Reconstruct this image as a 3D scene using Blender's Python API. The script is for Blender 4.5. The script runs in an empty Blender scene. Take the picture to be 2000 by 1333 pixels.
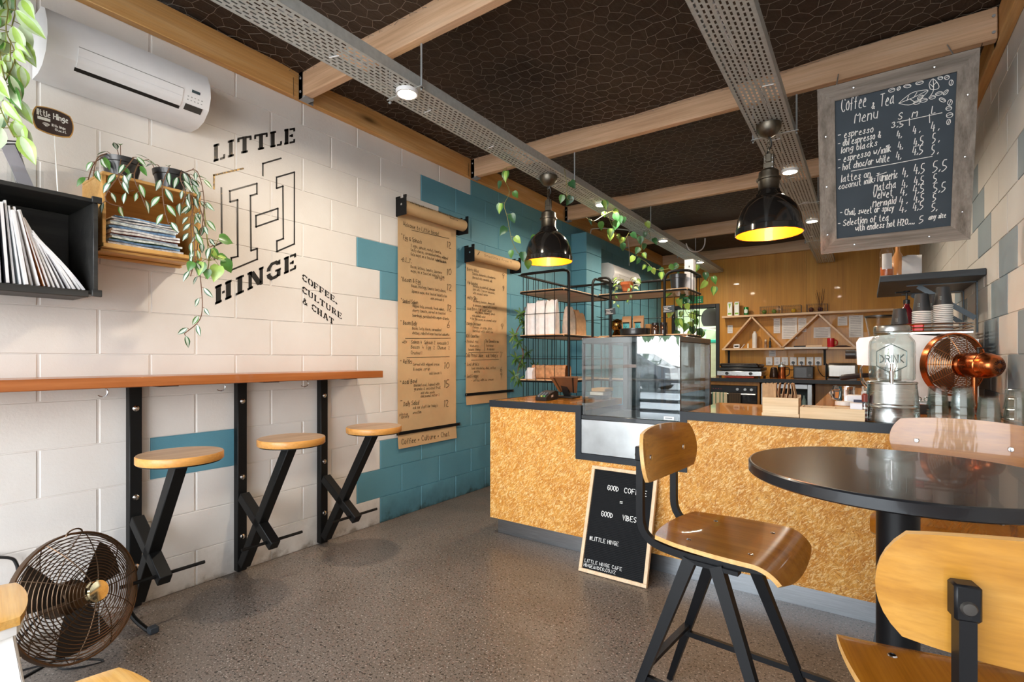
import bpy, bmesh, math, random
from mathutils import Vector, Matrix

# ---------------------------------------------------------------- camera, world, exposure
scene = bpy.context.scene
COL = scene.collection
R = math.radians
rnd = random.Random(11)
F, CX, V0, CAMH = 990.0, 1000.0, 701.0, 1.16          # focal length and horizon measured on the 2000x1333 photo
YAW = math.atan(690 / 990)
SN, CS = math.sin(YAW), math.cos(YAW)
cam_d = bpy.data.cameras.new('camera'); cam = bpy.data.objects.new('camera', cam_d); COL.objects.link(cam)
cam.location = (0, 0, CAMH); cam.rotation_euler = (R(90), 0, YAW)
cam_d.sensor_width = 36; cam_d.lens = 36 * F / 2000; cam_d.shift_y = (V0 - 666.5) / 2000
cam_d.clip_start = 0.05
scene.camera = cam
vs_ = scene.view_settings
scene.display_settings.display_device = 'sRGB'
vs_.view_transform = 'Standard'; vs_.look = 'None'; vs_.gamma = 1; vs_.use_curve_mapping = False
vs_.exposure = 0.48
cy = scene.cycles
cy.max_bounces = 10; cy.diffuse_bounces = 5; cy.glossy_bounces = 4; cy.transmission_bounces = 8
cy.transparent_max_bounces = 24; cy.caustics_reflective = False; cy.caustics_refractive = False
cy.sample_clamp_indirect = 6.0

SKY = 9.0
w = bpy.data.worlds.new('sky'); scene.world = w; w.use_nodes = True
nt = w.node_tree; bg = nt.nodes['Background']
tc = nt.nodes.new('ShaderNodeTexCoord'); sp = nt.nodes.new('ShaderNodeSeparateXYZ'); rp = nt.nodes.new('ShaderNodeValToRGB')
nt.links.new(tc.outputs['Generated'], sp.inputs[0]); nt.links.new(sp.outputs['Z'], rp.inputs[0]); nt.links.new(rp.outputs[0], bg.inputs[0])
rp.color_ramp.elements[0].position = 0.0; rp.color_ramp.elements[0].color = (1.0, 0.985, 0.96, 1)
rp.color_ramp.elements[1].position = 0.6; rp.color_ramp.elements[1].color = (0.72, 0.85, 1.0, 1)
bg.inputs[1].default_value = SKY

LW, RW, BW, FW, CEIL = -2.81, 0.58, 8.4, -1.75, 2.88    # left wall, right wall, back wall, shopfront, ceiling
portal = bpy.data.lights.new('shopfront_daylight', 'AREA'); portal.shape = 'RECTANGLE'; portal.size = RW - LW; portal.size_y = 2.7
portal.cycles.is_portal = True
po = bpy.data.objects.new('shopfront_daylight', portal); COL.objects.link(po)
po.location = ((LW + RW) / 2, FW - 0.02, 1.38); po.rotation_euler = (R(90), 0, 0)

def lamp(name, kind, loc, power, color=(1, 1, 1), size=0.1, rot=(0, 0, 0), spot=None, size_y=None):
    d = bpy.data.lights.new(name, kind); d.energy = power; d.color = color
    if kind == 'AREA':
        d.shape = 'RECTANGLE' if size_y else 'DISK'; d.size = size
        if size_y: d.size_y = size_y
    else: d.shadow_soft_size = size
    if spot: d.spot_size = R(spot); d.spot_blend = 0.6
    o = bpy.data.objects.new(name, d); COL.objects.link(o); o.location = loc; o.rotation_euler = rot
    return o

# ---------------------------------------------------------------- measuring helper: photo pixel -> point on a real plane
def P(u, v, X=None, Y=None, Z=None):
    a, b = (u - CX) / F, (V0 - v) / F
    r = Vector((a * CS - SN, a * SN + CS, b))
    t = X / r.x if X is not None else Y / r.y if Y is not None else (Z - CAMH) / r.z
    return Vector((r.x * t, r.y * t, CAMH + r.z * t))

# ---------------------------------------------------------------- mesh builder
def frame(d, up=None):
    d = Vector(d).normalized()
    up = Vector(up) if up is not None else (Vector((0, 0, 1)) if abs(d.z) < 0.95 else Vector((0, 1, 0)))
    x = up.cross(d)
    if x.length < 1e-6: x = Vector((1, 0, 0)).cross(d)
    x.normalize(); y = d.cross(x)
    return x, y, d

def smooth_path(pts, n=4):
    pts = [Vector(p) for p in pts]
    if len(pts) < 3: return pts
    out = []
    for i in range(len(pts) - 1):
        p0 = pts[max(i - 1, 0)]; p1 = pts[i]; p2 = pts[i + 1]; p3 = pts[min(i + 2, len(pts) - 1)]
        for k in range(n):
            t = k / n
            out.append(0.5 * ((2 * p1) + (p2 - p0) * t + (2 * p0 - 5 * p1 + 4 * p2 - p3) * t * t + (3 * p1 - p0 - 3 * p2 + p3) * t ** 3))
    out.append(pts[-1])
    return out

class MB:
    def __init__(s): s.v = []; s.f = []; s.m = []
    def add(s, vs, fs, mi=0, M=None):
        o = len(s.v)
        s.v += [(M @ Vector(v)) if M is not None else Vector(v) for v in vs]
        for f in fs: s.f.append([i + o for i in f]); s.m.append(mi)
        return s
    def box(s, lo, hi, mi=0, M=None, bev=0.0):
        lo = [min(a, b) for a, b in zip(lo, hi)] if True else lo; hi = list(hi)
        l = Vector(lo); h = Vector([max(a, b) for a, b in zip(lo, hi)])
        b = min(bev, 0.45 * min(h - l))
        if b <= 0:
            vs = [(x, y, z) for z in (l.z, h.z) for y in (l.y, h.y) for x in (l.x, h.x)]
            return s.add(vs, [(0, 2, 3, 1), (4, 5, 7, 6), (0, 1, 5, 4), (2, 6, 7, 3), (0, 4, 6, 2), (1, 3, 7, 5)], mi, M)
        vs = []; ix = {}
        for c in [(i, j, k) for i in (0, 1) for j in (0, 1) for k in (0, 1)]:
            for ax in range(3):
                p = []
                for a in range(3):
                    e = h[a] if c[a] else l[a]
                    p.append(e if a == ax else e + (-b if c[a] else b))
                ix[c, ax] = len(vs); vs.append(p)
        fs = []
        for ax in range(3):
            o1, o2 = [a for a in range(3) if a != ax]
            for sgn in (0, 1):
                q = []
                for (p, r_) in ((0, 0), (1, 0), (1, 1), (0, 1)):
                    c = [0, 0, 0]; c[ax] = sgn; c[o1] = p; c[o2] = r_; q.append(ix[tuple(c), ax])
                fs.append(q)
            for (p, r_) in ((0, 0), (1, 0), (1, 1), (0, 1)):
                c0 = [0, 0, 0]; c0[o1] = p; c0[o2] = r_; c1 = list(c0); c1[ax] = 1
                fs.append([ix[tuple(c0), o1], ix[tuple(c1), o1], ix[tuple(c1), o2], ix[tuple(c0), o2]])
        for c in [(i, j, k) for i in (0, 1) for j in (0, 1) for k in (0, 1)]:
            fs.append([ix[c, 0], ix[c, 1], ix[c, 2]])
        return s.add(vs, fs, mi, M)
    def cbox(s, c, size, mi=0, rot=None, bev=0.0):
        M = Matrix.Translation(Vector(c))
        if rot is not None: M = M @ (rot if isinstance(rot, Matrix) else Matrix.Rotation(rot, 4, 'Z'))
        h = Vector(size) / 2
        return s.box(-h, h, mi, M, bev)
    def bar(s, p, q, wx, wy, mi=0, up=None, bev=0.0, w2=None):
        p, q = Vector(p), Vector(q); x, y, d = frame(q - p, up); L = (q - p).length
        M = Matrix((x, y, d)).transposed().to_4x4(); M.translation = p
        if w2 is None: return s.box((-wx / 2, -wy / 2, 0), (wx / 2, wy / 2, L), mi, M, bev)
        a, b = w2
        vs = [(-wx / 2, -wy / 2, 0), (wx / 2, -wy / 2, 0), (wx / 2, wy / 2, 0), (-wx / 2, wy / 2, 0), (-a / 2, -b / 2, L), (a / 2, -b / 2, L), (a / 2, b / 2, L), (-a / 2, b / 2, L)]
        return s.add(vs, [(0, 3, 2, 1), (4, 5, 6, 7), (0, 1, 5, 4), (1, 2, 6, 5), (2, 3, 7, 6), (3, 0, 4, 7)], mi, M)
    def tube(s, pts, r, n=8, mi=0, closed=False, cap=True, sq=None, up=None):
        pts = [Vector(p) for p in pts]; N = len(pts); rr = r if isinstance(r, (list, tuple)) else [r] * N
        vs = []; fs = []; x = None
        for i in range(N):
            a = pts[i - 1] if (i > 0 or closed) else pts[i]; b = pts[(i + 1) % N] if (i < N - 1 or closed) else pts[i]
            d = (b - a)
            if d.length < 1e-9: d = Vector((0, 0, 1))
            d.normalize()
            if x is None: x, y, _ = frame(d, up)
            else:
                x = x - d * x.dot(d)
                if x.length < 1e-6: x, y, _ = frame(d, up)
                x.normalize(); y = d.cross(x)
            for k in range(n):
                t = 2 * math.pi * (k + (0.5 if n == 4 else 0)) / n
                vs.append(pts[i] + (x * math.cos(t) * (sq or 1) + y * math.sin(t)) * rr[i])
        for i in range(N if closed else N - 1):
            j = (i + 1) % N
            for k in range(n): fs.append((i * n + k, i * n + (k + 1) % n, j * n + (k + 1) % n, j * n + k))
        if cap and not closed: fs.append(list(range(n))[::-1]); fs.append([(N - 1) * n + k for k in range(n)])
        return s.add(vs, fs, mi)
    def lathe(s, prof, n=24, mi=0, M=None, mis=None):
        vs = []; fs = []; rows = []
        for (r, z) in prof:
            if r < 1e-6: rows.append([len(vs)]); vs.append((0, 0, z))
            else:
                rows.append(list(range(len(vs), len(vs) + n)))
                vs += [(r * math.cos(2 * math.pi * k / n), r * math.sin(2 * math.pi * k / n), z) for k in range(n)]
        o = len(s.v); s.v += [(M @ Vector(v)) if M is not None else Vector(v) for v in vs]
        for i in range(len(rows) - 1):
            a, b = rows[i], rows[i + 1]; m = mis[i] if mis else mi
            for k in range(n):
                k2 = (k + 1) % n
                if len(a) == 1 and len(b) == 1: continue
                if len(a) == 1: f = (a[0], b[k], b[k2])
                elif len(b) == 1: f = (a[k], a[k2], b[0])
                else: f = (a[k], a[k2], b[k2], b[k])
                s.f.append([i_ + o for i_ in f]); s.m.append(m)
        return s
    def cyl(s, p, q, r, n=16, mi=0, r2=None):
        p, q = Vector(p), Vector(q); x, y, d = frame(q - p); M = Matrix((x, y, d)).transposed().to_4x4(); M.translation = p
        L = (q - p).length; r2 = r if r2 is None else r2
        return s.lathe([(0, 0), (r, 0), (r2, L), (0, L)], n, mi, M)
    def prism(s, poly, z0, z1, mi=0, M=None):
        n = len(poly); vs = [(a, b, z0) for a, b in poly] + [(a, b, z1) for a, b in poly]
        fs = [list(range(n))[::-1], list(range(n, 2 * n))] + [(i, (i + 1) % n, n + (i + 1) % n, n + i) for i in range(n)]
        return s.add(vs, fs, mi, M)
    def shell(s, fn, nu, nv, th, mi=0, edge=None):
        top = [[Vector(fn(-1 + 2 * i / nu, -1 + 2 * j / nv)) for j in range(nv + 1)] for i in range(nu + 1)]
        nor = [[None] * (nv + 1) for _ in range(nu + 1)]
        for i in range(nu + 1):
            for j in range(nv + 1):
                a = top[min(i + 1, nu)][j] - top[max(i - 1, 0)][j]; b = top[i][min(j + 1, nv)] - top[i][max(j - 1, 0)]
                c = a.cross(b); nor[i][j] = c.normalized() if c.length > 1e-12 else Vector((0, 0, 1))
        W = nv + 1; vs = [top[i][j] for i in range(nu + 1) for j in range(W)]; B = len(vs)
        vs += [top[i][j] - nor[i][j] * th for i in range(nu + 1) for j in range(W)]
        fs = []; es = []
        for i in range(nu):
            for j in range(nv):
                q = (i * W + j, (i + 1) * W + j, (i + 1) * W + j + 1, i * W + j + 1)
                fs.append(q); fs.append(tuple(B + k for k in q[::-1]))
        rim = [i * W for i in range(nu + 1)] + [nu * W + j for j in range(1, W)] + [i * W + nv for i in range(nu - 1, -1, -1)] + [j for j in range(nv - 1, 0, -1)]
        for k in range(len(rim)):
            a, b = rim[k], rim[(k + 1) % len(rim)]; es.append((a, b, B + b, B + a))
        o = len(s.v); s.v += vs
        for f in fs: s.f.append([k + o for k in f]); s.m.append(mi)
        for f in es: s.f.append([k + o for k in f]); s.m.append(mi if edge is None else edge)
        return s
    def build(s, name, mats, parent=None, world=False, smooth=True, ang=38, recalc=True, origin=None):
        mats = mats if isinstance(mats, (list, tuple)) else [mats]
        me = bpy.data.meshes.new(name)
        vs = s.v
        loc = Vector((0, 0, 0))
        if parent is not None and world:
            Mi = MAT[parent.name].inverted(); vs = [Mi @ v for v in vs]
        if parent is None:
            if origin is None:
                xs = [v.x for v in vs]; ys = [v.y for v in vs]; zs = [v.z for v in vs]
                origin = Vector(((min(xs) + max(xs)) / 2, (min(ys) + max(ys)) / 2, min(zs)))
            loc = Vector(origin); vs = [v - loc for v in vs]
        me.from_pydata([tuple(v) for v in vs], [], s.f); me.update()
        for m in mats: me.materials.append(m)
        me.polygons.foreach_set('material_index', s.m)
        if recalc:
            bm = bmesh.new(); bm.from_mesh(me); bmesh.ops.recalc_face_normals(bm, faces=bm.faces); bm.to_mesh(me); bm.free()
        if smooth:
            me.polygons.foreach_set('use_smooth', [True] * len(me.polygons)); me.set_sharp_from_angle(angle=R(ang))
        o = bpy.data.objects.new(name, me); COL.objects.link(o)
        if parent is not None: o.parent = parent; MAT[o.name] = MAT.get(parent.name, Matrix())
        else: o.location = loc; MAT[o.name] = Matrix.Translation(loc)
        return o

MAT = {}
def tag(o, label, cat, group=None, kind=None):
    o['label'] = label; o['category'] = cat
    if group: o['group'] = group
    if kind: o['kind'] = kind
    return o
def struct(o, label=None):
    o['kind'] = 'structure'
    if label: o['label'] = label
    return o
def plabel(o, label): o['label'] = label; return o
def thing(name, label, cat, loc=(0, 0, 0), rotz=0.0, group=None):
    o = bpy.data.objects.new(name, None); COL.objects.link(o); o.empty_display_size = 0.05
    o.location = loc; o.rotation_euler = (0, 0, rotz)
    MAT[o.name] = Matrix.Translation(Vector(loc)) @ Matrix.Rotation(rotz, 4, 'Z')
    return tag(o, label, cat, group)
def dup(root, label, loc, rotz=0.0, group=None, rot=None):
    r = root.copy(); COL.objects.link(r); r.location = loc; r.rotation_euler = rot if rot else (0, 0, rotz); r['label'] = label
    if group: r['group'] = group
    for ch in list(root.children):
        c = ch.copy(); COL.objects.link(c); c.parent = r
        for g in list(ch.children):
            d = g.copy(); COL.objects.link(d); d.parent = c
    MAT[r.name] = Matrix.Translation(Vector(loc)) @ Matrix.Rotation(rotz, 4, 'Z')
    return r
def rot_to(d, up=None):
    x, y, z = frame(d, up); return Matrix((x, y, z)).transposed().to_4x4()
# ---------------------------------------------------------------- materials
class NT:
    def __init__(s, name):
        s.mat = bpy.data.materials.new(name); s.mat.use_nodes = True; s.t = s.mat.node_tree
        s.b = s.t.nodes['Principled BSDF']; s.out = s.t.nodes['Material Output']
    def n(s, kind, **k):
        x = s.t.nodes.new(kind)
        for a, v in k.items():
            if a.startswith('i_'):
                key = a[2:].replace('_', ' ')
                x.inputs[int(key) if key.isdigit() else key].default_value = v
            else: setattr(x, a, v)
        return x
    def l(s, a, b): s.t.links.new(a, b)
    def ramp(s, fac, stops, interp='LINEAR'):
        r = s.n('ShaderNodeValToRGB'); cr = r.color_ramp; cr.interpolation = interp
        while len(cr.elements) < len(stops): cr.elements.new(0.5)
        for e, (p, c) in zip(cr.elements, stops): e.position = p; e.color = (*c, 1) if len(c) == 3 else c
        s.l(fac, r.inputs[0]); return r.outputs[0]
    def coord(s, scale=(1, 1, 1), rot=(0, 0, 0), kind='Object'):
        t = s.n('ShaderNodeTexCoord'); m = s.n('ShaderNodeMapping'); m.inputs['Scale'].default_value = scale; m.inputs['Rotation'].default_value = rot
        s.l(t.outputs[kind], m.inputs[0]); return m.outputs[0]
    def noise(s, vec, scale, detail=4, rough=0.55, out='Fac'):
        x = s.n('ShaderNodeTexNoise'); x.inputs['Scale'].default_value = scale; x.inputs['Detail'].default_value = detail; x.inputs['Roughness'].default_value = rough
        s.l(vec, x.inputs['Vector']); return x.outputs[out]
    def mix(s, fac, a, b, mode='MIX'):
        x = s.n('ShaderNodeMix', data_type='RGBA', blend_type=mode)
        for sock, val in ((x.inputs[0], fac), (x.inputs[6], a), (x.inputs[7], b)):
            if hasattr(val, 'is_linked'): s.l(val, sock)
            elif isinstance(val, (int, float)): sock.default_value = val
            else: sock.default_value = (*val, 1)
        return x.outputs[2]
    def bump(s, h, strength=0.2, dist=0.01):
        x = s.n('ShaderNodeBump'); x.inputs['Strength'].default_value = strength; x.inputs['Distance'].default_value = dist
        s.l(h, x.inputs['Height']); s.l(x.outputs[0], s.b.inputs['Normal'])
    def col(s, c):
        if hasattr(c, 'is_linked'): s.l(c, s.b.inputs['Base Color'])
        else: s.b.inputs['Base Color'].default_value = (*c, 1)
    def set(s, rough=0.5, metal=0.0, spec=0.5, coat=0.0):
        s.b.inputs['Roughness'].default_value = rough; s.b.inputs['Metallic'].default_value = metal
        s.b.inputs['Specular IOR Level'].default_value = spec; s.b.inputs['Coat Weight'].default_value = coat; return s
def lin(h):
    f = lambda c: c / 12.92 if c <= 0.04045 else ((c + 0.055) / 1.055) ** 2.4
    return tuple(f(int(h[i:i + 2], 16) / 255) for i in (0, 2, 4))
_cache = {}
def plain(hexc, rough=0.5, metal=0.0, spec=0.5, coat=0.0, var=0.06, scale=18, bump=0.0):
    key = (hexc, rough, metal, spec, coat, var, bump)
    if key in _cache: return _cache[key]
    t = NT('surface_' + hexc); t.set(rough, metal, spec, coat); c = lin(hexc)
    v = t.coord(); nz = t.noise(v, scale, 3)
    lo = tuple(max(0, x * (1 - var)) for x in c); hi = tuple(min(1, x * (1 + var)) for x in c)
    t.col(t.ramp(nz, [(0.3, lo), (0.7, hi)]))
    if bump: t.bump(nz, bump, 0.004)
    _cache[key] = t.mat; return t.mat
def wood(name, c0, c1, c2, axis='Y', rough=0.4, coat=0.0, scale=1.0, knots=0.0, bump=0.05):
    t = NT(name); t.set(rough, 0, 0.4, coat)
    st = {'X': (0.7, 9, 9), 'Y': (9, 0.7, 9), 'Z': (9, 9, 0.7)}[axis]
    v = t.coord(tuple(a * scale for a in st)); n1 = t.noise(v, 2.2, 6, 0.6)
    v2 = t.coord(tuple(a * scale * (5 if a > 1 else 1.6) for a in st)); n2 = t.noise(v2, 3.0, 3, 0.6)
    c = t.ramp(n1, [(0.25, lin(c0)), (0.5, lin(c1)), (0.75, lin(c2))])
    fine = t.ramp(n2, [(0.3, (0.78, 0.74, 0.70)), (0.62, (1, 1, 1))])
    c = t.mix(0.75, c, fine, 'MULTIPLY')
    if knots:
        kv = t.coord({'X': (1.3, 5, 5), 'Y': (5, 1.3, 5), 'Z': (5, 5, 1.3)}[axis])
        vo = t.n('ShaderNodeTexVoronoi'); vo.inputs['Scale'].default_value = 1.0; t.l(kv, vo.inputs['Vector'])
        k = t.ramp(vo.outputs['Distance'], [(0.03, (1, 1, 1)), (0.10, (0.35, 0.35, 0.35)), (0.16, (0, 0, 0))])
        c = t.mix(k, c, tuple(x * knots for x in lin(c0)))
    t.col(c); t.bump(n2, bump, 0.004)
    return t.mat
def metal(name, hexc, rough, streak=None):
    t = NT(name); t.set(rough, 1.0); c = lin(hexc); v = t.coord(streak or (20, 20, 20)); nz = t.noise(v, 3, 4)
    t.col(t.ramp(nz, [(0.3, tuple(x * 0.86 for x in c)), (0.7, tuple(min(1, x * 1.08) for x in c))]))
    m = t.n('ShaderNodeMapRange'); m.inputs['To Min'].default_value = rough * 0.75; m.inputs['To Max'].default_value = min(1, rough * 1.3)
    t.l(nz, m.inputs[0]); t.l(m.outputs[0], t.b.inputs['Roughness']); return t.mat
def glass(name, tint=(1, 1, 1), f0=0.04, rough=0.0):
    """thin-walled glass: clear with a Schlick mirror on both faces"""
    m = bpy.data.materials.new(name); m.use_nodes = True; t = m.node_tree; t.nodes.clear(); N = t.nodes.new
    o = N('ShaderNodeOutputMaterial'); tr = N('ShaderNodeBsdfTransparent'); gl = N('ShaderNodeBsdfGlossy'); lw = N('ShaderNodeLayerWeight'); mx = N('ShaderNodeMixShader')
    p = N('ShaderNodeMath'); p.operation = 'POWER'; p.inputs[1].default_value = 5; q = N('ShaderNodeMath'); q.operation = 'MULTIPLY_ADD'; q.inputs[1].default_value = 1 - f0; q.inputs[2].default_value = f0
    lw.inputs[0].default_value = 0.5; t.links.new(lw.outputs['Facing'], p.inputs[0]); t.links.new(p.outputs[0], q.inputs[0])
    tr.inputs[0].default_value = (*tint, 1); gl.inputs['Roughness'].default_value = rough
    t.links.new(q.outputs[0], mx.inputs[0]); t.links.new(tr.outputs[0], mx.inputs[1]); t.links.new(gl.outputs[0], mx.inputs[2]); t.links.new(mx.outputs[0], o.inputs[0])
    return m
def emit(name, color, strength):
    m = bpy.data.materials.new(name); m.use_nodes = True; b = m.node_tree.nodes['Principled BSDF']
    b.inputs['Base Color'].default_value = (*color, 1); b.inputs['Emission Color'].default_value = (*color, 1); b.inputs['Emission Strength'].default_value = strength
    return m

def m_block(name, base, dirt, grime):
    t = NT(name); t.set(0.55, 0, 0.35); v = t.coord(); n1 = t.noise(v, 3.0, 4); n2 = t.noise(v, 70, 4, 0.7); n3 = t.noise(v, 9, 5, 0.65)
    c = t.ramp(n1, [(0.3, lin(base)), (0.7, lin(dirt))])
    sx = t.n('ShaderNodeSeparateXYZ'); t.l(v, sx.inputs[0])
    g = t.n('ShaderNodeMath', operation='MULTIPLY_ADD'); t.l(n3, g.inputs[0]); g.inputs[1].default_value = 0.24; t.l(sx.outputs['Z'], g.inputs[2])
    band = t.ramp(g.outputs[0], [(0.10, (1, 1, 1)), (0.15, (0.45, 0.45, 0.45)), (0.30, (0, 0, 0))])   # scuffed, dirty foot of the wall
    c = t.mix(band, c, lin(grime))
    t.col(c); t.bump(n2, 0.22, 0.004); return t.mat
WHITE_BLOCK = m_block('white_block_paint', 'dedad5', 'd6d0ca', '7d7468')
TEAL_BLOCK = m_block('teal_block_paint', '5d92a3', '568999', '2f4446')
GREY_BLOCK = m_block('grey_blue_block_paint', '909fa8', '8796a0', '555a58')

def m_floor():
    t = NT('polished_concrete'); t.set(0.3, 0, 0.45); v = t.coord()
    big = t.noise(v, 0.9, 5, 0.6); mid = t.noise(v, 5, 4, 0.6)
    c = t.ramp(big, [(0.3, lin('6a5f55')), (0.5, lin('7c7066')), (0.72, lin('8f8378'))])
    c = t.mix(0.5, c, t.ramp(mid, [(0.3, (0.72, 0.70, 0.68)), (0.7, (1.0, 1.0, 1.0))]), 'MULTIPLY')
    for sc, cut, wid, colr, amt in ((85, 0.37, 0.05, '2e2822', 0.85), (170, 0.36, 0.06, '39322b', 0.75), (120, 0.345, 0.03, 'c9c0b5', 0.55), (48, 0.30, 0.02, '241f1b', 0.9)):
        nz = t.noise(v, sc, 2, 0.5); c = t.mix(t.ramp(nz, [(cut, (amt,) * 3), (cut + wid, (0, 0, 0))]), c, lin(colr))
    t.col(c)
    rr = t.n('ShaderNodeMapRange'); rr.inputs['To Min'].default_value = 0.22; rr.inputs['To Max'].default_value = 0.42; t.l(mid, rr.inputs[0]); t.l(rr.outputs[0], t.b.inputs['Roughness'])
    t.bump(t.noise(v, 60, 3), 0.03, 0.003); return t.mat
CONCRETE = m_floor()
def m_strand(name, axis):
    t = NT(name); t.set(0.55, 0, 0.3); v = t.coord()
    wob = t.noise(v, 14, 4, 0.6, 'Color'); wv = t.mix(0.05, v, wob, 'ADD')
    n1 = t.noise(v, 9, 6, 0.7)
    c = t.ramp(n1, [(0.3, lin('b6742a')), (0.45, lin('cc8a36')), (0.6, lin('da9e4a')), (0.75, lin('e6b670'))])
    n0 = t.noise(v, 38, 5, 0.75); c = t.mix(0.55, c, t.ramp(n0, [(0.30, (0.62, 0.55, 0.45)), (0.5, (1, 1, 1)), (0.7, (1.12, 1.12, 1.1))]), 'MULTIPLY')
    for sc, rot, thr, colr in (((34, 34, 190), 0.6, 0.33, '9a5a1c'), ((36, 36, 200), -0.75, 0.37, 'f4d296'), ((32, 32, 190), 1.5, 0.34, 'b06c26'), ((34, 34, 210), 2.2, 0.35, 'f0ca88'), ((60, 60, 300), 0.2, 0.28, '6b3a10'), ((60, 60, 300), -1.1, 0.26, '5c300c')):
        m = t.n('ShaderNodeMapping', vector_type='TEXTURE'); m.inputs['Rotation'].default_value = (0, rot, 0) if axis == 'Y' else (rot, 0, 0); m.inputs['Scale'].default_value = tuple(1 / q for q in sc); t.l(wv, m.inputs[0])
        nz = t.noise(m.outputs[0], 1.0, 3, 0.6)
        c = t.mix(t.ramp(nz, [(thr, (0.85,) * 3), (thr + 0.10, (0, 0, 0))]), c, lin(colr))
    t.col(c); t.bump(n1, 0.08, 0.003); return t.mat
STRAND = m_strand('strand_board', 'Y')
PINE = wood('rough_pine', 'bf9774', 'd8b08c', 'e4c3a4', 'X', 0.6, 0, 0.8, 0.45)
PINE_Y = wood('ledger_pine', 'be884a', 'd5a162', 'e4bd8a', 'Y', 0.6, 0, 0.7, 0.3)
PLY = wood('plywood_wall', 'b57a26', 'c78a2e', 'd39a3e', 'Z', 0.5, 0.1, 0.45, 0, 0.02)
BARWOOD = wood('bar_timber', '92522a', 'a5602f', 'b87444', 'Y', 0.3, 0.25, 0.8)
SEATWOOD = wood('stool_seat_ply', '9c8064', 'ae9074', 'bda186', 'Y', 0.45, 0.1, 1.2)
SEATEDGE = wood('stool_edge_ply', 'b57a35', 'cc8f45', 'd9a35f', 'Y', 0.45, 0.2, 1.2)
CHAIRWOOD = wood('varnished_chair_ply', '8f5512', 'a5661a', 'b57726', 'Y', 0.26, 0.45, 1.3, 0, 0.02)
CHAIRBACK = wood('chair_back_ply', '875010', '9c6118', 'aa7022', 'X', 0.26, 0.45, 1.3, 0, 0.02)  # toned darker for a back turned from daylight: shade put into the colour
OAKBACK = wood('pale_oak_ply', '96641e', 'ac782b', 'bc8c42', 'X', 0.33, 0.3, 1.0, 0, 0.02)
PLYEDGE = wood('ply_edge', 'c4924f', 'd3a566', 'e0b97e', 'X', 0.45, 0.1, 1.0)
COUNTERWOOD = wood('counter_top_timber', '9b5c24', 'b3712f', 'c4853d', 'Y', 0.22, 0.5, 0.6, 0, 0.02)
SHELFWOOD = wood('shelf_timber', 'c89c72', 'd8b189', 'e6c6a2', 'X', 0.5, 0.1, 0.8)
CRATEWOOD = wood('crate_pine', 'bf8a46', 'd4a25c', 'e0b878', 'Y', 0.5, 0.1, 1.0)
CRATEBACK = wood('crate_ply_back', 'b07a34', 'c08a40', 'cb9850', 'Y', 0.5, 0.1, 0.6)
BOXPINE = wood('box_pine', 'd2ac7c', 'e0bf94', 'ead0aa', 'X', 0.5, 0.1, 1.0)
LETTERFRAME = wood('letter_board_frame', 'd6b48c', 'e3c6a2', 'ecd5b6', 'Z', 0.5, 0, 1.0)
GREYWOOD = wood('weathered_timber', '5f574e', '8a8178', 'a89f94', 'Z', 0.8, 0, 1.4, 0.5, 0.5)
GREYWOODX = wood('weathered_timber_rail', '5f574e', '8a8178', 'a89f94', 'X', 0.8, 0, 1.4, 0.5, 0.5)
BLACKWOOD = wood('black_stained_timber', '1d1d1d', '2a2a29', '3b3a38', 'Y', 0.5, 0.1, 1.2, 0, 0.2)
BLACKSHELF = wood('blue_black_timber', '23272c', '2f353b', '40474e', 'X', 0.5, 0, 1.2, 0, 0.2)
BLACKSTEEL = plain('0f0f0f', 0.5, 0.0, 0.22, 0.0)
CHAIRSTEEL = plain('0b0c0f', 0.4, 0.0, 0.25, 0.05)
BLACKBAND = plain('22272d', 0.45, 0, 0.35)
BLACKPLASTIC = plain('1c1c1d', 0.4, 0, 0.5)
GALV = plain('b9bdbb', 0.5, 0.35, 0.5, 0, 0.1, 40)
STEEL = metal('brushed_steel', 'c9cccd', 0.28, (3, 3, 60))
CHROME = metal('chrome', 'dddddd', 0.12)
ZINC = plain('a7abae', 0.45, 0.35, 0.5)
GUNMETAL = metal('aged_pewter', '6f685d', 0.38)
COPPER = metal('copper', 'b8683c', 0.25, (3, 60, 3))
BRONZE = metal('dark_bronze_wire', '6a5543', 0.42)
COPPERWIRE = metal('copper_wire', 'a4714a', 0.35)
KICK = metal('kick_plate_steel', 'a9aeb3', 0.33, (3, 60, 60))
WHITEPLASTIC = plain('e6e5e6', 0.35, 0, 0.5, 0.1, 0.02)
WHITEPAINT = plain('e9e7e3', 0.4, 0, 0.5, 0.2, 0.03)
PAPER_KRAFT = plain('c4a47a', 0.75, 0, 0.2, 0, 0.06, 6, 0.05)
PAPER_WHITE = plain('e4e2e2', 0.7, 0, 0.2)
INK = plain('2b2620', 0.7, 0, 0.2)
INK_SOFT = plain('5d4c38', 0.7, 0, 0.2)
CHALK = plain('e8e8e4', 0.9, 0, 0.1)
SLATE = plain('3e474f', 0.7, 0, 0.25, 0, 0.12, 5)
PAINT_BLACK = plain('1f1d1c', 0.45, 0, 0.4)
GOLDLEAF = metal('gold_leaf', 'b08a3c', 0.3)
GLASS = glass('clear_glass')
GLASSTHICK = glass('thick_clear_glass', (0.92, 0.95, 0.94), 0.11, 0.03)
GLASSBOARD = glass('cabinet_glass', (0.93, 0.96, 0.96), 0.085)
ACRYLIC = glass('acrylic', (0.96, 0.97, 0.97), 0.04)
LEAF = plain('4f7f36', 0.35, 0, 0.5, 0.1, 0.25, 20)
LEAFD = plain('2f5a33', 0.35, 0, 0.5, 0.1, 0.25, 20)
LEAFL = plain('9fc05a', 0.35, 0, 0.5, 0.1, 0.2, 20)
LEAFP = plain('bccfa6', 0.4, 0, 0.5, 0.1, 0.15, 20)
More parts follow.
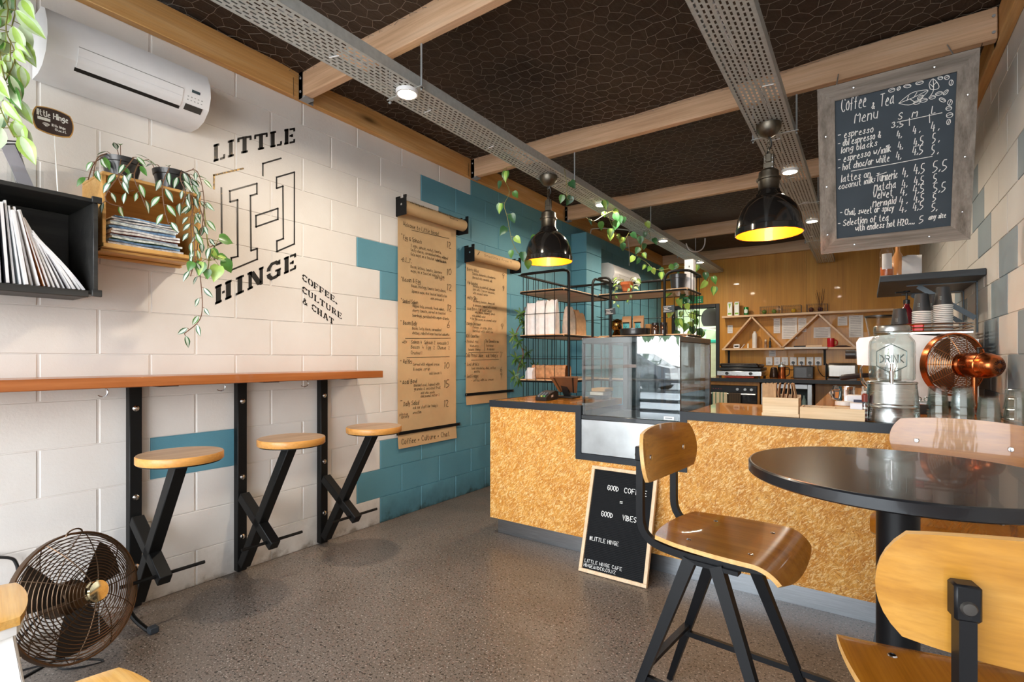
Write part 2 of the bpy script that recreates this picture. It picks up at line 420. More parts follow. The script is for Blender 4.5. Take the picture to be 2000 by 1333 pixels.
STRIPE = plain('c9d3c4', 0.4, 0, 0.5, 0.1, 0.1, 20)
STEM = plain('7c7a3c', 0.6)
STEMB = plain('6b4a32', 0.6)
SOIL = plain('35281d', 0.95, 0, 0.1, 0, 0.3, 60, 0.5)
TERRACOTTA = plain('b5633a', 0.8, 0, 0.2)
LAMPGLOW = emit('warm_lamp_glow', (1.0, 0.86, 0.62), 22)
AMBER = plain('d0700a', 0.45, 0, 0.3, 0.1)
TUMBLER = glass('tumbler_glass', (0.90, 0.93, 0.92), 0.13, 0.03)
# ---------------------------------------------------------------- large structure
BLK, CRS = 0.4, 0.2
def block_wall(name, X, y0, y1, phase, painted, mats, inward):
    """Concrete block wall: every block a bevelled face standing proud of its joints; painted(c, k) picks the slot."""
    m = MB(); s = inward
    m.box((X, y0, 0), (X - s * 0.19, y1, CEIL), 0)
    c = 0
    while True:
        z0 = -0.02 + CRS * c; z1 = z0 + CRS
        if z0 >= CEIL: break
        a0 = max(z0, 0.0) + 0.0018; a1 = min(z1, CEIL) - 0.0018
        k = math.floor((y0 - phase) / 0.2) - 2
        while phase + 0.2 * k < y1:
            if (k - (c + 1)) % 2 == 0:
                b0 = max(phase + 0.2 * k, y0) + 0.004; b1 = min(phase + 0.2 * (k + 2), y1) - 0.004
                if b1 > b0:
                    m.add([(X + s * 0.0004, b0 - 0.004, max(z0, 0)), (X + s * 0.0004, b1 + 0.004, max(z0, 0)), (X + s * 0.0004, b1 + 0.004, min(z1, CEIL)), (X + s * 0.0004, b0 - 0.004, min(z1, CEIL))], [(0, 1, 2, 3)], painted(c, k))
                    i = 0.0035; q = X + s * 0.0045
                    vs = [(X + s * 0.0003, b0, a0), (X + s * 0.0003, b1, a0), (X + s * 0.0003, b1, a1), (X + s * 0.0003, b0, a1), (q, b0 + i, a0 + i * .5), (q, b1 - i, a0 + i * .5), (q, b1 - i, a1 - i * .5), (q, b0 + i, a1 - i * .5)]
                    m.add(vs, [(4, 5, 6, 7), (0, 1, 5, 4), (1, 2, 6, 5), (2, 3, 7, 6), (3, 0, 4, 7)], painted(c, k))
            k += 1
        c += 1
    return struct(m.build(name, mats, smooth=False, recalc=False, origin=(X, 0, 0)))
LEFT_EDGE = {0: 9, 1: 8, 2: 9, 3: 10, 4: 11, 5: 10, 6: 11, 7: 10, 8: 9, 9: 8, 10: 10, 11: 11, 12: 11, 13: 13, 14: 13}
def left_paint(c, k): return 1 if (k >= LEFT_EDGE.get(c, 13) or (c == 3 and k == 2)) else 0
block_wall('wall_left', LW, FW, BW, 0.6, left_paint, [WHITE_BLOCK, TEAL_BLOCK], 1)
def right_paint(c, k):
    y = round(3.45 + 0.2 * k, 2)
    return 1 if (c, y) in {(8, 3.25), (7, 3.45), (6, 3.65), (6, 2.85), (9, 3.85), (10, 4.05), (11, 4.25), (10, 2.85), (4, 2.85), (4, 3.65), (12, 2.45), (7, 4.65), (8, 4.85), (5, 3.05)} else 0
# the phase keeps odd joints on the even courses, as measured on the photo
block_wall('wall_right', RW, FW, BW, 3.45, right_paint, [WHITE_BLOCK, GREY_BLOCK], -1)

m = MB(); m.box((LW - 0.3, FW - 0.02, -0.12), (RW + 0.3, BW + 0.1, 0.0)); struct(m.build('floor', CONCRETE, smooth=False, origin=(0, 0, 0)))

# back wall of plywood sheets with the doorway cut out
DX0, DX1, DZ = -2.62, -1.93, 1.97
m = MB()
for (x0, x1, z0, z1) in ((LW, DX0, 0, CEIL), (DX0, DX1, DZ, CEIL), (DX1, -0.7, 0, CEIL), (-0.698, RW, 0, CEIL)):
    m.box((x0, BW, z0), (x1, BW + 0.1, z1))
struct(m.build('wall_back', PLY, smooth=False, origin=(0, BW, 0)))
m = MB(); J = 0.055
m.box((DX0, BW - 0.03, 0), (DX0 + J, BW + 0.12, DZ), bev=0.004); m.box((DX1 - 0.0, BW - 0.03, 0), (DX1 + J, BW + 0.12, DZ + J), bev=0.004); m.box((DX0, BW - 0.03, DZ), (DX1, BW + 0.12, DZ + J), bev=0.004)
struct(m.build('door_1', plain('17191c', 0.45), origin=(DX0, BW, 0)))
# back room seen through the doorway
GREENWALL = plain('b9c8ad', 0.6, var=0.03)
m = MB(); m.box((-3.4, BW + 2.3, 0), (-0.9, BW + 2.4, 2.6)); m.box((-3.5, BW + 0.1, 0), (-3.4, BW + 2.4, 2.6)); m.box((-0.9, BW + 0.1, 0), (-0.8, BW + 2.4, 2.6)); m.box((-3.5, BW + 0.1, 2.6), (-0.8, BW + 2.4, 2.68))
struct(m.build('wall_back_room', GREENWALL, smooth=False))
m = MB(); m.box((-3.5, BW + 0.1, -0.1), (-0.8, BW + 2.4, 0)); struct(m.build('floor_back_room', plain('8f8c86', 0.5), smooth=False))
lamp('back_room_unseen_lamp', 'AREA', (-2.1, BW + 1.3, 2.55), 40, (0.92, 1.0, 0.86), 0.9)  # unseen lamp with no fixture, lights the closed back room

# block pilaster on the left wall
m = MB()
for c in range(0, 13):
    z0 = max(0.0, -0.02 + 0.2 * c); z1 = -0.02 + 0.2 * (c + 1) + (0.03 if c == 12 else 0)
    m.box((LW + 0.003, 5.23, z0 + 0.0015), (LW + 0.2, 5.63, z1 - 0.0015), bev=0.004)
struct(m.build('pilaster', TEAL_BLOCK, smooth=False, origin=(LW + 0.1, 5.43, 0)), 'teal painted block pilaster')

# ceiling: brown building paper sagging on a chicken-wire net
PAPER_CEIL = NT('building_paper'); PAPER_CEIL.set(0.62, 0, 0.35); v = PAPER_CEIL.coord((1, 1, 1)); n1 = PAPER_CEIL.noise(v, 2.2, 5, 0.6); n2 = PAPER_CEIL.noise(PAPER_CEIL.coord((4, 1.2, 1)), 5, 5, 0.65)
PAPER_CEIL.col(PAPER_CEIL.ramp(n1, [(0.3, lin('2d211a')), (0.7, lin('47372b'))])); PAPER_CEIL.bump(n2, 0.5, 0.03)
def sag(x, y):
    a = math.sin(x * 2.1 + 0.6 * math.sin(y * 1.7)) * 0.012 + math.sin(y * 3.9 + x) * 0.010 + math.sin(x * 6.3 + y * 2.2) * 0.005
    seam = min(abs((y + 0.35 * x) % 1.9 - 0.95), 0.3)
    return CEIL - 0.015 + a - 0.012 * (0.3 - seam) / 0.3
m = MB(); NX, NY = 40, 110; g = {}
x0, x1, y0, y1 = LW + 0.002, RW - 0.002, FW, BW - 0.002
vs = [(x0 + (x1 - x0) * i / NX, y0 + (y1 - y0) * j / NY, 0) for i in range(NX + 1) for j in range(NY + 1)]
vs = [(a, b, sag(a, b)) for a, b, _ in vs]; W1 = NY + 1
fs = [(i * W1 + j, i * W1 + j + 1, (i + 1) * W1 + j + 1, (i + 1) * W1 + j) for i in range(NX) for j in range(NY)]
m.add(vs, fs)
m.box((LW - 0.2, FW, CEIL + 0.05), (RW + 0.2, BW + 0.1, CEIL + 0.15))
ceil = struct(m.build('ceiling', PAPER_CEIL.mat, recalc=False, origin=(0, 0, CEIL)))
WIRE = plain('948779', 0.5, 0.1)
m = MB(); rw = random.Random(5); a = 0.046; dx = a * math.sqrt(3); nodes = {}; edges = set()
def node(i, j):
    k = (i, j)
    if k not in nodes:
        x = i * dx / 2; y = j * a / 2
        px, py = x + rw.uniform(-1, 1) * 0.016, y + rw.uniform(-1, 1) * 0.016
        nodes[k] = Vector((LW + 0.01 + px, 0.2 + py, sag(LW + px, 0.2 + py) - 0.012 - 0.006 * rw.random()))
    return k
rows_y = int((6.2 - 0.2) / (1.5 * a)); cols_x = int((RW - LW - 0.03) / dx)
for r_ in range(rows_y):
    for c_ in range(cols_x):
        ox = 2 * c_ + (r_ % 2); oy = 3 * r_
        hexa = [(ox, oy + 2), (ox + 1, oy + 1), (ox + 1, oy - 1), (ox, oy - 2), (ox - 1, oy - 1), (ox - 1, oy + 1)]
        for p, q in zip(hexa, hexa[1:] + hexa[:1]):
            if p[0] < 0 or q[0] < 0: continue
            edges.add((min(p, q), max(p, q)))
for p, q in edges:
    A, B_ = nodes[node(*p)], nodes[node(*q)]
    m.tube([A, B_], 0.0010, 3, cap=False)
net = m.build('wire_netting', WIRE, ceil, world=True, smooth=False, recalc=False)

# ledgers along both side walls and the cross beams in their hangers
ZB, ZT = 2.71, 2.865
m = MB(); m.box((LW + 0.006, FW, ZB), (LW + 0.05, BW, ZT), bev=0.003); struct(m.build('beam_ledger', PINE_Y, origin=(LW, 3, ZB)), 'pine ledger along the left wall')
m = MB(); m.box((RW - 0.05, FW, ZB), (RW - 0.006, BW, ZT), bev=0.003); struct(m.build('beam_ledger', PINE_Y, origin=(RW, 3, ZB)), 'pine ledger along the right wall')
BEAMS = [0.15, 1.775, 3.375, 5.02, 6.68, 8.34]
for i, yb in enumerate(BEAMS):
    m = MB(); m.box((LW + 0.055, yb - 0.024, ZB), (RW - 0.055, yb + 0.024, ZT), bev=0.003)
    b = struct(m.build('beam', PINE, origin=(-1.1 + 0.37 * i, yb + 0.13 * i, ZB + 0.05 * (i % 3))), 'pine cross beam under the ceiling paper')
    if i == 5: continue
    for sx in (-1, 1):
        xw = LW + 0.05 if sx < 0 else RW - 0.05; d = 1 if sx < 0 else -1
        h = MB()
        h.box((xw + d * 0.001, yb - 0.03, ZB - 0.012), (xw + d * 0.06, yb + 0.03, ZB - 0.002))
        for e in (-1, 1):
            h.box((xw + d * 0.001, yb + e * 0.0265, ZB - 0.012), (xw + d * 0.035, yb + e * 0.030, ZT - 0.01))
            h.box((xw + d * 0.001, yb + e * 0.030, ZB - 0.012), (xw + d * 0.004, yb + e * 0.065, ZT - 0.05))
            for zz in (0.03, 0.11): h.cyl((xw + d * 0.02, yb + e * 0.030, ZB + zz), (xw + d * 0.02, yb + e * 0.0345, ZB + zz), 0.007, 8)
        h.build('hanger', ZINC, b, world=True)

# shopfront frame behind the camera (seen in reflections) and the ground outside
DARKFRAME = plain('26292c', 0.4)
m = MB()
m.box((LW, FW - 0.06, 2.62), (RW, FW, CEIL), bev=0.004)
for x in (LW + 0.03, RW - 0.03): m.box((x - 0.03, FW - 0.06, 0), (x + 0.03, FW, 2.62), bev=0.004)
struct(m.build('window_1', DARKFRAME, origin=(-1, FW, 2.6)))
m = MB(); m.box((-14, -22, -0.2), (12, FW - 0.02, -0.03)); struct(m.build('ground', plain('b9b6b1', 0.8, var=0.12, scale=2), smooth=False))
# ---------------------------------------------------------------- single-stroke handwriting, drawn stroke by stroke (x 0-9, y digit: 2 = baseline, 6 = x-height, 8 = capitals)
GL = {
'A': '02 28 42,13 33', 'B': '02 08 27 36 25 05,25 44 33 22 02', 'C': '47 38 18 05 13 32 43', 'D': '02 08 27 45 33 02', 'E': '48 08 02 42,05 35', 'F': '48 08 02,05 35',
'G': '47 38 18 05 13 32 43 45 25', 'H': '02 08,42 48,05 45', 'I': '02 08', 'J': '38 33 22 03', 'K': '08 02,48 05 42', 'L': '08 02 42', 'M': '02 08 25 48 42', 'N': '02 08 42 48',
'O': '28 07 04 22 44 47 28', 'P': '02 08 37 46 35 05', 'Q': '28 07 04 22 44 47 28,24 42', 'R': '02 08 37 46 35 05,25 42', 'S': '47 38 17 06 25 44 43 22 03', 'T': '08 48,28 22',
'U': '08 03 22 43 48', 'V': '08 22 48', 'W': '08 12 26 32 48', 'X': '08 42,48 02', 'Y': '08 25 48,25 22', 'Z': '08 48 02 42',
'a': '36 15 03 12 33,36 33 42', 'b': '08 02 22 34 26 05', 'c': '35 26 14 03 22 33', 'd': '38 32 12 04 16 35', 'e': '04 34 26 15 03 12 32', 'f': '37 28 17 12,05 25', 'g': '36 16 04 13 34,36 31 10 01',
'h': '08 02,05 26 35 32', 'i': '06 02,07 08', 'j': '16 11 00,17 18', 'k': '08 02,26 04 32', 'l': '08 02', 'm': '02 06 15 22,25 36 45 42', 'n': '06 02,05 26 35 32', 'o': '26 05 03 22 33 35 26', 'p': '06 00,05 26 35 33 12 03',
'q': '36 30,35 16 04 12 33', 'r': '06 02,04 26 35', 's': '35 26 15 24 33 22 03', 't': '18 13 22 32,06 26', 'u': '06 03 22 33,36 32', 'v': '06 22 36', 'w': '06 12 25 32 46', 'x': '06 32,36 02', 'y': '06 14 23,36 23 10 00', 'z': '06 36 02 32',
'0': '28 06 04 22 44 46 28', '1': '07 18 12', '2': '07 18 37 36 02 42', '3': '07 28 37 25,25 44 33 12 03', '4': '18 04 44,36 32', '5': '38 08 05 25 44 33 12 02', '6': '38 15 03 22 43 35 14', '7': '08 38 12', '8': '25 07 28 37 25 03 22 43 25', '9': '36 15 07 28 37 22',
'.': '02 13', ',': '13 01', '!': '08 04,02 03', '/': '02 38', '&': '42 17 28 36 04 13 22 44', '-': '05 35', '=': '04 34,06 36', '#': '12 18,32 38,04 44,06 46', "'": '08 17', ':': '03 04,05 06', '+': '05 45,27 23', '*': '04 37,07 34,25 28', '•': '04 15 24 13 04', '|': '02 08'}
def glyph(ch):
    st = GL.get(ch)
    if st is None: return None, 3
    ss = [[(int(p[0]), int(p[1]) - 2) for p in s.split()] for s in st.split(',')]
    return ss, max(x for s in ss for x, _ in s)
def ribbon(mb, pts, w, lift, mi=0):
    """flat stroke of width w on a surface; pts are world points, lift the surface normal"""
    n = Vector(lift).normalized(); pts = [Vector(p) for p in pts]
    if len(pts) < 2: return
    L = []
    for i, p in enumerate(pts):
        d = (pts[min(i + 1, len(pts) - 1)] - pts[max(i - 1, 0)])
        if d.length < 1e-9: d = Vector((0, 0, 1))
        d.normalize(); s_ = n.cross(d); e = d * (w * 0.3 if i in (0, len(pts) - 1) else 0) * (-1 if i == 0 else 1)
        L.append((p + e - s_ * w / 2, p + e + s_ * w / 2))
    vs = [q for ab in L for q in ab]
    mb.add(vs, [(2 * i, 2 * i + 1, 2 * i + 3, 2 * i + 2) for i in range(len(pts) - 1)], mi)
def rounded(ss):
    if len(ss) < 3: return ss
    out = [ss[0]]
    for a, b, c in zip(ss, ss[1:], ss[2:]):
        out += [(0.7 * b[0] + 0.3 * a[0], 0.7 * b[1] + 0.3 * a[1]), (0.7 * b[0] + 0.3 * c[0], 0.7 * b[1] + 0.3 * c[1])]
    return out + [ss[-1]]
LETTERS = []
def write(mb, text, o, ux, uy, h, w, track=1.6, slant=0.0, jit=0.0, hand=True, mi=0, width=None, rg=None):
    """text from o along unit ux with capitals h high along uy; returns the written length"""
    o, ux, uy = Vector(o), Vector(ux), Vector(uy); n = ux.cross(uy); u = h / 6; x = 0.0; rg = rg or rnd
    adv = [((glyph(c)[1] + track) if c != ' ' else 3.2) for c in text]; tot = sum(adv) * u
    sx = (width / tot) if width else 1.0
    for c, a_ in zip(text, adv):
        ss, _ = glyph(c)
        if c != ' ' and ss:
            jy = rg.uniform(-jit, jit) * h; js = 1 + rg.uniform(-jit, jit)
            for s in ss:
                pp = rounded(s) if hand and c not in '147ETFLHIZ' else s
                ribbon(mb, [o + ux * ((x + (px + slant * py) * js) * u * sx) + uy * (py * u * js + jy) for px, py in pp], w, n, mi)
        x += a_
    return tot * sx
# slab-serif stencil capitals: (stroke width share, polyline) on a 10 x 14 grid
SLAB = {
'L': ['3:2,0 2,14', '1.8:0,1 4.2,1', '1.8:0,13 4.6,13', '1.8:5.2,1 9,1', '1.6:8.6,1 8.6,4'],
'I': ['3:3,0 3,14', '1.8:0.4,1 5.6,1', '1.8:0.4,13 5.6,13'],
'T': ['3:5,0 5,14', '1.8:2.6,1 7.4,1', '1.8:0,13 4.2,13', '1.8:5.8,13 10,13', '1.6:0.6,13 0.6,10', '1.6:9.4,13 9.4,10'],
'E': ['3:2,0 2,14', '1.8:0,1 3.6,1', '1.8:0,13 3.6,13', '1.8:4.4,13 9,13', '1.8:4.4,1 9,1', '1.6:8.4,13 8.4,10.4', '1.6:8.4,1 8.4,3.6', '1.7:4.4,7 7,7', '1.5:6.6,5.6 6.6,8.4'],
'H': ['3:2,0 2,14', '1.8:0,1 4,1', '1.8:0,13 4,13', '3:8,0 8,14', '1.8:6,1 10,1', '1.8:6,13 10,13', '1.8:4.2,7 5.8,7'],
'N': ['2.2:1.8,0 1.8,14', '1.8:0,1 3.6,1', '1.8:0,13 3,13', '3:2.8,13 8.2,1', '2.2:9.2,0 9.2,14', '1.8:7.6,13 10.8,13'],
'G': ['2.8:8.4,11 6.4,13 3.6,13 1.6,10.6 1.2,8', '2.8:1.2,6 1.6,3.4 3.6,1 6.4,1 8.2,2', '2.6:8.4,0.4 8.4,6', '1.8:6,6 10,6', '1.5:8.9,10 8.9,14'],
'C': ['2.8:8.2,11 6.2,13 3.6,13 1.6,10.6 1.2,8', '2.8:1.2,6 1.6,3.4 3.6,1 6.2,1 8.4,3', '1.5:8.7,9.8 8.7,13.8'],
'O': ['2.6:4.4,13 2.4,12 1.2,9 1.2,5 2.4,2 4.4,1', '2.6:5.6,13 7.6,12 8.8,9 8.8,5 7.6,2 5.6,1'],
'F': ['3:2,0 2,14', '1.8:0,1 4.2,1', '1.8:0,13 3.6,13', '1.8:4.4,13 9,13', '1.6:8.4,13 8.4,10.4', '1.7:4.4,7 7,7', '1.5:6.6,5.6 6.6,8.4'],
'U': ['2.6:2,14 2,4 3.2,1.6 5,1', '1.6:0,13 4,13', '2:8.4,14 8.4,4 7.4,2 6,1', '1.6:6.8,13 10,13'],
'R': ['3:2,0 2,14', '1.8:0,1 4,1', '1.8:0,13 3.6,13', '2:4.2,13 7,12.6 8.2,10.6 7,8 4.2,7', '2.6:5.6,6.4 8.4,1', '1.6:7.4,1 10,1'],
'A': ['2:1.6,1 4.6,14', '3:5.4,14 8.6,1', '1.6:0,1 3.2,1', '1.6:6.6,1 10.2,1', '1.6:3.4,5 5.8,5'],
'&': ['2:9.4,1 3.4,10 3.8,12.4 5.4,13 6.6,11.6 6,9.4 2.2,6 1.6,3.2 3.4,1 5.6,1.2 8.6,5', '1.4:7.4,5.6 10,5.6'],
'.': ['2.6:0.6,0.2 2.6,0.2 2.6,2.2 0.6,2.2 0.6,1.2']}
def slab(mb, text, o, ux, uy, h, track=2.2, mi=0, width=None):
    o, ux, uy = Vector(o), Vector(ux), Vector(uy); n = Vector((1, 0, 0)); x = 0.0
    def wid(c): return 4.0 if c == ' ' else max(float(p.split(',')[0]) for st in SLAB[c] for p in st.split(':')[1].split())
    tot = sum(wid(c) + track for c in text) - track; u = (width / tot) if width else h / 14 * 0.82
    for c in text:
        if c != ' ':
            for st in SLAB[c]:
                wv, pl = st.split(':'); pts = [tuple(float(q) for q in p.split(',')) for p in pl.split()]
                # stroke outline in glyph space so the skew of ux/uy applies to its width too
                ww = float(wv); out = []
                for i, p in enumerate(pts):
                    a = pts[max(i - 1, 0)]; b = pts[min(i + 1, len(pts) - 1)]; d = Vector((b[0] - a[0], b[1] - a[1])); d.normalize(); s_ = Vector((-d.y, d.x)) * ww / 2
                    out.append((Vector(p) - s_, Vector(p) + s_))
                vs = [o + ux * ((x + q.x) * u) + uy * (q.y * h / 14) for ab in out for q in ab]
                mb.add(vs, [(2 * i, 2 * i + 1, 2 * i + 3, 2 * i + 2) for i in range(len(pts) - 1)], mi)
        x += wid(c) + track

def slab_letters(t, text, o, ux, h, width, mat):
    """each letter of a painted word as a part of its own"""
    wid = lambda c: 4.0 if c == ' ' else max(float(p.split(',')[0]) for st in SLAB[c] for p in st.split(':')[1].split())
    tot = sum(wid(c) + 2.2 for c in text) - 2.2; u = width / tot; x = 0.0
    for c in text:
        if c != ' ':
            m = MB(); slab(m, c, Vector(o) + Vector(ux) * (x * u), ux, (0, 0, 1), h, width=wid(c) * u)
            m.build('letter', mat, t, world=True, smooth=False, recalc=False)
        x += wid(c) + 2.2

def write_letters(t, text, o, ux, uy, h, w, width, mat, track=1.8):
    """clip-in letters: each one a part of its own"""
    adv = [((glyph(c)[1] + track) if c != ' ' else 3.2) for c in text]; sx = width / (sum(adv) * h / 6); x = 0.0
    for c, a_ in zip(text, adv):
        if c != ' ':
            m = MB(); gw = (glyph(c)[1] + track) * h / 6 * sx
            write(m, c, Vector(o) + Vector(ux) * (x * h / 6 * sx), ux, uy, h, w, track=track, hand=False, width=gw); m.build('letter', mat, t, world=True, smooth=False, recalc=False)
        x += a_
# ---------------------------------------------------------------- shared small builders
ORD = ['first', 'second', 'third', 'fourth', 'fifth', 'sixth', 'seventh', 'eighth', 'ninth', 'tenth', 'eleventh', 'twelfth', 'thirteenth', 'fourteenth', 'fifteenth', 'sixteenth', 'seventeenth', 'eighteenth', 'nineteenth', 'twentieth']
def leaf(mb, base, d, nrm, L, W, shape='heart', mo=0, mi_=0, droop=0.5, fold=0.25):
    """one leaf: four strips across, ribs along; base point, growing along d, facing nrm"""
    d = Vector(d).normalized(); x = d.cross(Vector(nrm))
    if x.length < 1e-5: x = d.cross(Vector((0.3, 1, 0.2)))
    x.normalize(); n = x.cross(d)
    prof = {'heart': [(0, 0.02), (0.04, 0.30), (0.16, 0.48), (0.34, 0.5), (0.55, 0.40), (0.78, 0.2), (1, 0.0)],
            'lance': [(0, 0.05), (0.12, 0.3), (0.3, 0.48), (0.5, 0.5), (0.72, 0.34), (0.9, 0.12), (1, 0.0)]}[shape]
    vs = []
    for t, hw in prof:
        bend = droop * t * t * 0.5
        c = Vector(base) + d * L * (t - bend * 0.25) - n * L * bend
        if shape == 'heart' and t < 0.1 and t > 0: c = c - d * L * 0.06
        for a in (-1, -0.5, 0, 0.5, 1):
            vs.append(c + x * a * hw * W + n * abs(a) * hw * W * fold)
    fs = []; ms = []
    for i in range(len(prof) - 1):
        for j in range(4):
            fs.append((i * 5 + j, i * 5 + j + 1, i * 5 + j + 6, i * 5 + j + 5)); ms.append(mo if j in (0, 3) else mi_)
    o = len(mb.v); mb.v += vs
    for f, q in zip(fs, ms): mb.f.append([k + o for k in f]); mb.m.append(q)
def vine(st, lf, pts, gap, L, W, shape, slots, rg, r=0.0022, face=(0.6, -0.7, 0.3), petiole=0.025, nsm=5, jig=0.5, start=0.0):
    path = smooth_path(pts, nsm); st.tube(path, r, 5)
    acc = -start; side = 1
    for a, b in zip(path, path[1:]):
        acc += (b - a).length
        if acc < gap: continue
        acc = rg.uniform(-0.2, 0.2) * gap; side = -side; t = (b - a).normalized()
        fc = Vector(face) + Vector((rg.uniform(-1, 1), rg.uniform(-1, 1), rg.uniform(-1, 1))) * jig
        sd = t.cross(fc).normalized() * side
        pd = (sd * 1.0 + t * 0.35 + Vector((0, 0, rg.uniform(-0.2, 0.4)))).normalized(); e = b + pd * petiole
        st.tube([b, e], r * 0.7, 4)
        ld = (pd * 0.5 + Vector((0, 0, -0.8)) + Vector((rg.uniform(-.3, .3), rg.uniform(-.3, .3), 0))).normalized()
        k = rg.uniform(0.75, 1.15); mo, mi_ = rg.choice(slots)
        leaf(lf, e, ld, fc, L * k, W * k, shape, mo, mi_, rg.uniform(0.2, 0.7))
def pot(t, z, r0, r1, h, mat, n=28):
    m = MB(); m.lathe([(0, 0), (r0, 0), (r0 + (r1 - r0) * .72, h * .74), (r1 * 1.0, h * .76), (r1 * 1.05, h), (r1 * .95, h), (r1 * .9, h * .8), (0, h * .8)], n, 0, Matrix.Translation((0, 0, z)))
    m.build('pot', mat, t)
    m = MB(); m.lathe([(r1 * .9, h * .82), (r1 * .5, h * .88), (0, h * .9)], n, 0, Matrix.Translation((0, 0, z))); m.build('soil', SOIL, t)

# ---------------------------------------------------------------- window-less left wall: bar leaner and its three wall stools
BAR_F, BAR_T, BAR_H = -2.53, 1.083, 0.044
t = thing('bar_counter', 'long narrow reddish timber bar shelf along the white block wall', 'counter', (-2.67, 1.5, BAR_T - BAR_H))
m = MB(); m.box((LW + 0.006, -1.2, BAR_T - BAR_H), (BAR_F, 2.19, BAR_T), bev=0.003); m.build('top', BARWOOD, t, world=True)
POSTS = [0.926, 1.414, 1.92]
for y in POSTS:
    m = MB(); m.box((LW + 0.03, y + 0.03, BAR_T - BAR_H - 0.006), (BAR_F - 0.06, y + 0.11, BAR_T - BAR_H)); m.build('bracket_plate', BLACKSTEEL, t, world=True)
for y in (0.80, 1.30, 1.78):
    h = thing('coat_hook', 'steel hook under bar shelf, %s from the left' % {0.80: 'nearest', 1.30: 'middle', 1.78: 'farthest'}[y], 'hook', (LW + 0.03, y, 1.0), group='hooks under the bar shelf')
    m = MB(); c = Vector((LW + 0.05, y, 1.005))
    m.tube([c + Vector((-0.045, 0, 0.03)), c + Vector((0, 0, 0.03))] + [c + Vector((0.022 * math.sin(a), 0.022 * math.sin(a) * 0.6, 0.008 + 0.022 * math.cos(a))) for a in [R(q) for q in range(0, 250, 25)]], 0.003, 6)
    m.build('hook', CHROME, h, world=True)
names = ['nearest the floor fan', 'middle one of three', 'farthest, next to paper menu']
def wall_stool(y, label):
    t = thing('wall_stool', label, 'stool', (LW + 0.03, y, 0), 0, 'wall mounted bar stools')
    X0 = 0.006 - 0.03
    m = MB(); m.box((X0, -0.025, 0.012), (0.044 + X0, 0.025, BAR_T - BAR_H - 0.008), bev=0.003); post_o = m.build('post', BLACKSTEEL, t)
    m = MB(); m.bar((0.035, 0, 0.05), (0.475, 0, 0.735), 0.05, 0.05, bev=0.003); m.build('stem', BLACKSTEEL, t)
    m = MB(); m.bar((0.03, 0, 0.42), (0.335, 0, 0.215), 0.05, 0.05, bev=0.003); m.build('brace', BLACKSTEEL, t)
    m = MB(); m.tube([(0.305, -0.15, 0.232), (0.305, 0.17, 0.232)], 0.008, 8); m.build('foot_bar', BLACKSTEEL, t)
    for z in (0.20, 0.52, 0.93):
        m = MB(); m.lathe([(0, 0.008), (0.007, 0.007), (0.0135, 0.003), (0.0145, 0)], 14, 0, Matrix.Translation((0.045 + X0, 0, z)) @ Matrix.Rotation(R(90), 4, 'Y')); m.build('bolt', CHROME, post_o)
    m = MB(); m.lathe([(0, 0.738), (0.145, 0.738), (0.145, 0.744), (0, 0.744)], 40, 0, Matrix.Translation((0.485, 0, 0))); m.build('seat_plate', BLACKSTEEL, t)
    m = MB(); m.lathe([(0, 0.744), (0.152, 0.744), (0.154, 0.747), (0.154, 0.772), (0.151, 0.776), (0, 0.777)], 48, 0, Matrix.Translation((0.485, 0, 0)), mis=[1, 1, 1, 1, 0]); m.build('seat', [SEATWOOD, SEATEDGE], t)
    return t
s0 = wall_stool(POSTS[0], 'round timber wall stool on black steel post, ' + names[0])
for y, nm in zip(POSTS[1:], names[1:]): dup(s0, 'round timber wall stool on black steel post, ' + nm, (LW + 0.03, y, 0))

# ---------------------------------------------------------------- air conditioner
def aircon(name, label, y0, y1, x, zb):
    t = thing(name, label, 'air conditioner', (x, (y0 + y1) / 2, zb)); h = 0.25
    pr = [(0.008, h), (0.135, h), (0.185, h * .9), (0.215, h * .68), (0.222, h * .45), (0.20, h * .22), (0.15, h * .06), (0.09, 0.0), (0.008, 0.0)]
    M = Matrix(((1, 0, 0, x), (0, 0, 1, 0), (0, 1, 0, zb), (0, 0, 0, 1)))
    m = MB(); m.prism(pr, y0, y1, 0, M); b = m.build('housing', WHITEPLASTIC, t, world=True, ang=30)
    def strip(zf0, zf1, ya, yb, lift, mat, nm, th=0.004):
        # panel lying on the curved front between two heights (fractions of h)
        def X(zf):
            for (xa, za), (xb, zb_) in zip(pr[2:], pr[3:]):
                if za >= zf * h >= zb_: return xa + (xb - xa) * (za - zf * h) / (za - zb_)
            return 0.2
        mm = MB()
        def fn(u, v):
            z = zf0 + (zf1 - zf0) * (u + 1) / 2; return (x + X(z) + lift, ya + (yb - ya) * (v + 1) / 2, zb + z * h)
        mm.shell(fn, 5, 1, th); return mm.build(nm, mat, b, world=True)
    L = y1 - y0
    strip(0.42, 0.30, y0 + 0.16 * L, y0 + 0.80 * L, 0.004, WHITEPLASTIC, 'louvre'); strip(0.285, 0.15, y0 + 0.16 * L, y0 + 0.80 * L, 0.004, WHITEPLASTIC, 'louvre')
    strip(0.15, 0.11, y0 + 0.155 * L, y0 + 0.80 * L, 0.0025, PAINT_BLACK, 'air_slot'); strip(0.435, 0.42, y0 + 0.16 * L, y0 + 0.80 * L, 0.0015, plain('8a8a88'), 'air_slot')
    strip(0.21, 0.13, y0 + 0.83 * L, y0 + 0.955 * L, 0.002, plain('3c3a38'), 'display'); strip(0.47, 0.42, y0 + 0.86 * L, y0 + 0.92 * L, 0.001, plain('2f4148'), 'badge', 0.002)
    for i in range(5):
        for j in range(2): strip(0.345 - 0.055 * j, 0.33 - 0.055 * j, y0 + (0.835 + 0.025 * i) * L, y0 + (0.845 + 0.025 * i) * L, 0.001, plain('9b9b99'), 'indicator', 0.002)
    return t
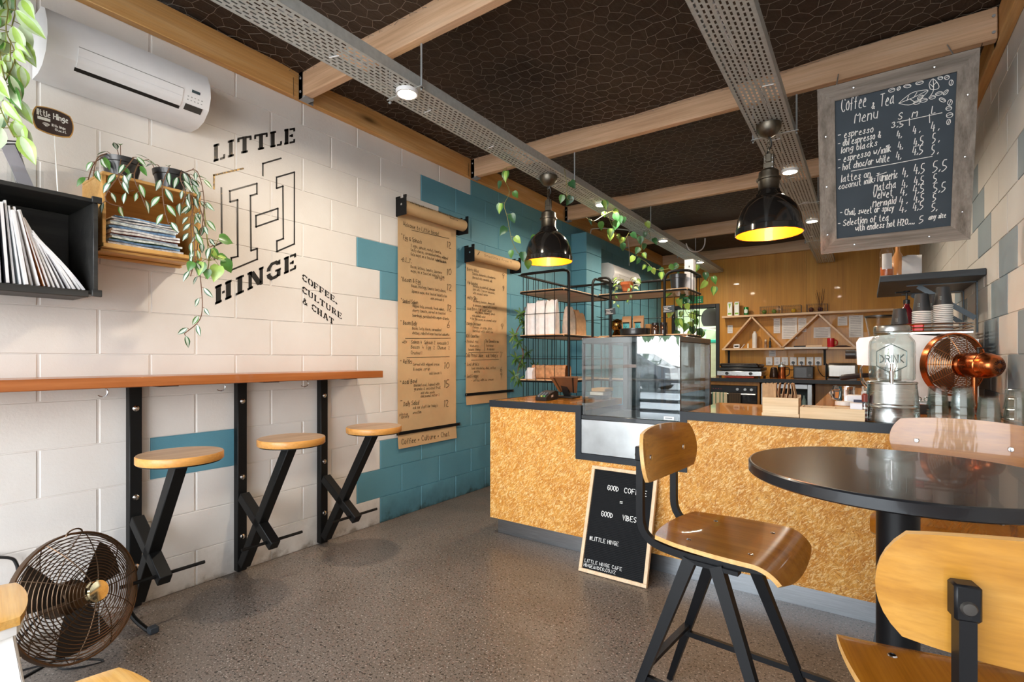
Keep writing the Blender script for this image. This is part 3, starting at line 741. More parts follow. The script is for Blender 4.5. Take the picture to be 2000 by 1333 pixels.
aircon('air_conditioner', 'white split air conditioner on the white wall above wall boxes', 0.58, 1.175, LW, 2.305)

# ---------------------------------------------------------------- painted wall logo (letters lie flat on the blocks)
XL = LW + 0.0056
t = thing('wall_logo', 'large black painted lettering and outlined H emblem on white wall', 'sign', (XL, 1.5, 1.45))
LOGO = NT('logo_gold_speckle'); LOGO.set(0.4, 0, 0.4); v = LOGO.coord(); nz = LOGO.noise(v, 55, 3, 0.7); n2 = LOGO.noise(v, 1.2, 1)
LOGO.col(LOGO.ramp(nz, [(0.62, lin('231d18')), (0.70, lin('7a5c26'))]))  # sparse gold speckle set by noise over near-black
GOLDSPECK = NT('gold_speckled_brown'); GOLDSPECK.set(0.45, 0.2, 0.5); v = GOLDSPECK.coord(); nz = GOLDSPECK.noise(v, 60, 3, 0.7)
GOLDSPECK.col(GOLDSPECK.ramp(nz, [(0.46, lin('3a2a14')), (0.60, lin('b08a3e'))]))  # denser gold speckle set by noise over dark brown
def wl(u, v, X=XL): return P(u, v, X=X)
for txt, o_px, e_px, h, mt in (('LI', (417, 317), (457, 305), 0.092, LOGO.mat), ('TTLE', (464, 302), (576, 279), 0.092, PAINT_BLACK), ('HINGE', (420, 596), (578, 526), 0.098, PAINT_BLACK)):
    a, b = wl(*o_px), wl(*e_px); d = (b - a); slab_letters(t, txt, a, d / abs(d.y), h, abs(d.y), mt)
def cr(x, y): return wl(400 + x / 3.1733, 230 + y / 3.1733)
def poly_line(pts, closed, nm, mat, wd=0.0085):
    m = MB(); pp = [cr(*p) for p in pts]
    segs = list(zip(pp, pp[1:] + (pp[:1] if closed else []))) if closed else list(zip(pp, pp[1:]))
    for a, b in segs:
        d = (b - a).normalized(); ribbon(m, [a - d * wd * .25, b + d * wd * .25], wd, (1, 0, 0))
    return m.build(nm, mat, t, world=True, smooth=False, recalc=False)
poly_line([(237, 315), (57, 357), (57, 440)], False, 'emblem_corner', GOLDSPECK.mat)
poly_line([(472, 252), (360, 285), (360, 358)], False, 'emblem_corner', PAINT_BLACK)
poly_line([(103, 437), (106, 775), (60, 795), (60, 875)], False, 'emblem_outline', LOGO.mat)
poly_line([(155, 455), (323, 408), (323, 472), (283, 484), (287, 825), (325, 812), (325, 878), (165, 945), (165, 870), (205, 860), (203, 510), (157, 522)], True, 'emblem_outline', LOGO.mat)
poly_line([(317, 608), (453, 563), (453, 630), (318, 677)], True, 'emblem_outline', PAINT_BLACK)
poly_line([(445, 370), (555, 338), (555, 783), (447, 830), (447, 765), (487, 750), (484, 425), (445, 438)], True, 'emblem_outline', PAINT_BLACK)
for txt, a, b in (('COFFEE.', (604, 1006), (818, 1156)), ('CULTURE', (604, 1082), (848, 1252)), ('& CHAT', (604, 1150), (800, 1288))):
    p, q = cr(*a), cr(*b); d = q - p; slab_letters(t, txt, p, d / abs(d.y), 0.040, abs(d.y), PAINT_BLACK)

# ---------------------------------------------------------------- black box and pine crate on the wall
def open_crate(name, label, y0, y1, z0, z1, x1, th, side, back, rails=None):
    t = thing(name, label, 'crate', (LW + 0.1, (y0 + y1) / 2, z0)); X0 = LW + 0.006
    for nm, lo, hi in (('top_board', (X0, y0, z1 - th), (x1, y1, z1)), ('bottom_board', (X0, y0, z0), (x1, y1, z0 + th)), ('side_board', (X0, y0, z0 + th), (x1, y0 + th, z1 - th)), ('side_board', (X0, y1 - th, z0 + th), (x1, y1, z1 - th)), ('back_board', (X0, y0 + th, z0 + th), (X0 + 0.008, y1 - th, z1 - th))):
        m = MB(); m.box(lo, hi, bev=0.002); m.build(nm, back if nm == 'back_board' else side, t, world=True)
    for (lo, hi) in rails or []:
        m = MB(); m.box(lo, hi, bev=0.002); m.build('batten', side, t, world=True)
    return t
BB = (-0.05, 0.712, 1.412, 1.792); XB = -2.50
open_crate('wall_box', 'black stained open timber box on the wall holding standing magazines', *BB, XB, 0.016, BLACKWOOD, BLACKWOOD,
           [((XB, 0.690, 1.405), (XB + 0.012, 0.722, 1.432)), ((XB, 0.690, 1.775), (XB + 0.012, 0.722, 1.80)), ((XB, -0.05, 1.40), (XB + 0.008, 0.68, 1.425))])
PC = (0.742, 1.118, 1.618, 1.930); XP = -2.56
open_crate('pine_crate', 'golden pine crate on the wall with newspapers inside and two plants on top', *PC, XP, 0.013, CRATEWOOD, CRATEBACK,
           [((XP, 0.742, 1.618), (XP + 0.012, 1.118, 1.636)), ((LW + 0.02, 0.742, 1.606), (LW + 0.05, 1.118, 1.617)), ((XP - 0.05, 0.742, 1.606), (XP - 0.02, 1.118, 1.617))])
# magazines standing and leaning in the black box
rg = random.Random(3)
mcols = ['4aa7c9', 'e9e9ec', '8f9fd8', '26242a', 'f0eeee', 'dfe6ea', 'f2f0ef', 'e8d9c9', 'eceaea', 'd98a4a', 'f3f1f0', 'e2dedd', 'f0ecec', 'e5e2e2', 'c9c6c8', 'efefef', 'e8e4e4', 'f4f2f2']
nmag = 18
for i in range(nmag):
    f = i / (nmag - 1); yb = 0.405 + 0.275 * f ** 0.9; lean = 0.02 + 0.62 * f ** 1.6; H = 0.30 - 0.06 * f + rg.uniform(-.015, .012); th = rg.choice([0.004, 0.006, 0.009]); D = 0.21
    curve = 0.0 if f < 0.55 else 0.05 * (f - 0.5); zb = 1.4295; col = mcols[i]
    m = MB(); xf = XB - 0.02 - rg.uniform(0, 0.03)
    nmc = {'4aa7c9': 'blue', '8f9fd8': 'lilac', '26242a': 'black', 'd98a4a': 'orange spined', 'e8d9c9': 'cream', 'c9c6c8': 'grey'}.get(col, 'white')
    def fn(u, v, H=H, lean=lean, yb=yb, curve=curve, xf=xf):
        s_ = (v + 1) / 2; return (xf - D * (u + 1) / 2, yb - H * s_ * math.sin(lean) + curve * (s_ * (1 - s_)) * 1.2 - curve * 0, zb + 0.004 + H * s_ * math.cos(lean) - curve * 0.5 * s_)
    m.shell(fn, 1, 7, th, 0, 1)
    o = m.build('magazine', [plain(col, 0.35, 0, 0.5, 0.1), PAPER_WHITE])
    tag(o, '%s magazine leaning in the black wall box, %s from its left' % (nmc, ORD[i]), 'magazine', 'magazines in the black wall box')
# folded newspapers piled in the pine crate
ncol = ['6a8fa8', 'e9e6e4', '4f7f5f', 'd8d5d6', 'a7504a', 'e7e5e5', '5f86b8', 'dedbd8', 'c9cfd8', 'e8e6e6', '8d99a8', 'e2e0e0']
z = PC[2] + 0.0135
for i in range(12):
    th = 0.0105 if i < 8 else 0.0075; y0 = PC[0] + 0.022 + rg.uniform(0, .012) + i * 0.0015; y1 = PC[1] - 0.045 - rg.uniform(0, .03) - i * 0.004; x1 = XP - 0.012 - rg.uniform(0, .02)
    m = MB(); e0 = z
    def fn(u, v, y0=y0, y1=y1, x1=x1, th=th, e0=e0, i=i):
        t_ = (v + 1) / 2; return (x1 - 0.2 * (u + 1) / 2, y0 + (y1 - y0) * t_, e0 + th + 0.0016 * math.sin(t_ * 9 + i))
    m.shell(fn, 1, 12, th * 0.82, 0, 1)
    o = m.build('newspaper', [plain(ncol[i], 0.6), plain(['e3e1df', '7fa2c4', 'cfd6cf', 'b9c4cf', 'd9d2cc'][i % 5], 0.7, var=0.5, scale=45)])
    tag(o, 'folded newspaper in the pine crate, %s from the bottom of the pile' % ORD[i], 'newspaper', 'newspapers in the pine crate'); z += th + 0.0012

# plants on the crate
def trailing(name, label, loc, r0, r1, h, seed, vines, shape, slots, L, W, gap, mats, tuft=10, potmat=None, face=(0.8, -0.5, 0.2), petiole=0.012):
    t = thing(name, label, 'plant', loc); pot(t, 0, r0, r1, h, potmat or plain('262627', 0.3, 0, 0.5, 0.15)); q = random.Random(seed); st, lf = MB(), MB()
    for v in vines: vine(st, lf, v, gap, L, W, shape, slots, q, face=face, petiole=petiole)
    for k in range(tuft):
        a = q.uniform(0, 6.28); rr = r1 * q.uniform(0.3, 0.95); b = Vector(loc) + Vector((rr * math.cos(a), rr * math.sin(a), h * 0.85)); e = b + Vector((math.cos(a) * 0.03, math.sin(a) * 0.03, q.uniform(0.01, 0.05)))
        st.tube(smooth_path([b, (b + e) / 2 + Vector((0, 0, 0.012)), e], 3), 0.0016, 4)
        leaf(lf, e, (math.cos(a), math.sin(a), q.uniform(-0.5, 0.6)), (0.3, -0.3, 1), L * q.uniform(.8, 1.1), W, shape, *q.choice(slots), q.uniform(.3, .8))
    st.build('stem', STEMB if shape == 'lance' else STEM, t, world=True, recalc=False); lf.build('foliage', mats, t, world=True, recalc=False)
    return t
Vm = [LEAFD, STRIPE, LEAF, LEAFL, LEAFP]
zt = PC[3] + 0.0005; A = Vector((-2.635, 0.832, zt)); B_ = Vector((-2.635, 1.022, zt))
def px(u, v, X): return P(u, v, X=X)
trailing('potted_plant', 'black pot of striped trailing plant at left end of pine crate', A, 0.055, 0.072, 0.085, 21,
         [[A + Vector((0.05, 0.02, 0.09)), A + Vector((0.11, 0.0, 0.06)), px(205, 385, XP + .05), px(240, 405, XP + .05)],
          [A + Vector((0.05, 0.05, 0.09)), px(262, 345, XP + .05), px(275, 380, XP + .05), px(285, 405, XP + .04)],
          [A + Vector((0.03, -0.06, 0.09)), px(190, 310, XP), px(182, 345, XP)], [A + Vector((0.0, -0.05, 0.09)), px(185, 318, XP - .05), px(172, 352, XP - .02)],
          [A + Vector((0.06, -0.02, 0.08)), px(232, 350, XP + .05), px(248, 372, XP + .06), px(262, 372, XP + .05)]], 'lance', [(0, 1), (2, 1), (2, 2), (0, 1)], 0.052, 0.02, 0.036, Vm, 8)
trailing('potted_plant', 'black pot of striped plant trailing far down beside wall logo', B_, 0.055, 0.07, 0.09, 22,
         [[B_ + Vector((0.05, 0.04, 0.095)), px(385, 335, XP + .02), px(398, 385, XP + .03), px(395, 440, XP + .04), px(385, 490, XP + .05), px(392, 550, XP + .04), px(395, 600, XP + .03), px(388, 628, XP + .03), px(360, 652, XP + .02)],
          [B_ + Vector((0.06, 0.02, 0.095)), px(352, 350, XP + .04), px(362, 375, XP + .05), px(356, 400, XP + .05)],
          [B_ + Vector((0.06, -0.03, 0.09)), px(318, 360, XP + .04), px(320, 400, XP + .05), px(330, 440, XP + .04)],
          [B_ + Vector((0.05, 0.05, 0.09)), px(378, 400, XP + .04), px(372, 430, XP + .05), px(375, 470, XP + .05)],
          [B_ + Vector((0.05, 0.05, 0.09)), px(376, 420, XP + .06), px(380, 500, XP + .06), px(372, 540, XP + .05)],
          [B_ + Vector((0.04, 0.06, 0.09)), px(398, 430, XP + .03), px(408, 480, XP + .05), px(420, 475, XP + .05)]], 'lance', [(0, 1), (0, 1), (2, 1)], 0.056, 0.022, 0.029, Vm, 8)
o_st, o_lf = MB(), MB(); q = random.Random(4); pth = [px(398, 400, XP + .03), px(404, 460, XP + .05), px(408, 510, XP + .05), px(402, 545, XP + .05)]
pt = thing('pothos_cutting', 'glossy green heart leaves hanging among striped trails beside logo', 'plant', pth[0])
o_st.tube(smooth_path(pth, 5), 0.0025, 5)
for (u, v, du, dv, L) in ((438, 468, 10, 3, .075), (418, 495, 6, 8, .06), (440, 512, 3, 5, .075), (424, 528, -3, 9, .085), (392, 520, -2, 8, .07), (440, 505, 14, 3, .06), (372, 520, -4, 8, .05), (405, 535, 0, 9, .05)):
    b = px(u - du, v - dv, XP + .06); e = px(u + du * 2, v + dv * 2, XP + .06); o_st.tube(smooth_path([pth[2], (pth[2] + b) / 2 + Vector((.01, 0, .012)), b], 3), 0.0015, 4)
    leaf(o_lf, b, e - b, (1, -0.5, 0.3), L, L * .72, 'heart', *q.choice([(0, 0), (0, 1), (1, 1)]), 0.35)
o_st.build('stem', STEM, pt, world=True, recalc=False); o_lf.build('foliage', [LEAF, LEAFL], pt, world=True, recalc=False)
# hanging plant at the top left corner
hp = Vector((-2.52, 0.17, 2.46)); t = thing('hanging_plant', 'pale variegated leafy plant hanging at top left corner of the room', 'plant', hp)
m = MB(); m.lathe([(0, 0), (0.07, 0), (0.095, 0.13), (0.085, 0.13), (0.06, 0.02), (0, 0.02)], 24, 0, Matrix.Translation(hp)); m.build('pot', plain('2a2a2a'), t, world=True)
st, lf = MB(), MB(); q = random.Random(9)
for k in range(3):
    a = k * 2.1; st.tube([hp + Vector((0.09 * math.cos(a), 0.09 * math.sin(a), 0.13)), hp + Vector((0, 0, 0.4))], 0.0015, 4)
for pts in ([(8, -60), (30, 10), (22, 60), (20, 120)], [(0, -20), (12, 60), (30, 110), (10, 160)], [(-20, 60), (5, 140), (20, 200), (15, 240)], [(-30, 140), (0, 210), (18, 250), (28, 268)]):
    vine(st, lf, [hp + Vector((0.05, 0.03, 0.11))] + [P(a, b, X=-2.50 + q.uniform(-.03, .03)) for a, b in pts], 0.028, 0.095, 0.045, 'lance', [(0, 2), (2, 1), (1, 2), (2, 2)], q, face=(0.9, -0.5, 0.2), petiole=0.02)
st.build('stem', STEM, t, world=True, recalc=False); lf.build('foliage', [LEAF, LEAFL, LEAFP], t, world=True, recalc=False)
# little round-cornered sign on a stick, and the leaflet holder, both on the black box
sx = -2.60; c = P(104, 239, X=sx); t = thing('stick_sign', 'small dark rounded sign on a thin white stick above black box', 'sign', (sx, c.y, 1.7925))
hw, hh = 0.058, 0.048
def sq(u, v, k=0.62): return (u * (1 - k + k * math.sqrt(max(0, 1 - v * v / 2))), v * (1 - k + k * math.sqrt(max(0, 1 - u * u / 2))))
m = MB(); m.shell(lambda u, v: (sx + 0.003, c.y + sq(u, v)[0] * (hw + .004), c.z + sq(u, v)[1] * (hh + .004)), 10, 10, 0.004); m.build('backing_board', plain('c99a55'), t, world=True)
m = MB(); m.shell(lambda u, v: (sx + 0.0045, c.y + sq(u, v)[0] * hw, c.z + sq(u, v)[1] * hh), 10, 10, 0.001); m.build('sign_face', plain('3a2b26', 0.5), t, world=True)
m = MB(); m.tube([(sx, c.y + 0.004, c.z - hh), (sx + 0.01, c.y + 0.012, 1.7935)], 0.0025, 6); m.build('stick', WHITEPAINT, t, world=True)
m = MB(); xx = sx + 0.0052; U, Vv = (0, 1, 0), (0, 0, 1)
write(m, 'little Hinge', (xx, c.y - 0.048, c.z + 0.012), U, Vv, 0.021, 0.0034, width=0.094)
for k in range(2):
    y = c.y - 0.044 + k * 0.019; ribbon(m, [(xx, y, c.z + .001), (xx, y + .012, c.z + .001)], 0.011, (1, 0, 0))
for r_ in (0.004, 0.009, 0.014): ribbon(m, [(xx, c.y - 0.022 + r_ * math.cos(a), c.z - 0.027 + r_ * math.sin(a)) for a in [R(q_) for q_ in range(45, 140, 15)]], 0.003, (1, 0, 0))
write(m, 'little hinge', (xx, c.y - 0.005, c.z - 0.018), U, Vv, 0.009, 0.0016, width=0.042); write(m, 'Guest', (xx, c.y + 0.004, c.z - 0.032), U, Vv, 0.009, 0.0016)
m.build('lettering', CHALK, t, world=True, smooth=False, recalc=False)
t = thing('leaflet_holder', 'clear acrylic holder on black box with dark leaflets', 'holder', (-2.62, 0.55, 1.7925)); y0 = P(50, 330, X=-2.6).y
m = MB()
for lo, hi in (((-2.66, y0 - .04, 1.7925), (-2.657, y0 + .05, 1.95)), ((-2.60, y0 - .04, 1.7925), (-2.597, y0 + .05, 1.88)), ((-2.66, y0 - .04, 1.7925), (-2.597, y0 + .05, 1.795))): m.box(lo, hi)
m.build('holder', ACRYLIC, t, world=True)
for i in range(4):
    m = MB(); m.bar((-2.648 + i * .012, y0 + 0.012, 1.797), (-2.652 + i * .012, y0 - 0.035 - .004 * i, 1.985 - .01 * i), 0.042, 0.003, up=(1, 0, 0)); o = m.build('leaflet', plain(['2a2626', 'd6d6da', '2c282b', '9b98a0'][i], 0.3, 0, 0.5, 0.2))
    tag(o, 'folded leaflet in the acrylic holder, %s from the wall' % ORD[i], 'leaflet', 'leaflets in the acrylic holder')

# ---------------------------------------------------------------- kraft paper menus
SHEET = {}
def scroll(label, y0, y1, ztop, zbar, zend, pw):
    t = thing('paper_menu_roll', label, 'menu', (LW + 0.06, (y0 + y1) / 2, zend), 0, 'kraft paper menu rolls'); xr, rr = LW + 0.066, 0.046
    for y in (y0, y1):
        m = MB(); m.box((LW + 0.006, y - 0.0025, ztop - 0.095), (LW + 0.115, y + 0.0025, ztop + 0.03), bev=0.001); m.box((LW + 0.006, y - (0 if y == y0 else .03), ztop - 0.095), (LW + 0.009, y + (.03 if y == y0 else 0), ztop + 0.03))
        m.box((LW + 0.006, y - 0.003, ztop + 0.03), (LW + 0.05, y + 0.003, ztop + 0.045)); m.box((LW + 0.085, y - 0.003, ztop + 0.03), (LW + 0.115, y + 0.003, ztop + 0.05)); m.build('bracket', BLACKSTEEL, t, world=True)
    m = MB(); m.cyl((xr, y0 - 0.004, ztop - 0.015), (xr, y1 + 0.004, ztop - 0.015), 0.008, 10); m.build('rod', CHROME, t, world=True)
    m = MB(); m.cyl((xr, y0 + 0.008, ztop - 0.025), (xr, y1 - 0.008, ztop - 0.025), rr, 36); m.build('paper_roll', PAPER_KRAFT, t, world=True)
    a0, a1 = y0 + 0.012, y0 + 0.012 + pw
    def fn(u, v):
        s = (v + 1) / 2; z = zend + (ztop - 0.02 - zend) * s; x = LW + 0.0125 + 0.0012 * math.sin(u * 5 + z * 4)
        if z < zbar: x += 0.9 * (zbar - z) ** 1.6 * 0.35
        return (x + (0.004 if s > .97 else 0), a0 + (a1 - a0) * (u + 1) / 2, z)
    m = MB(); m.shell(fn, 8, 60, 0.0008); SHEET[t.name] = m.build('paper_sheet', PAPER_KRAFT, t, world=True)
    m = MB(); m.box((LW + 0.015, y0 - 0.005, zbar - 0.012), (LW + 0.021, y1 + 0.01, zbar + 0.012), bev=0.002); bar_o = m.build('tear_bar', BLACKSTEEL, t, world=True)
    for y in (y0 + 0.006, y1 - 0.001):
        m = MB(); m.cyl((LW + 0.021, y, zbar), (LW + 0.0235, y, zbar), 0.006, 10); m.build('screw', CHROME, bar_o, world=True)
    return t
XS = LW + 0.0155
def lines(t, rows, off, sc, X, mats=(INK, INK_SOFT)):
    for slot in (0, 1):
        m = MB(); rg = random.Random(8)
        for (x0, y0, x1, txt, hp_) in rows:
            soft = 1 if txt[0] in '0123456789' and len(txt) < 3 else 0
            if soft != slot: continue
            a = P(off[0] + x0 / sc, off[1] + y0 / sc, X=X); b = P(off[0] + x1 / sc, off[1] + y0 / sc, X=X); zc = -SN * a.x + CS * a.y
            h = hp_ / sc * zc / F
            write(m, txt, a, (0, 1, 0), (0, 0, 1), h, max(0.0022, h * 0.09), slant=0.1, jit=0.05, width=b.y - a.y, rg=rg)
        if m.v: m.build('lettering', mats[slot], SHEET[t.name], world=True, smooth=False, recalc=False)
def rule(t, segs, off, sc, X):
    m = MB()
    for (x0, y0, x1, y1) in segs: ribbon(m, [P(off[0] + x0 / sc, off[1] + y0 / sc, X=X), P(off[0] + x1 / sc, off[1] + y1 / sc, X=X)], 0.003, (1, 0, 0))
    m.build('ruled_line', INK, SHEET[t.name], world=True, smooth=False, recalc=False)
t = scroll('tall kraft paper food menu roll with black brackets, ending in Coffee Culture Chat', 2.545, 3.235, 2.29, 0.612, 0.50, 0.64)
O1, S1, O2, S2 = (760, 360), 5.128, (760, 600), 4.76
lines(t, [(140, 415, 500, 'Welcome to Little hinge!', 42), (140, 550, 330, 'Egg & Spinach', 42), (578, 632, 628, '12', 62), (218, 625, 525, '2 eggs, spinach, rocket, tomato,', 30), (216, 668, 592, 'tasty cheese, caramelised onion, whipped', 30), (216, 712, 572, 'feta mayo, on a toasted ciabatta bun', 30), (475, 775, 575, 'add bacon 4', 26),
    (135, 775, 232, 'B.L.T.', 44), (578, 908, 632, '10', 66), (216, 838, 532, 'Bacon, lettuce, tomato, Japanese', 30), (218, 880, 555, 'mayo, on a toasted ciabatta bun', 30), (458, 945, 555, 'add egg 2', 26), (135, 970, 318, 'Bacon & Egg', 44), (578, 1062, 636, '12', 66), (224, 1030, 572, 'Bacon, fried egg, tomato, tasty cheese,', 30), (224, 1085, 580, 'Japanese mayo, on a toasted ciabatta bun', 30), (415, 1155, 552, 'add avocado 3', 26),
    (135, 1188, 292, 'Smoked Salmon', 42), (582, 1268, 634, '12', 66), (234, 1232, 556, 'Whipped feta, avocado, fresh salmon,', 30), (234, 1276, 566, 'cherry tomato, served on toasted', 30), (232, 1328, 602, 'Sourdough, garnished with capers & herbs', 30), (122, 510, 134, '•', 40), (120, 765, 134, '•', 40), (120, 945, 134, '•', 40), (118, 1160, 132, '•', 40)], O1, S1, XS)
lines(t, [(130, 162, 262, 'Bacon Belly', 40), (538, 192, 572, '6', 62), (215, 208, 486, 'Bacon, tasty cheese, caramelised', 27), (215, 252, 562, 'chutney, rolled between toasted ciabatta', 27), (122, 338, 168, 'with:', 30), (205, 340, 556, 'Salmon 4  Spinach 2  Avocado 3', 34), (203, 388, 566, 'Bacon  4  Egg  2  Cheese  2', 34), (203, 440, 308, 'Crushed 1', 30), (130, 528, 217, 'Waffles', 42), (510, 572, 570, '10', 60), (222, 548, 470, 'Served with whipped cream', 28), (222, 592, 382, '& maple syrup', 28), (374, 628, 490, 'add bacon 4', 26),
    (125, 718, 262, 'Acai Bowl', 46), (510, 752, 570, '15', 72), (230, 742, 470, 'Blended acai, topped with', 28), (232, 778, 482, 'granola & seasonal fruit', 28), (294, 812, 426, 'add chia seeds', 24), (294, 842, 470, 'add peanut butter 2', 24), (135, 922, 282, 'Daily Salad', 42), (510, 928, 560, '12', 62), (222, 952, 456, 'ask our staff for today\'s', 28), (222, 996, 302, 'creation', 28), (96, 1012, 180, 'please', 26), (110, 1036, 188, 'specify', 26), (104, 512, 120, '•', 34), (102, 702, 118, '•', 34), (104, 905, 128, '-', 60), (106, 140, 120, '•', 34)], O2, S2, XS)
rule(t, [(150, 292, 572, 290), (165, 470, 562, 462)], O2, S2, XS); rule(t, [(225, 460, 600, 545)], O1, S1, XS)
mm = MB(); xf = LW + 0.0205; yy = 2.585; write(mm, 'Coffee • Culture • Chat', (xf, yy, 0.528), (0, 1, 0), (0, 0, 1), 0.040, 0.0034, width=0.53, rg=random.Random(2)); mm.build('lettering', INK, t, world=True, smooth=False, recalc=False)
mm = MB(); th = R(28); oc = Vector((LW + 0.066 + 0.0472 * math.cos(th), 2.59, 2.265 + 0.0472 * math.sin(th))); up_ = Vector((-math.sin(th), 0, math.cos(th)))
write(mm, 'www.hingeandco.co.nz', oc, (0, 1, 0), up_, 0.024, 0.0028, width=0.24); write(mm, '#littlehinge #hingeandco', oc + Vector((0, 0.30, 0)) + up_ * 0.004, (0, 1, 0), up_, 0.020, 0.0026, width=0.26); write(mm, '#coffee', oc + Vector((0, 0.42, 0)) - up_ * 0.02, (0, 1, 0), up_, 0.018, 0.0024)
mm.build('lettering', INK, t, world=True, smooth=False, recalc=False)
t = scroll('shorter kraft paper drinks menu roll on teal wall above the counter end', 3.315, 4.02, 2.075, 0.852, 0.762, 0.60)
lines(t, [(782, 862, 900, 'Berry Bliss', 34), (1130, 940, 1160, '9', 50), (838, 905, 1070, 'Banana, blueberries, strawberries', 26), (838, 945, 1035, 'blended with coconut milk', 26), (786, 998, 890, 'Pip banana', 34), (1132, 1065, 1160, '9', 50), (842, 1030, 1064, 'Banana, passionfruit, pineapple', 24), (842, 1065, 1064, 'kiwi with 2 brown bananas,', 24), (842, 1100, 992, 'with coconut water', 24), (784, 1150, 884, 'Nutty Silky', 34), (842, 1180, 1060, 'Blueberry, banana, almond milk', 24), (842, 1222, 1080, '& cinnamon topped with coconut', 24), (784, 1258, 1030, 'Acai Berry / or Acai Cacao', 34), (860, 1292, 1062, 'acai, banana, blueberry, spinach', 24), (832, 1328, 968, 'with coconut water', 24), (760, 842, 776, '•', 34), (758, 970, 774, '•', 34), (758, 1130, 774, '•', 34), (756, 1240, 772, '•', 34)], O1, S1, XS)
lines(t, [(755, 118, 1000, '* for the cacao, no coconut water', 22), (722, 165, 858, 'Mango Dreamer', 32), (1035, 205, 1068, '9', 50), (778, 198, 962, 'Mango, orange juice,', 24), (778, 232, 970, 'blended with mint ice', 24), (718, 282, 840, "Kid's Smoothies", 32), (724, 332, 832, 'Peanut Nut', 28), (895, 330, 1022, 'The Chocolate one', 28), (752, 372, 832, 'blueberry', 24), (905, 368, 972, 'banana', 24), (738, 405, 850, 'banana & honey', 24), (912, 402, 980, '& cacao', 24), (712, 466, 1022, 'Cold Press Juice  (ask today\'s)', 36), (1030, 465, 1060, '7', 46), (724, 548, 838, 'Iced drinks', 32), (768, 582, 992, 'Iced chocolate, chai, coffee', 24), (792, 610, 846, 'mocha', 24), (1030, 600, 1060, '6', 46), (724, 660, 832, 'Iced Frappe', 32), (1030, 660, 1060, '9', 46), (764, 696, 972, '- coffee with ice cream', 24), (704, 330, 720, '•', 34), (702, 540, 718, '•', 34), (702, 655, 718, '•', 34), (706, 148, 722, '•', 34)], O2, S2, XS)
rule(t, [(740, 425, 1020, 420), (765, 495, 1020, 488), (885, 310, 885, 412)], O2, S2, XS)
mm = MB(); ct = Vector((LW + 0.066 + 0.0472, 0, 0)); ribbon(mm, [(LW + 0.1127, 3.36, 2.04), (LW + 0.1127, 3.385, 2.07)], 0.008, (1, 0, 0)); write(mm, 'Smoothies from 9', (LW + 0.1127, 3.45, 2.045), (0, 1, 0), (0, 0, 1), 0.022, 0.0026, width=0.42); mm.build('lettering', INK_SOFT, t, world=True, smooth=False, recalc=False)

# ---------------------------------------------------------------- floor fan
def cage(mb, M, Rr, depth, rings, spokes, wr, dome=1.0):
    """concentric wire rings on a shallow dome plus radial spokes; axis +Z, rim at z=0"""
    def pt(f, a): rr = Rr * f; return M @ Vector((rr * math.cos(a), rr * math.sin(a), depth * (1 - f ** 2.4) * dome))
    for i in range(rings):
        f = 0.16 + 0.84 * i / (rings - 1); N = 40
        mb.tube([pt(f, 2 * math.pi * k / N) for k in range(N)], wr, 4, closed=True)
    for k in range(spokes):
        a = 2 * math.pi * k / spokes; mb.tube([pt(f / 8, a) for f in range(1, 9)], wr * 1.1, 4)
fc = Vector((-2.43, 0.635, 0.268)); ax = Vector((0.87, 0.40, 0.27)).normalized(); Mf = Matrix.Translation(fc) @ rot_to(ax)
t = thing('floor_fan', 'bronze wire cage floor fan standing under the bar shelf', 'fan', (fc.x, fc.y, 0))
m = MB(); cage(m, Mf, 0.228, 0.085, 18, 10, 0.0020); m.build('front_guard', BRONZE, t, world=True, recalc=False)
m = MB(); cage(m, Mf @ Matrix.Translation((0, 0, -0.020)), 0.228, 0.10, 16, 10, 0.0018, -1.0); m.build('rear_guard', BRONZE, t, world=True, recalc=False)
m = MB(); m.lathe([(0.228, -0.022), (0.233, -0.022), (0.234, -0.010), (0.233, 0.004), (0.228, 0.004), (0.228, -0.022)], 56, 0, Mf); m.build('rim_band', BRONZE, t, world=True)
m = MB()
for k in range(3):
    a = 2 * math.pi * k / 3 + 0.5
    def fn(u, v, a=a):
        r_ = 0.05 + 0.15 * (u + 1) / 2; w_ = 0.55 - 0.1 * (u + 1) / 2; an = a + v * w_ ; return Mf @ Vector((r_ * math.cos(an), r_ * math.sin(an), -0.02 + v * 0.022))
    m.shell(fn, 6, 6, 0.0015)
m.build('blades', plain('2a221c', 0.5), t, world=True)
m = MB(); m.lathe([(0, -0.14), (0.05, -0.135), (0.062, -0.11), (0.062, -0.035), (0.045, -0.02), (0.045, 0.0), (0, 0.0)], 24, 0, Mf); m.build('motor', BRONZE, t, world=True)
m = MB(); m.lathe([(0.04, 0.070), (0.04, 0.088), (0.036, 0.093), (0, 0.095)], 32, 0, Mf); plabel(m.build('hub_badge', metal('polished_brass', 'd9c9a0', 0.08), t, world=True), 'polished disc at the centre of the guard')
m = MB(); hub = Mf @ Vector((0, -0.0, 0.09))
m.tube([hub + Vector((0, 0, -0.04)), hub + Vector((-.004, .002, -0.1)), hub + Vector((-.008, .004, -0.165))], 0.0016, 6); m.build('pull_cord', CHROME, t, world=True)
sxv = Vector((ax.y, -ax.x, 0)).normalized()      # sideways
pL = fc + sxv * -0.248 - ax * 0.02; pR = fc + sxv * 0.248 - ax * 0.02; bk = Vector((-ax.x, -ax.y, 0)).normalized()
m = MB()
for p_ in (pL, pR):
    f_ = Vector((p_.x, p_.y, 0.012)); m.tube(smooth_path([p_, p_ + Vector((0, 0, -0.10)) + bk * 0.03, f_ + Vector((0, 0, 0.06)) + bk * 0.02, f_ - bk * 0.06, f_ - bk * 0.10], 5), 0.010, 8)
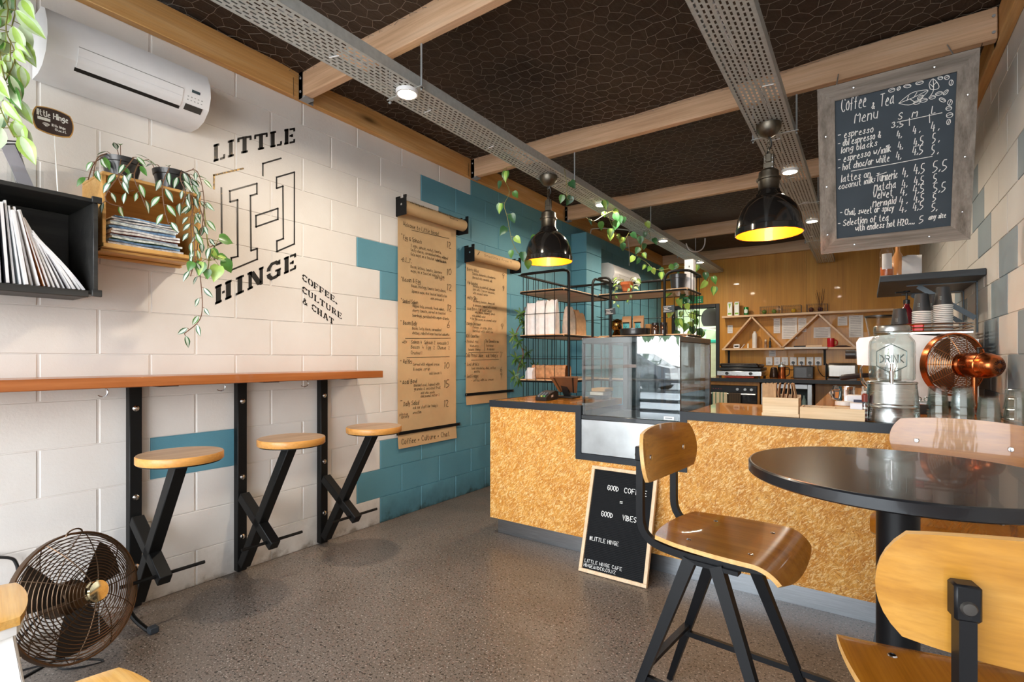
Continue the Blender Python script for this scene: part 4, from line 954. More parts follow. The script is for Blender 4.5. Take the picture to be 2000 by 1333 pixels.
m.tube(smooth_path([pL + Vector((0, 0, -0.10)) + bk * 0.03, Vector((pL.x, pL.y, 0.014)) + bk * 0.10, Vector((pR.x, pR.y, 0.014)) + bk * 0.10, pR + Vector((0, 0, -0.10)) + bk * 0.03], 6), 0.010, 8)
m.build('stand', BLACKSTEEL, t, world=True)
for p_ in (pL, pR):
    m = MB(); f_ = Vector((p_.x, p_.y, 0)) - bk * 0.09; m.cbox(f_ + Vector((0, 0, 0.014)), (0.035, 0.035, 0.028), bev=0.004); m.build('rubber_foot', plain('2b323a', 0.6), t, world=True)
    m = MB(); m.cyl(p_, p_ + (fc - p_).normalized() * 0.03, 0.014, 12); m.build('pivot_knob', BRONZE, t, world=True)
m = MB(); top = Mf @ Vector((0, 0, 0)); pt_ = fc + Vector((-.02, -.01, 0.228))
m.tube([pt_ + sxv * (0.03 * math.cos(a)) + Vector((0, 0, 0.02 * math.sin(a))) for a in [R(q_) for q_ in range(0, 181, 20)]], 0.003, 6); m.build('carry_handle', BRONZE, t, world=True)
m = MB(); b0 = fc - ax * 0.13
m.tube(smooth_path([b0, Vector((-2.50, 0.48, 0.10)), P(200, 1290, Z=0.006), P(130, 1308, Z=0.006), P(75, 1302, Z=0.006), Vector((-2.6, 0.25, 0.006))], 8), 0.004, 6); m.build('power_cord', BLACKPLASTIC, t, world=True)
t = thing('wall_cable', 'short dark cable looping on the wall left of floor fan', 'cable', (-2.75, 0.3, 0.45))
m = MB(); m.tube(smooth_path([P(-60, 1090, X=-2.78), P(15, 1090, X=-2.77), P(32, 1102, X=-2.77), P(36, 1125, X=-2.77)], 6), 0.006, 8); m.build('cable', BLACKPLASTIC, t, world=True)

# ---------------------------------------------------------------- white metal stools with timber seats, bottom left
def low_stool(label, loc, rz):
    t = thing('metal_stool', label, 'stool', loc, rz, 'white metal stools'); S_, H_ = 0.155, 0.45
    def fn(u, v): a, b = sq(u, v, 0.42); e = max(abs(u), abs(v)); return (a * S_ * 1.13, b * S_ * 1.13, H_ - 0.004 * e ** 8)
    m = MB(); m.shell(fn, 14, 14, 0.024); m.build('seat', wood('honey_seat_timber', 'd59a48', 'e3ad5c', 'ebbd74', 'X', 0.25, 0.5, 1.2), t)
    def fn2(u, v): a, b = sq(u, v, 0.42); return (a * S_ * 1.08, b * S_ * 1.08, H_ - 0.0245)
    m = MB(); m.shell(fn2, 14, 14, 0.03); m.build('seat_pan', WHITEPAINT, t)
    for sx_ in (-1, 1):
        for sy_ in (-1, 1):
            m = MB(); tp = Vector((sx_ * 0.135, sy_ * 0.135, H_ - 0.03)); ft = Vector((sx_ * 0.19, sy_ * 0.19, 0.0))
            for d in (Vector((-sx_, 0, 0)), Vector((0, -sy_, 0))):
                a, b = tp + d * 0.075, ft + d * 0.035; q_ = Vector((-sx_ * .004, -sy_ * .004, 0))
                m.add([tp, a, b, ft, tp + q_, a + q_, b + q_, ft + q_], [(0, 1, 2, 3), (7, 6, 5, 4), (0, 4, 5, 1), (1, 5, 6, 2), (2, 6, 7, 3), (3, 7, 4, 0)])
            m.build('leg', WHITEPAINT, t, smooth=False)
            m = MB(); m.cbox(ft + Vector((-sx_ * .012, -sy_ * .012, 0.006)), (0.03, 0.03, 0.014), bev=0.003); m.build('foot_cap', plain('38383a'), t)
    for a, b in (((-1, -1), (1, 1)), ((-1, 1), (1, -1))):
        m = MB(); m.bar((a[0] * .16, a[1] * .16, 0.2), (b[0] * .16, b[1] * .16, 0.2), 0.02, 0.006); m.build('stretcher', WHITEPAINT, t)
    return t
ls = low_stool('white metal stool with honey timber seat, cut by left picture edge beside fan', (-2.095, 0.245, 0), R(-9))
dup(ls, 'nearest honey timber stool seat, at the bottom left picture edge', (-1.262, 0.288, 0), R(0))
# ---------------------------------------------------------------- service counter with its notch for the display cabinet
CT = 0.885; CY0, CY1 = 2.67, 3.36; NX0, NX1, NZ = -1.402, -0.756, 0.57
def PP(u, v, o, n):
    a, b = (u - CX) / F, (V0 - v) / F
    r = Vector((a * CS - SN, a * SN + CS, b)); c = Vector((0, 0, CAMH)); n = Vector(n)
    return c + r * ((Vector(o) - c).dot(n) / r.dot(n))
t = thing('service_counter', 'strand board fronted service counter with black edging and timber top', 'counter', (-0.8, 2.9, 0))
MXZ = Matrix(((1, 0, 0, 0), (0, 0, 1, 0), (0, 1, 0, 0), (0, 0, 0, 1)))      # (x, z, y) -> world
XL_, XR_ = -2.036, RW - 0.008
m = MB(); m.prism([(XL_, 0.112), (XR_, 0.112), (XR_, CT - 0.042), (NX1, CT - 0.042), (NX1, NZ), (NX0, NZ), (NX0, CT - 0.042), (XL_, CT - 0.042)], CY0 + 0.0, CY0 + 0.018, 0, MXZ)
plabel(m.build('front_panel', STRAND, t, world=True, smooth=False), 'golden strand board front panel')
m = MB(); m.box((XL_, CY0 + 0.018, 0.112), (XL_ + 0.018, CY1, CT - 0.042)); m.build('end_panel', STRAND, t, world=True, smooth=False)
m = MB(); e = 0.036
m.prism([(XL_ - 0.004, CT - 0.042), (NX0, CT - 0.042), (NX0, NZ), (NX1, NZ), (NX1, CT - 0.042), (XR_, CT - 0.042), (XR_, CT), (NX1 - e, CT), (NX1 - e, NZ + e), (NX0 + e, NZ + e), (NX0 + e, CT), (XL_ - 0.004, CT)], CY0 - 0.006, CY0 + 0.02, 0, MXZ)
m.box((XL_ - 0.004, CY0 + 0.02, CT - 0.042), (XL_ + 0.014, CY1, CT)); plabel(m.build('edge_band', BLACKBAND, t, world=True, smooth=False), 'black edge band stepping down around the cabinet')
m = MB(); m.box((XL_ + 0.014, CY0 + 0.02, CT - 0.042), (NX0 + 0.0, CY1, CT - 0.001)); m.box((NX1, CY0 + 0.02, CT - 0.042), (XR_, CY1, CT - 0.001)); m.build('counter_top', wood('counter_varnished_timber', 'b3691a', 'cb8326', 'da9838', 'X', 0.2, 0.5, 0.6, 0, 0.02), t, world=True, smooth=False)
m = MB(); m.box((-2.015, 2.728, 0.0), (XR_, 2.738, 0.115)); m.box((-2.015, 2.738, 0.0), (-2.005, CY1 - 0.05, 0.115)); plabel(m.build('kick_plate', KICK, t, world=True, smooth=False), 'brushed metal kick plate')
m = MB(); m.box((NX0 + 0.01, CY0 + 0.03, NZ + 0.005), (NX1 - 0.01, CY1, NZ + 0.03)); m.box((XL_ + .02, CY1 - 0.02, 0.12), (XR_, CY1, CT - 0.05)); m.build('carcass', plain('3a3530', 0.6), t, world=True, smooth=False)
m = MB(); m.box((-1.0, CY0 - 0.0008, 0.112), (-0.998, CY0 + 0.001, NZ)); m.build('panel_joint', plain('4a3115'), t, world=True, smooth=False)

# glass display cabinet
DX0_, DX1_, DY0, DY1, DZ0, DZ1 = -1.366, -0.795, 2.682, 3.325, 0.607, 1.283
t = thing('display_cabinet', 'glass fronted black food display cabinet set into the counter', 'display cabinet', ((DX0_ + DX1_) / 2, 3.0, DZ0))
DARK = plain('24282c', 0.25, 0, 0.5, 0.4)
m = MB(); m.box((DX0_, DY0 - 0.012, DZ0), (DX1_ + 0.04, DY0, 0.806), bev=0.002); plabel(m.build('lower_panel', metal('panel_steel', 'c2c6c8', 0.3, (3, 3, 3)), t, world=True), 'brushed steel lower panel')
m = MB(); m.box((DX0_, DY0, DZ0), (DX1_, DY1, 0.80)); m.build('base', DARK, t, world=True)
m = MB(); m.box((DX0_, DY0 - 0.014, 0.806), (DX1_ + 0.03, DY0 + 0.01, 0.832), bev=0.003); m.build('sill', DARK, t, world=True)
m = MB(); m.box((DX0_, DY0, DZ1 - 0.035), (DX1_, DY1, DZ1), bev=0.004); m.build('top_panel', DARK, t, world=True)
for x in (DX0_, DX1_ - 0.03):
    m = MB(); m.box((x, DY1 - 0.03, 0.80), (x + 0.03, DY1, DZ1 - 0.035), bev=0.002); m.build('corner_post', DARK, t, world=True)
m = MB(); m.box((DX1_ - 0.012, DY0, 0.80), (DX1_, DY0 + 0.02, DZ1 - 0.035), bev=0.002); m.box((DX0_, DY0, 0.80), (DX0_ + 0.012, DY0 + 0.02, DZ1 - 0.035), bev=0.002); m.build('front_post', DARK, t, world=True)
m = MB(); m.box((DX0_, DY0 - 0.006, 0.826), (DX1_, DY0 - 0.001, DZ1 - 0.002)); m.build('front_glass', GLASSBOARD, t, world=True, smooth=False)
for x, nm in ((DX0_ + 0.001, 'side_glass'), (DX1_ - 0.006, 'side_glass')):
    m = MB(); m.box((x, DY0 + 0.02, 0.80), (x + 0.005, DY1 - 0.03, DZ1 - 0.035)); m.build(nm, GLASSBOARD, t, world=True, smooth=False)
m = MB(); m.box((DX0_ + 0.03, DY1 - 0.012, 0.80), (DX1_ - 0.03, DY1 - 0.006, DZ1 - 0.035)); m.build('rear_door', glass('dark_cabinet_door', (.30, .34, .36), .06), t, world=True, smooth=False)
m = MB(); m.box((DX0_ + 0.012, DY0 + 0.1, 1.045), (DX1_ - 0.012, DY1 - 0.04, 1.051)); m.build('shelf', GLASS, t, world=True, smooth=False)
m = MB(); m.box((DX0_ + 0.012, DY0 + 0.02, 0.80), (DX1_ - 0.012, DY1 - 0.03, 0.812)); m.build('deck', plain('6d7276', 0.3, 0.6), t, world=True)
m = MB(); m.box((DX1_ - 0.085, DY0 - 0.0075, 0.835), (DX1_ - 0.03, DY0 - 0.006, 0.853)); badge_o = m.build('badge', plain('dfe4e6', 0.4), t, world=True)
m = MB(); write(m, 'Cabinet', (DX1_ - 0.082, DY0 - 0.0078, 0.840), (1, 0, 0), (0, 0, 1), 0.008, 0.0012, width=0.048) if False else m.box((DX1_ - 0.078, DY0 - 0.0079, 0.842), (DX1_ - 0.04, DY0 - 0.0075, 0.846)); m.build('badge_mark', plain('5b6468'), badge_o, world=True)

# card terminal, tablet on its stand
t = thing('card_terminal', 'black card payment terminal lying on left end of the counter', 'card terminal', (-1.64, 2.88, CT)); a = P(1066, 780, Z=CT + .012); b = P(1118, 772, Z=CT + .012)
d = (b - a); d.z = 0; d.normalize(); s_ = Vector((-d.y, d.x, 0)); c = Vector((a.x, a.y, CT)) 
M = Matrix((d, s_, Vector((0, 0, 1)))).transposed().to_4x4(); M.translation = c
m = MB(); m.prism([(0, 0.001), (0.17, 0.001), (0.185, 0.02), (0.18, 0.052), (0.135, 0.06), (0.06, 0.045), (-0.005, 0.022)], -0.005, 0.075, 0, M @ Matrix(((1, 0, 0, 0), (0, 0, 1, 0), (0, 1, 0, 0), (0, 0, 0, 1)))); m.build('body', BLACKPLASTIC, t, world=True)
for i in range(4):
    for j in range(3):
        m = MB(); z_ = 0.024 + i * 0.0052; m.box((0.002 + i * 0.014, 0.006 + j * 0.02, z_), (0.012 + i * 0.014, 0.02 + j * 0.02, z_ + 0.012), 0, M, 0.001); m.build('key', plain(['3d7a3f', '8a8d40', '5a5d60'][j] if i == 0 else '55585c'), t, world=True)
m = MB(); m.add([(0.07, -0.0056, 0.018), (0.1, -0.0056, 0.022), (0.1, -0.0056, 0.036), (0.07, -0.0056, 0.032)], [(0, 1, 2, 3)], 0, M); m.build('sticker', PAPER_WHITE, t, world=True, smooth=False)
t = thing('tablet', 'tablet in brown case tilted on a stand behind card terminal', 'tablet', (-1.62, 3.1, CT))
tl, tr = P(1074, 738, Y=3.05), P(1128, 738, Y=3.02); bl = P(1092, 766, Y=3.17); br = P(1126, 768, Y=3.15)
nn = (tr - tl).cross(bl - tl).normalized() * 0.010
m = MB(); m.add([tl, tr, br, bl, tl + nn, tr + nn, br + nn, bl + nn], [(0, 1, 2, 3), (7, 6, 5, 4), (0, 4, 5, 1), (1, 5, 6, 2), (2, 6, 7, 3), (3, 7, 4, 0)]); case_o = m.build('case', plain('6b4a33', 0.5), t, world=True, smooth=False)
m = MB(); q0 = -nn.normalized() * 0.0015; lerp = lambda u_, v_: (tl.lerp(tr, u_)).lerp(bl.lerp(br, u_), v_) + q0
for u_ in (0.12, 0.8): m.add([lerp(u_, 0), lerp(u_ + .06, 0), lerp(u_ + .06, 1), lerp(u_, 1)], [(0, 1, 2, 3)])
m.build('strap', BLACKPLASTIC, case_o, world=True, smooth=False)
m = MB(); cc = (bl + br) / 2; m.bar((cc.x, cc.y, CT), (tl + br) / 2 + nn, 0.05, 0.012); m.cbox((cc.x, cc.y, CT + 0.006), (0.14, 0.12, 0.012), bev=0.003); m.build('stand', BLACKPLASTIC, t, world=True)
for i in range(3):
    o = MB().cbox((-1.50 + 0.012 * i, 3.2, CT + 0.012 + i * 0.026), (0.10, 0.14, 0.022), bev=0.004).build('docket_box', plain(['3e4245', 'd8d2c6', 'c79a56'][i], 0.5)); tag(o, '%s flat box beside the tablet, %s of a stack of three' % (['dark grey', 'off white', 'tan'][i], ['bottom', 'middle', 'top'][i]), 'box', 'flat boxes beside the tablet')

# kraft napkin box, divided tray and its contents
bp = P(1497, 808, Z=CT); t = thing('bag_box', 'pale pine box on counter holding upright brown paper bags', 'box', (bp.x + .07, bp.y + .05, CT)); x0, y0 = bp.x, CY0 + 0.025
BW_ = 0.152
for lo, hi, nm in (((x0, y0, CT + .002), (x0 + BW_, y0 + .012, CT + .09), 'front_board'), ((x0, y0 + .11, CT + .002), (x0 + BW_, y0 + .122, CT + .10), 'back_board'), ((x0, y0 + .012, CT + .002), (x0 + .01, y0 + .11, CT + .09), 'side_board'), ((x0 + BW_ - .01, y0 + .012, CT + .002), (x0 + BW_, y0 + .11, CT + .09), 'side_board'), ((x0 - .003, y0 - .003, CT), (x0 + BW_ + .003, y0 + .125, CT + .016), 'base_board')):
    m = MB(); m.box(lo, hi, bev=0.0015); m.build(nm, BOXPINE, t, world=True)
rg = random.Random(6)
for i in range(9):
    xx = x0 + 0.026 + (0.0 if i < 2 else 0.016 * (i - 1)) * 0.95; wd = 0.075 if i < 2 else 0.014
    m = MB(); yb = y0 + 0.02 + 0.012 * (i % 2) + (0.035 if i >= 2 else 0)
    def fn(u, v, xx=xx, i=i, yb=yb): return (xx + (0.03 * u if i < 2 else 0.006 * math.sin(v * 2.2 + i)), yb + (0.004 * math.sin(u * 4) if i < 2 else 0.034 * u), CT + 0.02 + (0.135 + 0.004 * math.sin(i * 3 + u * 6)) * (v + 1) / 2)
    m.shell(fn, 6, 6, 0.003); o = m.build('paper_bag', plain('b38d68', 0.8, 0, 0.2, 0, 0.15, 30, 0.3))
    tag(o, 'folded brown paper bag upright in pale pine box, %s from left' % ORD[i], 'paper bag', 'brown paper bags in the pine box')
tp = P(1553, 820, Z=CT); x0 = bp.x + BW_ + 0.006; x1 = x0 + 0.248; y1 = y0 + 0.105
t = thing('condiment_tray', 'long low pine tray with dividers on the counter front edge', 'tray', ((x0 + x1) / 2, y0 + .05, CT))
for lo, hi, nm in (((x0, y0 - .01, CT), (x1, y0, CT + .052), 'front_board'), ((x0, y1, CT), (x1, y1 + .009, CT + .052), 'back_board'), ((x0, y0, CT), (x0 + .009, y1, CT + .052), 'end_board'), ((x1 - .009, y0, CT), (x1, y1, CT + .052), 'end_board'), ((x0 + .009, y0, CT), (x1 - .009, y1, CT + .006), 'base_board')) + tuple(((x0 + k, y0, CT + .006), (x0 + k + .006, y1, CT + .048), 'divider') for k in (.075, .13, .185)):
    m = MB(); m.box(lo, hi, bev=0.001); m.build(nm, BOXPINE, t, world=True)
o = MB(); rg = random.Random(2)
for k in range(26):
    c = Vector((x0 + .012 + rg.random() * .056, y0 + .012 + rg.random() * .08, CT + .012 + .032 * rg.random())); o.bar(c, c + Vector((rg.uniform(-.02, .02), rg.uniform(.01, .03), rg.uniform(-.004, .004))).normalized() * .03, .004, .0015)
tag(o.build('stirrers', plain('6a4a30', 0.6)), 'heap of little brown stir sticks in the left bay of pine tray', 'stir sticks', kind='stuff')
for i in range(3):
    m = MB(); m.cbox((x1 - .032, y0 + .022 + .022 * i, CT + .042), (.045, .012, .07), 0, Matrix.Rotation(0.12, 4, 'X'), .001); o = m.build('sachet_packet', plain(['e7e6ec', 'dfe3ea', 'f0efef'][i], 0.4)); tag(o, 'white sachet packet standing in right bay of pine tray, %s from front' % ORD[i], 'sachet', 'sachets in the pine tray')
    if i == 0:
        b_ = MB(); b_.cbox((x1 - .036, y0 + .0155, CT + .062), (.024, .0012, .018), 0, Matrix.Rotation(0.12, 4, 'X')); b_.build('print', plain('5a4bc0', 0.4), o, world=True, smooth=False)
sp_ = P(1688, 828, Z=CT); t = thing('pepper_grinder', 'slim clear grinder bottle of dark spice beside drink dispenser', 'grinder', (sp_.x, CY0 + .05, CT)); sp_ = Vector((sp_.x + .002, CY0 + .05, CT))
m = MB(); m.lathe([(0, 0), (.013, 0), (.013, .07), (.009, .085), (0, .085)], 16, 0, Matrix.Translation(sp_)); m.build('bottle', GLASSTHICK, t, world=True)
m = MB()
for k in range(7): m.lathe([(0, .004 + k * .01), (.0105, .004 + k * .01), (.0105, .011 + k * .01), (0, .011 + k * .01)], 12, k % 2, Matrix.Translation(sp_))
m.build('spice', [plain('6b2f24', 0.8), plain('d9cfc6', 0.8)], t, world=True)
m = MB(); m.lathe([(0, .085), (.011, .085), (.012, .115), (.006, .122), (0, .122)], 16, 0, Matrix.Translation(sp_)); m.build('cap', plain('7c2f22', 0.4), t, world=True)

# letter board leaning on the counter
B0, B1 = Vector((-1.285, 2.474, 0.004)), Vector((-0.903, 2.474, 0.004)); up_ = Vector((0, 2.648 - 2.474, 0.545)); Lh = up_.length; up_.normalize(); nrm = Vector((0, -up_.z, up_.y))
t = thing('letter_board', 'black felt letter board in pale timber frame leaning on the counter', 'sign', ((B0 + B1) / 2).xyz); Wd = 0.382
M = Matrix((Vector((1, 0, 0)), up_, nrm)).transposed().to_4x4(); M.translation = B0
fw = 0.019
for lo, hi in (((0, 0, -.022), (Wd, fw, 0)), ((0, Lh - fw, -.022), (Wd, Lh, 0)), ((0, fw, -.022), (fw, Lh - fw, 0)), ((Wd - fw, fw, -.022), (Wd, Lh - fw, 0))):
    m = MB(); m.box(lo, hi, 0, M, .0015); m.build('frame_rail', LETTERFRAME, t, world=True)
m = MB(); nl = 62; h0 = (Lh - 2 * fw) / nl
for k in range(nl): m.box((fw, fw + k * h0, -.015), (Wd - fw, fw + k * h0 + h0 * .62, -.0085), 0, M)
m.box((fw, fw, -.02), (Wd - fw, Lh - fw, -.014), 0, M)
felt_o = m.build('felt', plain('1b1c1e', 0.85, 0, 0.2), t, world=True, smooth=False)
off = B0 + nrm * -.0065
def lb(x, y): return PP(1120 + x / 4.76, 880 + y / 4.76, off, nrm)
for (x0_, y0_, x1_, y1_, txt, h) in ((315, 370, 425, 385, 'GOOD', .027), (470, 397, 690, 430, 'COFFEE', .027), (430, 503, 468, 508, '=', .022), (257, 612, 370, 632, 'GOOD', .027), (455, 650, 590, 672, 'VIBES', .027), (148, 832, 425, 888, '#LITTLE HINGE', .020), (105, 1037, 455, 1120, 'LITTLE HINGE CAFE', .0165), (95, 1078, 395, 1158, 'HINGEANDCO.CO.NZ', .0165)):
    a, b = lb(x0_, y0_), lb(x1_, y1_); write_letters(felt_o, txt, a, Vector((1, 0, 0)), up_, h, h * .115, b.x - a.x, plain('f0f0ee', 0.6))
m = MB(); m.bar(B0 + Vector((Wd / 2, .12, 0)) - Vector((0, 0, 0)), B0 + Vector((Wd / 2, 0, 0)) + up_ * Lh * .7 - nrm * .024, .03, .008); m.build('easel_leg', LETTERFRAME, t, world=True)
# ---------------------------------------------------------------- perforated cable trays, down lights, pendants, ceiling vines
TZ = 2.50
def tray(name, label, x0, x1, y0, y1):
    t = thing(name, label, 'cable tray', ((x0 + x1) / 2, (y0 + y1) / 2, TZ), 0, 'perforated cable trays')
    m = MB(); nxc = 9; cell = 0.036; pitch = (x1 - x0 - 0.02) / nxc; ny = int((y1 - y0) / cell); hw, hl = 0.0042, 0.0115
    m.box((x0, y0, TZ), (x0 + 0.01, y1, TZ + 0.0012)); m.box((x1 - 0.01, y0, TZ), (x1, y1, TZ + 0.0012))
    for i in range(nxc):
        xa = x0 + 0.01 + i * pitch; xb = xa + pitch; xc = (xa + xb) / 2; sh = cell / 2 if i % 2 else 0
        for j in range(ny):
            ya = y0 + j * cell; yb = ya + cell; yc = (ya + yb) / 2
            if (j // 1) % 14 == 13 and False: continue
            ys = yc
            o = [(xa, ya + sh), (xb, ya + sh), (xb, yb + sh), (xa, yb + sh)]; n_ = [(xc - hw, ys - hl + sh), (xc + hw, ys - hl + sh), (xc + hw, ys + hl + sh), (xc - hw, ys + hl + sh)]
            vs = [(a, b, TZ) for a, b in o + n_]
            m.add(vs, [(0, 1, 5, 4), (1, 2, 6, 5), (2, 3, 7, 6), (3, 0, 4, 7)])
    m.build('tray_floor', GALV, t, world=True, smooth=False, recalc=False)
    for x in (x0, x1):
        m = MB(); s_ = 1 if x == x0 else -1
        m.box((x - 0.0008, y0, TZ), (x + 0.0008, y1, TZ + 0.052)); m.box((x, y0, TZ + 0.050), (x + s_ * 0.012, y1, TZ + 0.052)); m.build('side_flange', GALV, t, world=True, smooth=False)
    ys = [b for b in BEAMS if y0 < b < y1]
    for b in ys:
        for x in (x0 - 0.012, x1 + 0.012):
            m = MB(); m.cyl((x, b + 0.016, TZ - 0.02), (x, b + 0.016, ZB + 0.0), 0.005, 8); rod_o = m.build('hanger_rod', ZINC, t, world=True)
            m = MB(); m.cyl((x, b + 0.016, TZ - 0.014), (x, b + 0.016, TZ - 0.003), 0.010, 6); m.build('nut', CHROME, rod_o, world=True)
        m = MB(); m.box((x0 - 0.022, b + 0.004, TZ - 0.003), (x1 + 0.022, b + 0.028, TZ - 0.0005)); m.build('support_strap', GALV, t, world=True)
    rg = random.Random(int(x0 * 100))
    yy = y0 + 0.3
    while yy < y1 - 0.3:
        m = MB(); xx = rg.uniform(x0 + 0.04, x1 - 0.07); m.bar((xx, yy, TZ - 0.002), (xx + 0.05, yy + rg.uniform(-.02, .02), TZ - 0.002), 0.005, 0.003); m.build('cable_tie', WHITEPLASTIC, t, world=True); yy += rg.uniform(0.5, 0.9)
    return t
T1, T2 = (-2.007, -1.803), (-0.552, -0.342)
tray('cable_tray', 'perforated galvanised tray running nearest the left wall', T1[0], T1[1], 0.3, 8.30)
tray('cable_tray', 'perforated galvanised tray passing beside the chalk menu board', T2[0], T2[1], 0.3, 8.30)
# cable laid in the trays
for i, (x, lab) in enumerate((((T1[0] + T1[1]) / 2 + .03, 'white cable lying in the tray nearest the left wall'), ((T2[0] + T2[1]) / 2, 'white cable lying in the tray beside chalk board'))):
    m = MB(); m.tube(smooth_path([(x + .03 * math.sin(k * 1.7), 0.4 + k * 0.6, TZ + 0.008) for k in range(14)], 3), 0.005, 6); tag(m.build('power_cable', WHITEPLASTIC), lab, 'cable')
DL = [(795, 182, 0), (1178, 399, 0), (1297, 470, 0), (1370, 512, 0), (1543, 335, 1), (1586, 432, 1)]
names = {0: 'left tray, ', 1: 'right tray, '}; cnt = [0, 0]
for (u, v, k) in DL:
    p = P(u, v, Z=TZ - 0.012); lo, hi = (T1, T2)[k]; p.x = min(max(p.x, lo + 0.06), hi - 0.06)
    lab = 'round glowing down light under %s%s from the camera' % (names[k], ORD[cnt[k]]); cnt[k] += 1
    t = thing('down_light', lab, 'light', (p.x, p.y, TZ - 0.02), 0, 'down lights under the cable trays')
    m = MB(); m.lathe([(0.046, 0.0), (0.054, 0.0), (0.056, 0.008), (0.056, 0.0185), (0.046, 0.0185), (0.046, 0.0)], 32, 0, Matrix.Translation((p.x, p.y, TZ - 0.02))); m.build('trim_ring', WHITEPLASTIC, t, world=True)
    m = MB(); m.lathe([(0, 0.003), (0.045, 0.003), (0.045, 0.010), (0, 0.010)], 28, 0, Matrix.Translation((p.x, p.y, TZ - 0.02))); m.build('lens', LAMPGLOW, t, world=True)
    lamp('down_light_beam', 'AREA', (p.x, p.y, TZ - 0.024), 15 if k == 0 else 9, (1.0, 0.86, 0.68), 0.09)

def pendant(label, x, y):
    t = thing('pendant_lamp', label, 'pendant lamp', (x, y, TZ), 0, 'black dome pendant lamps'); z = lambda q: q
    T = Matrix.Translation((x, y, 0))
    m = MB(); m.lathe([(0, 2.424), (0.02, 2.426), (0.045, 2.44), (0.064, 2.468), (0.066, 2.494), (0, 2.494)], 28, 0, T); m.build('ceiling_cup', GUNMETAL, t, world=True)
    m = MB(); zz = 2.424; k = 0
    while zz > 2.325:
        a = k % 2; c = Vector((x, y, zz - 0.017)); m.tube([c + Vector(((0.009 * math.cos(q) if a else 0), (0 if a else 0.009 * math.cos(q)), 0.017 * math.sin(q))) for q in [R(30 * i) for i in range(12)]], 0.0026, 6, closed=True); zz -= 0.027; k += 1
    m.build('chain', GUNMETAL, t, world=True, recalc=False)
    m = MB(); m.tube(smooth_path([(x + .004, y, 2.43), (x + .014, y + .01, 2.38), (x - .006, y, 2.34), (x, y, 2.31)], 5), 0.0035, 6); m.build('flex', BLACKPLASTIC, t, world=True)
    m = MB(); m.box((x - .028, y - .006, 2.235), (x + .028, y + .006, 2.325), bev=.004); m.cbox((x, y, 2.305), (.03, .024, .05), bev=.004); yoke_o = m.build('yoke', GUNMETAL, t, world=True)
    for sx_ in (-1, 1):
        for zb in (2.25, 2.275, 2.30):
            m = MB(); m.cyl((x + sx_ * .02, y - .006, zb), (x + sx_ * .02, y - .011, zb), .004, 8); m.build('rivet', CHROME, yoke_o, world=True)
    m = MB(); m.lathe([(0, 2.24), (.035, 2.24), (.052, 2.225), (.054, 2.19), (.064, 2.188), (.064, 2.178), (.055, 2.176), (.053, 2.13), (.058, 2.118), (0, 2.118)], 28, 0, T); m.build('socket_housing', GUNMETAL, t, world=True)
    out = [(.058, 2.118), (.060, 2.106), (.068, 2.098), (.070, 2.086), (.088, 2.075), (.118, 2.05), (.146, 2.012), (.163, 1.965), (.170, 1.915), (.171, 1.905), (.176, 1.902), (.177, 1.872), (.174, 1.868)]
    inn = [(.172, 1.870), (.172, 1.900), (.160, 1.96), (.142, 2.005), (.112, 2.042), (.06, 2.07), (0, 2.075)]
    m = MB(); m.lathe(out + inn, 56, 0, T, mis=[0] * (len(out) - 1) + [0] + [1] * (len(inn) - 1)); m.build('shade', [plain('1a1817', 0.14, 0, 0.6, 0.5), AMBER], t, world=True)
    m = MB(); m.lathe([(0, 1.952), (.012, 1.955), (.024, 1.972), (.028, 1.992), (.022, 2.015), (.013, 2.035), (.013, 2.07)], 20, 0, T); m.build('bulb', emit('amber_bulb_glow', (1.0, .72, .35), 5), t, world=True)
    lamp('pendant_glow', 'POINT', (x, y, 1.925), 7, (1.0, .62, .26), 0.03)
    return t
pendant('black dome pendant lamp with amber inside, over left end of counter', -1.905, 3.20)
pendant('black dome pendant lamp with amber inside, beside chalk menu board', -0.452, 3.21)

# trailing pothos over the tray
rg = random.Random(31); tx = T1[0] - 0.02
t = thing('trailing_pothos', 'long heart leaved vine trailing from the shelf up over the left cable tray', 'plant', P(1250, 440, X=-1.9)); st, lf = MB(), MB()
Xr = -1.78
V_ = [[(1010, 322, -1.98), (985, 330, -2.05), (983, 345, -2.05), (995, 375, -2.05), (985, 400, -2.05), (991, 425, -2.03), (1000, 470, -2.02), (1015, 498, -2.0), (1030, 500, -1.99), (1044, 498, -1.99), (1052, 465, -2.0)],
      [(1102, 330, -1.8), (1107, 360, -1.79), (1108, 388, -1.79), (1122, 390, -1.79)],
      [(1145, 425, -1.9), (1160, 432, -1.88), (1180, 420, -1.85), (1200, 412, -1.8), (1215, 418, -1.78)],
      [(1185, 415, -1.82), (1195, 440, -1.8), (1205, 462, -1.8), (1218, 470, -1.8), (1228, 455, -1.8)],
      [(1250, 425, -1.78), (1262, 440, -1.76), (1270, 465, -1.74), (1256, 470, -1.74), (1252, 490, -1.74), (1245, 500, -1.74), (1262, 512, -1.72), (1275, 524, -1.6), (1290, 528, -1.5), (1310, 524, -1.4), (1330, 520, -1.36), (1345, 526, -1.34)],
      [(1345, 526, -1.34), (1352, 545, -1.34), (1345, 570, -1.32), (1332, 585, -1.3), (1340, 610, -1.3), (1360, 640, -1.3), (1350, 655, -1.3)],
      [(1345, 530, -1.34), (1320, 560, -1.36), (1316, 590, -1.36), (1320, 620, -1.34), (1330, 650, -1.34)],
      [(1340, 524, -1.3), (1372, 525, -1.2), (1385, 540, -1.15), (1380, 560, -1.15)]]
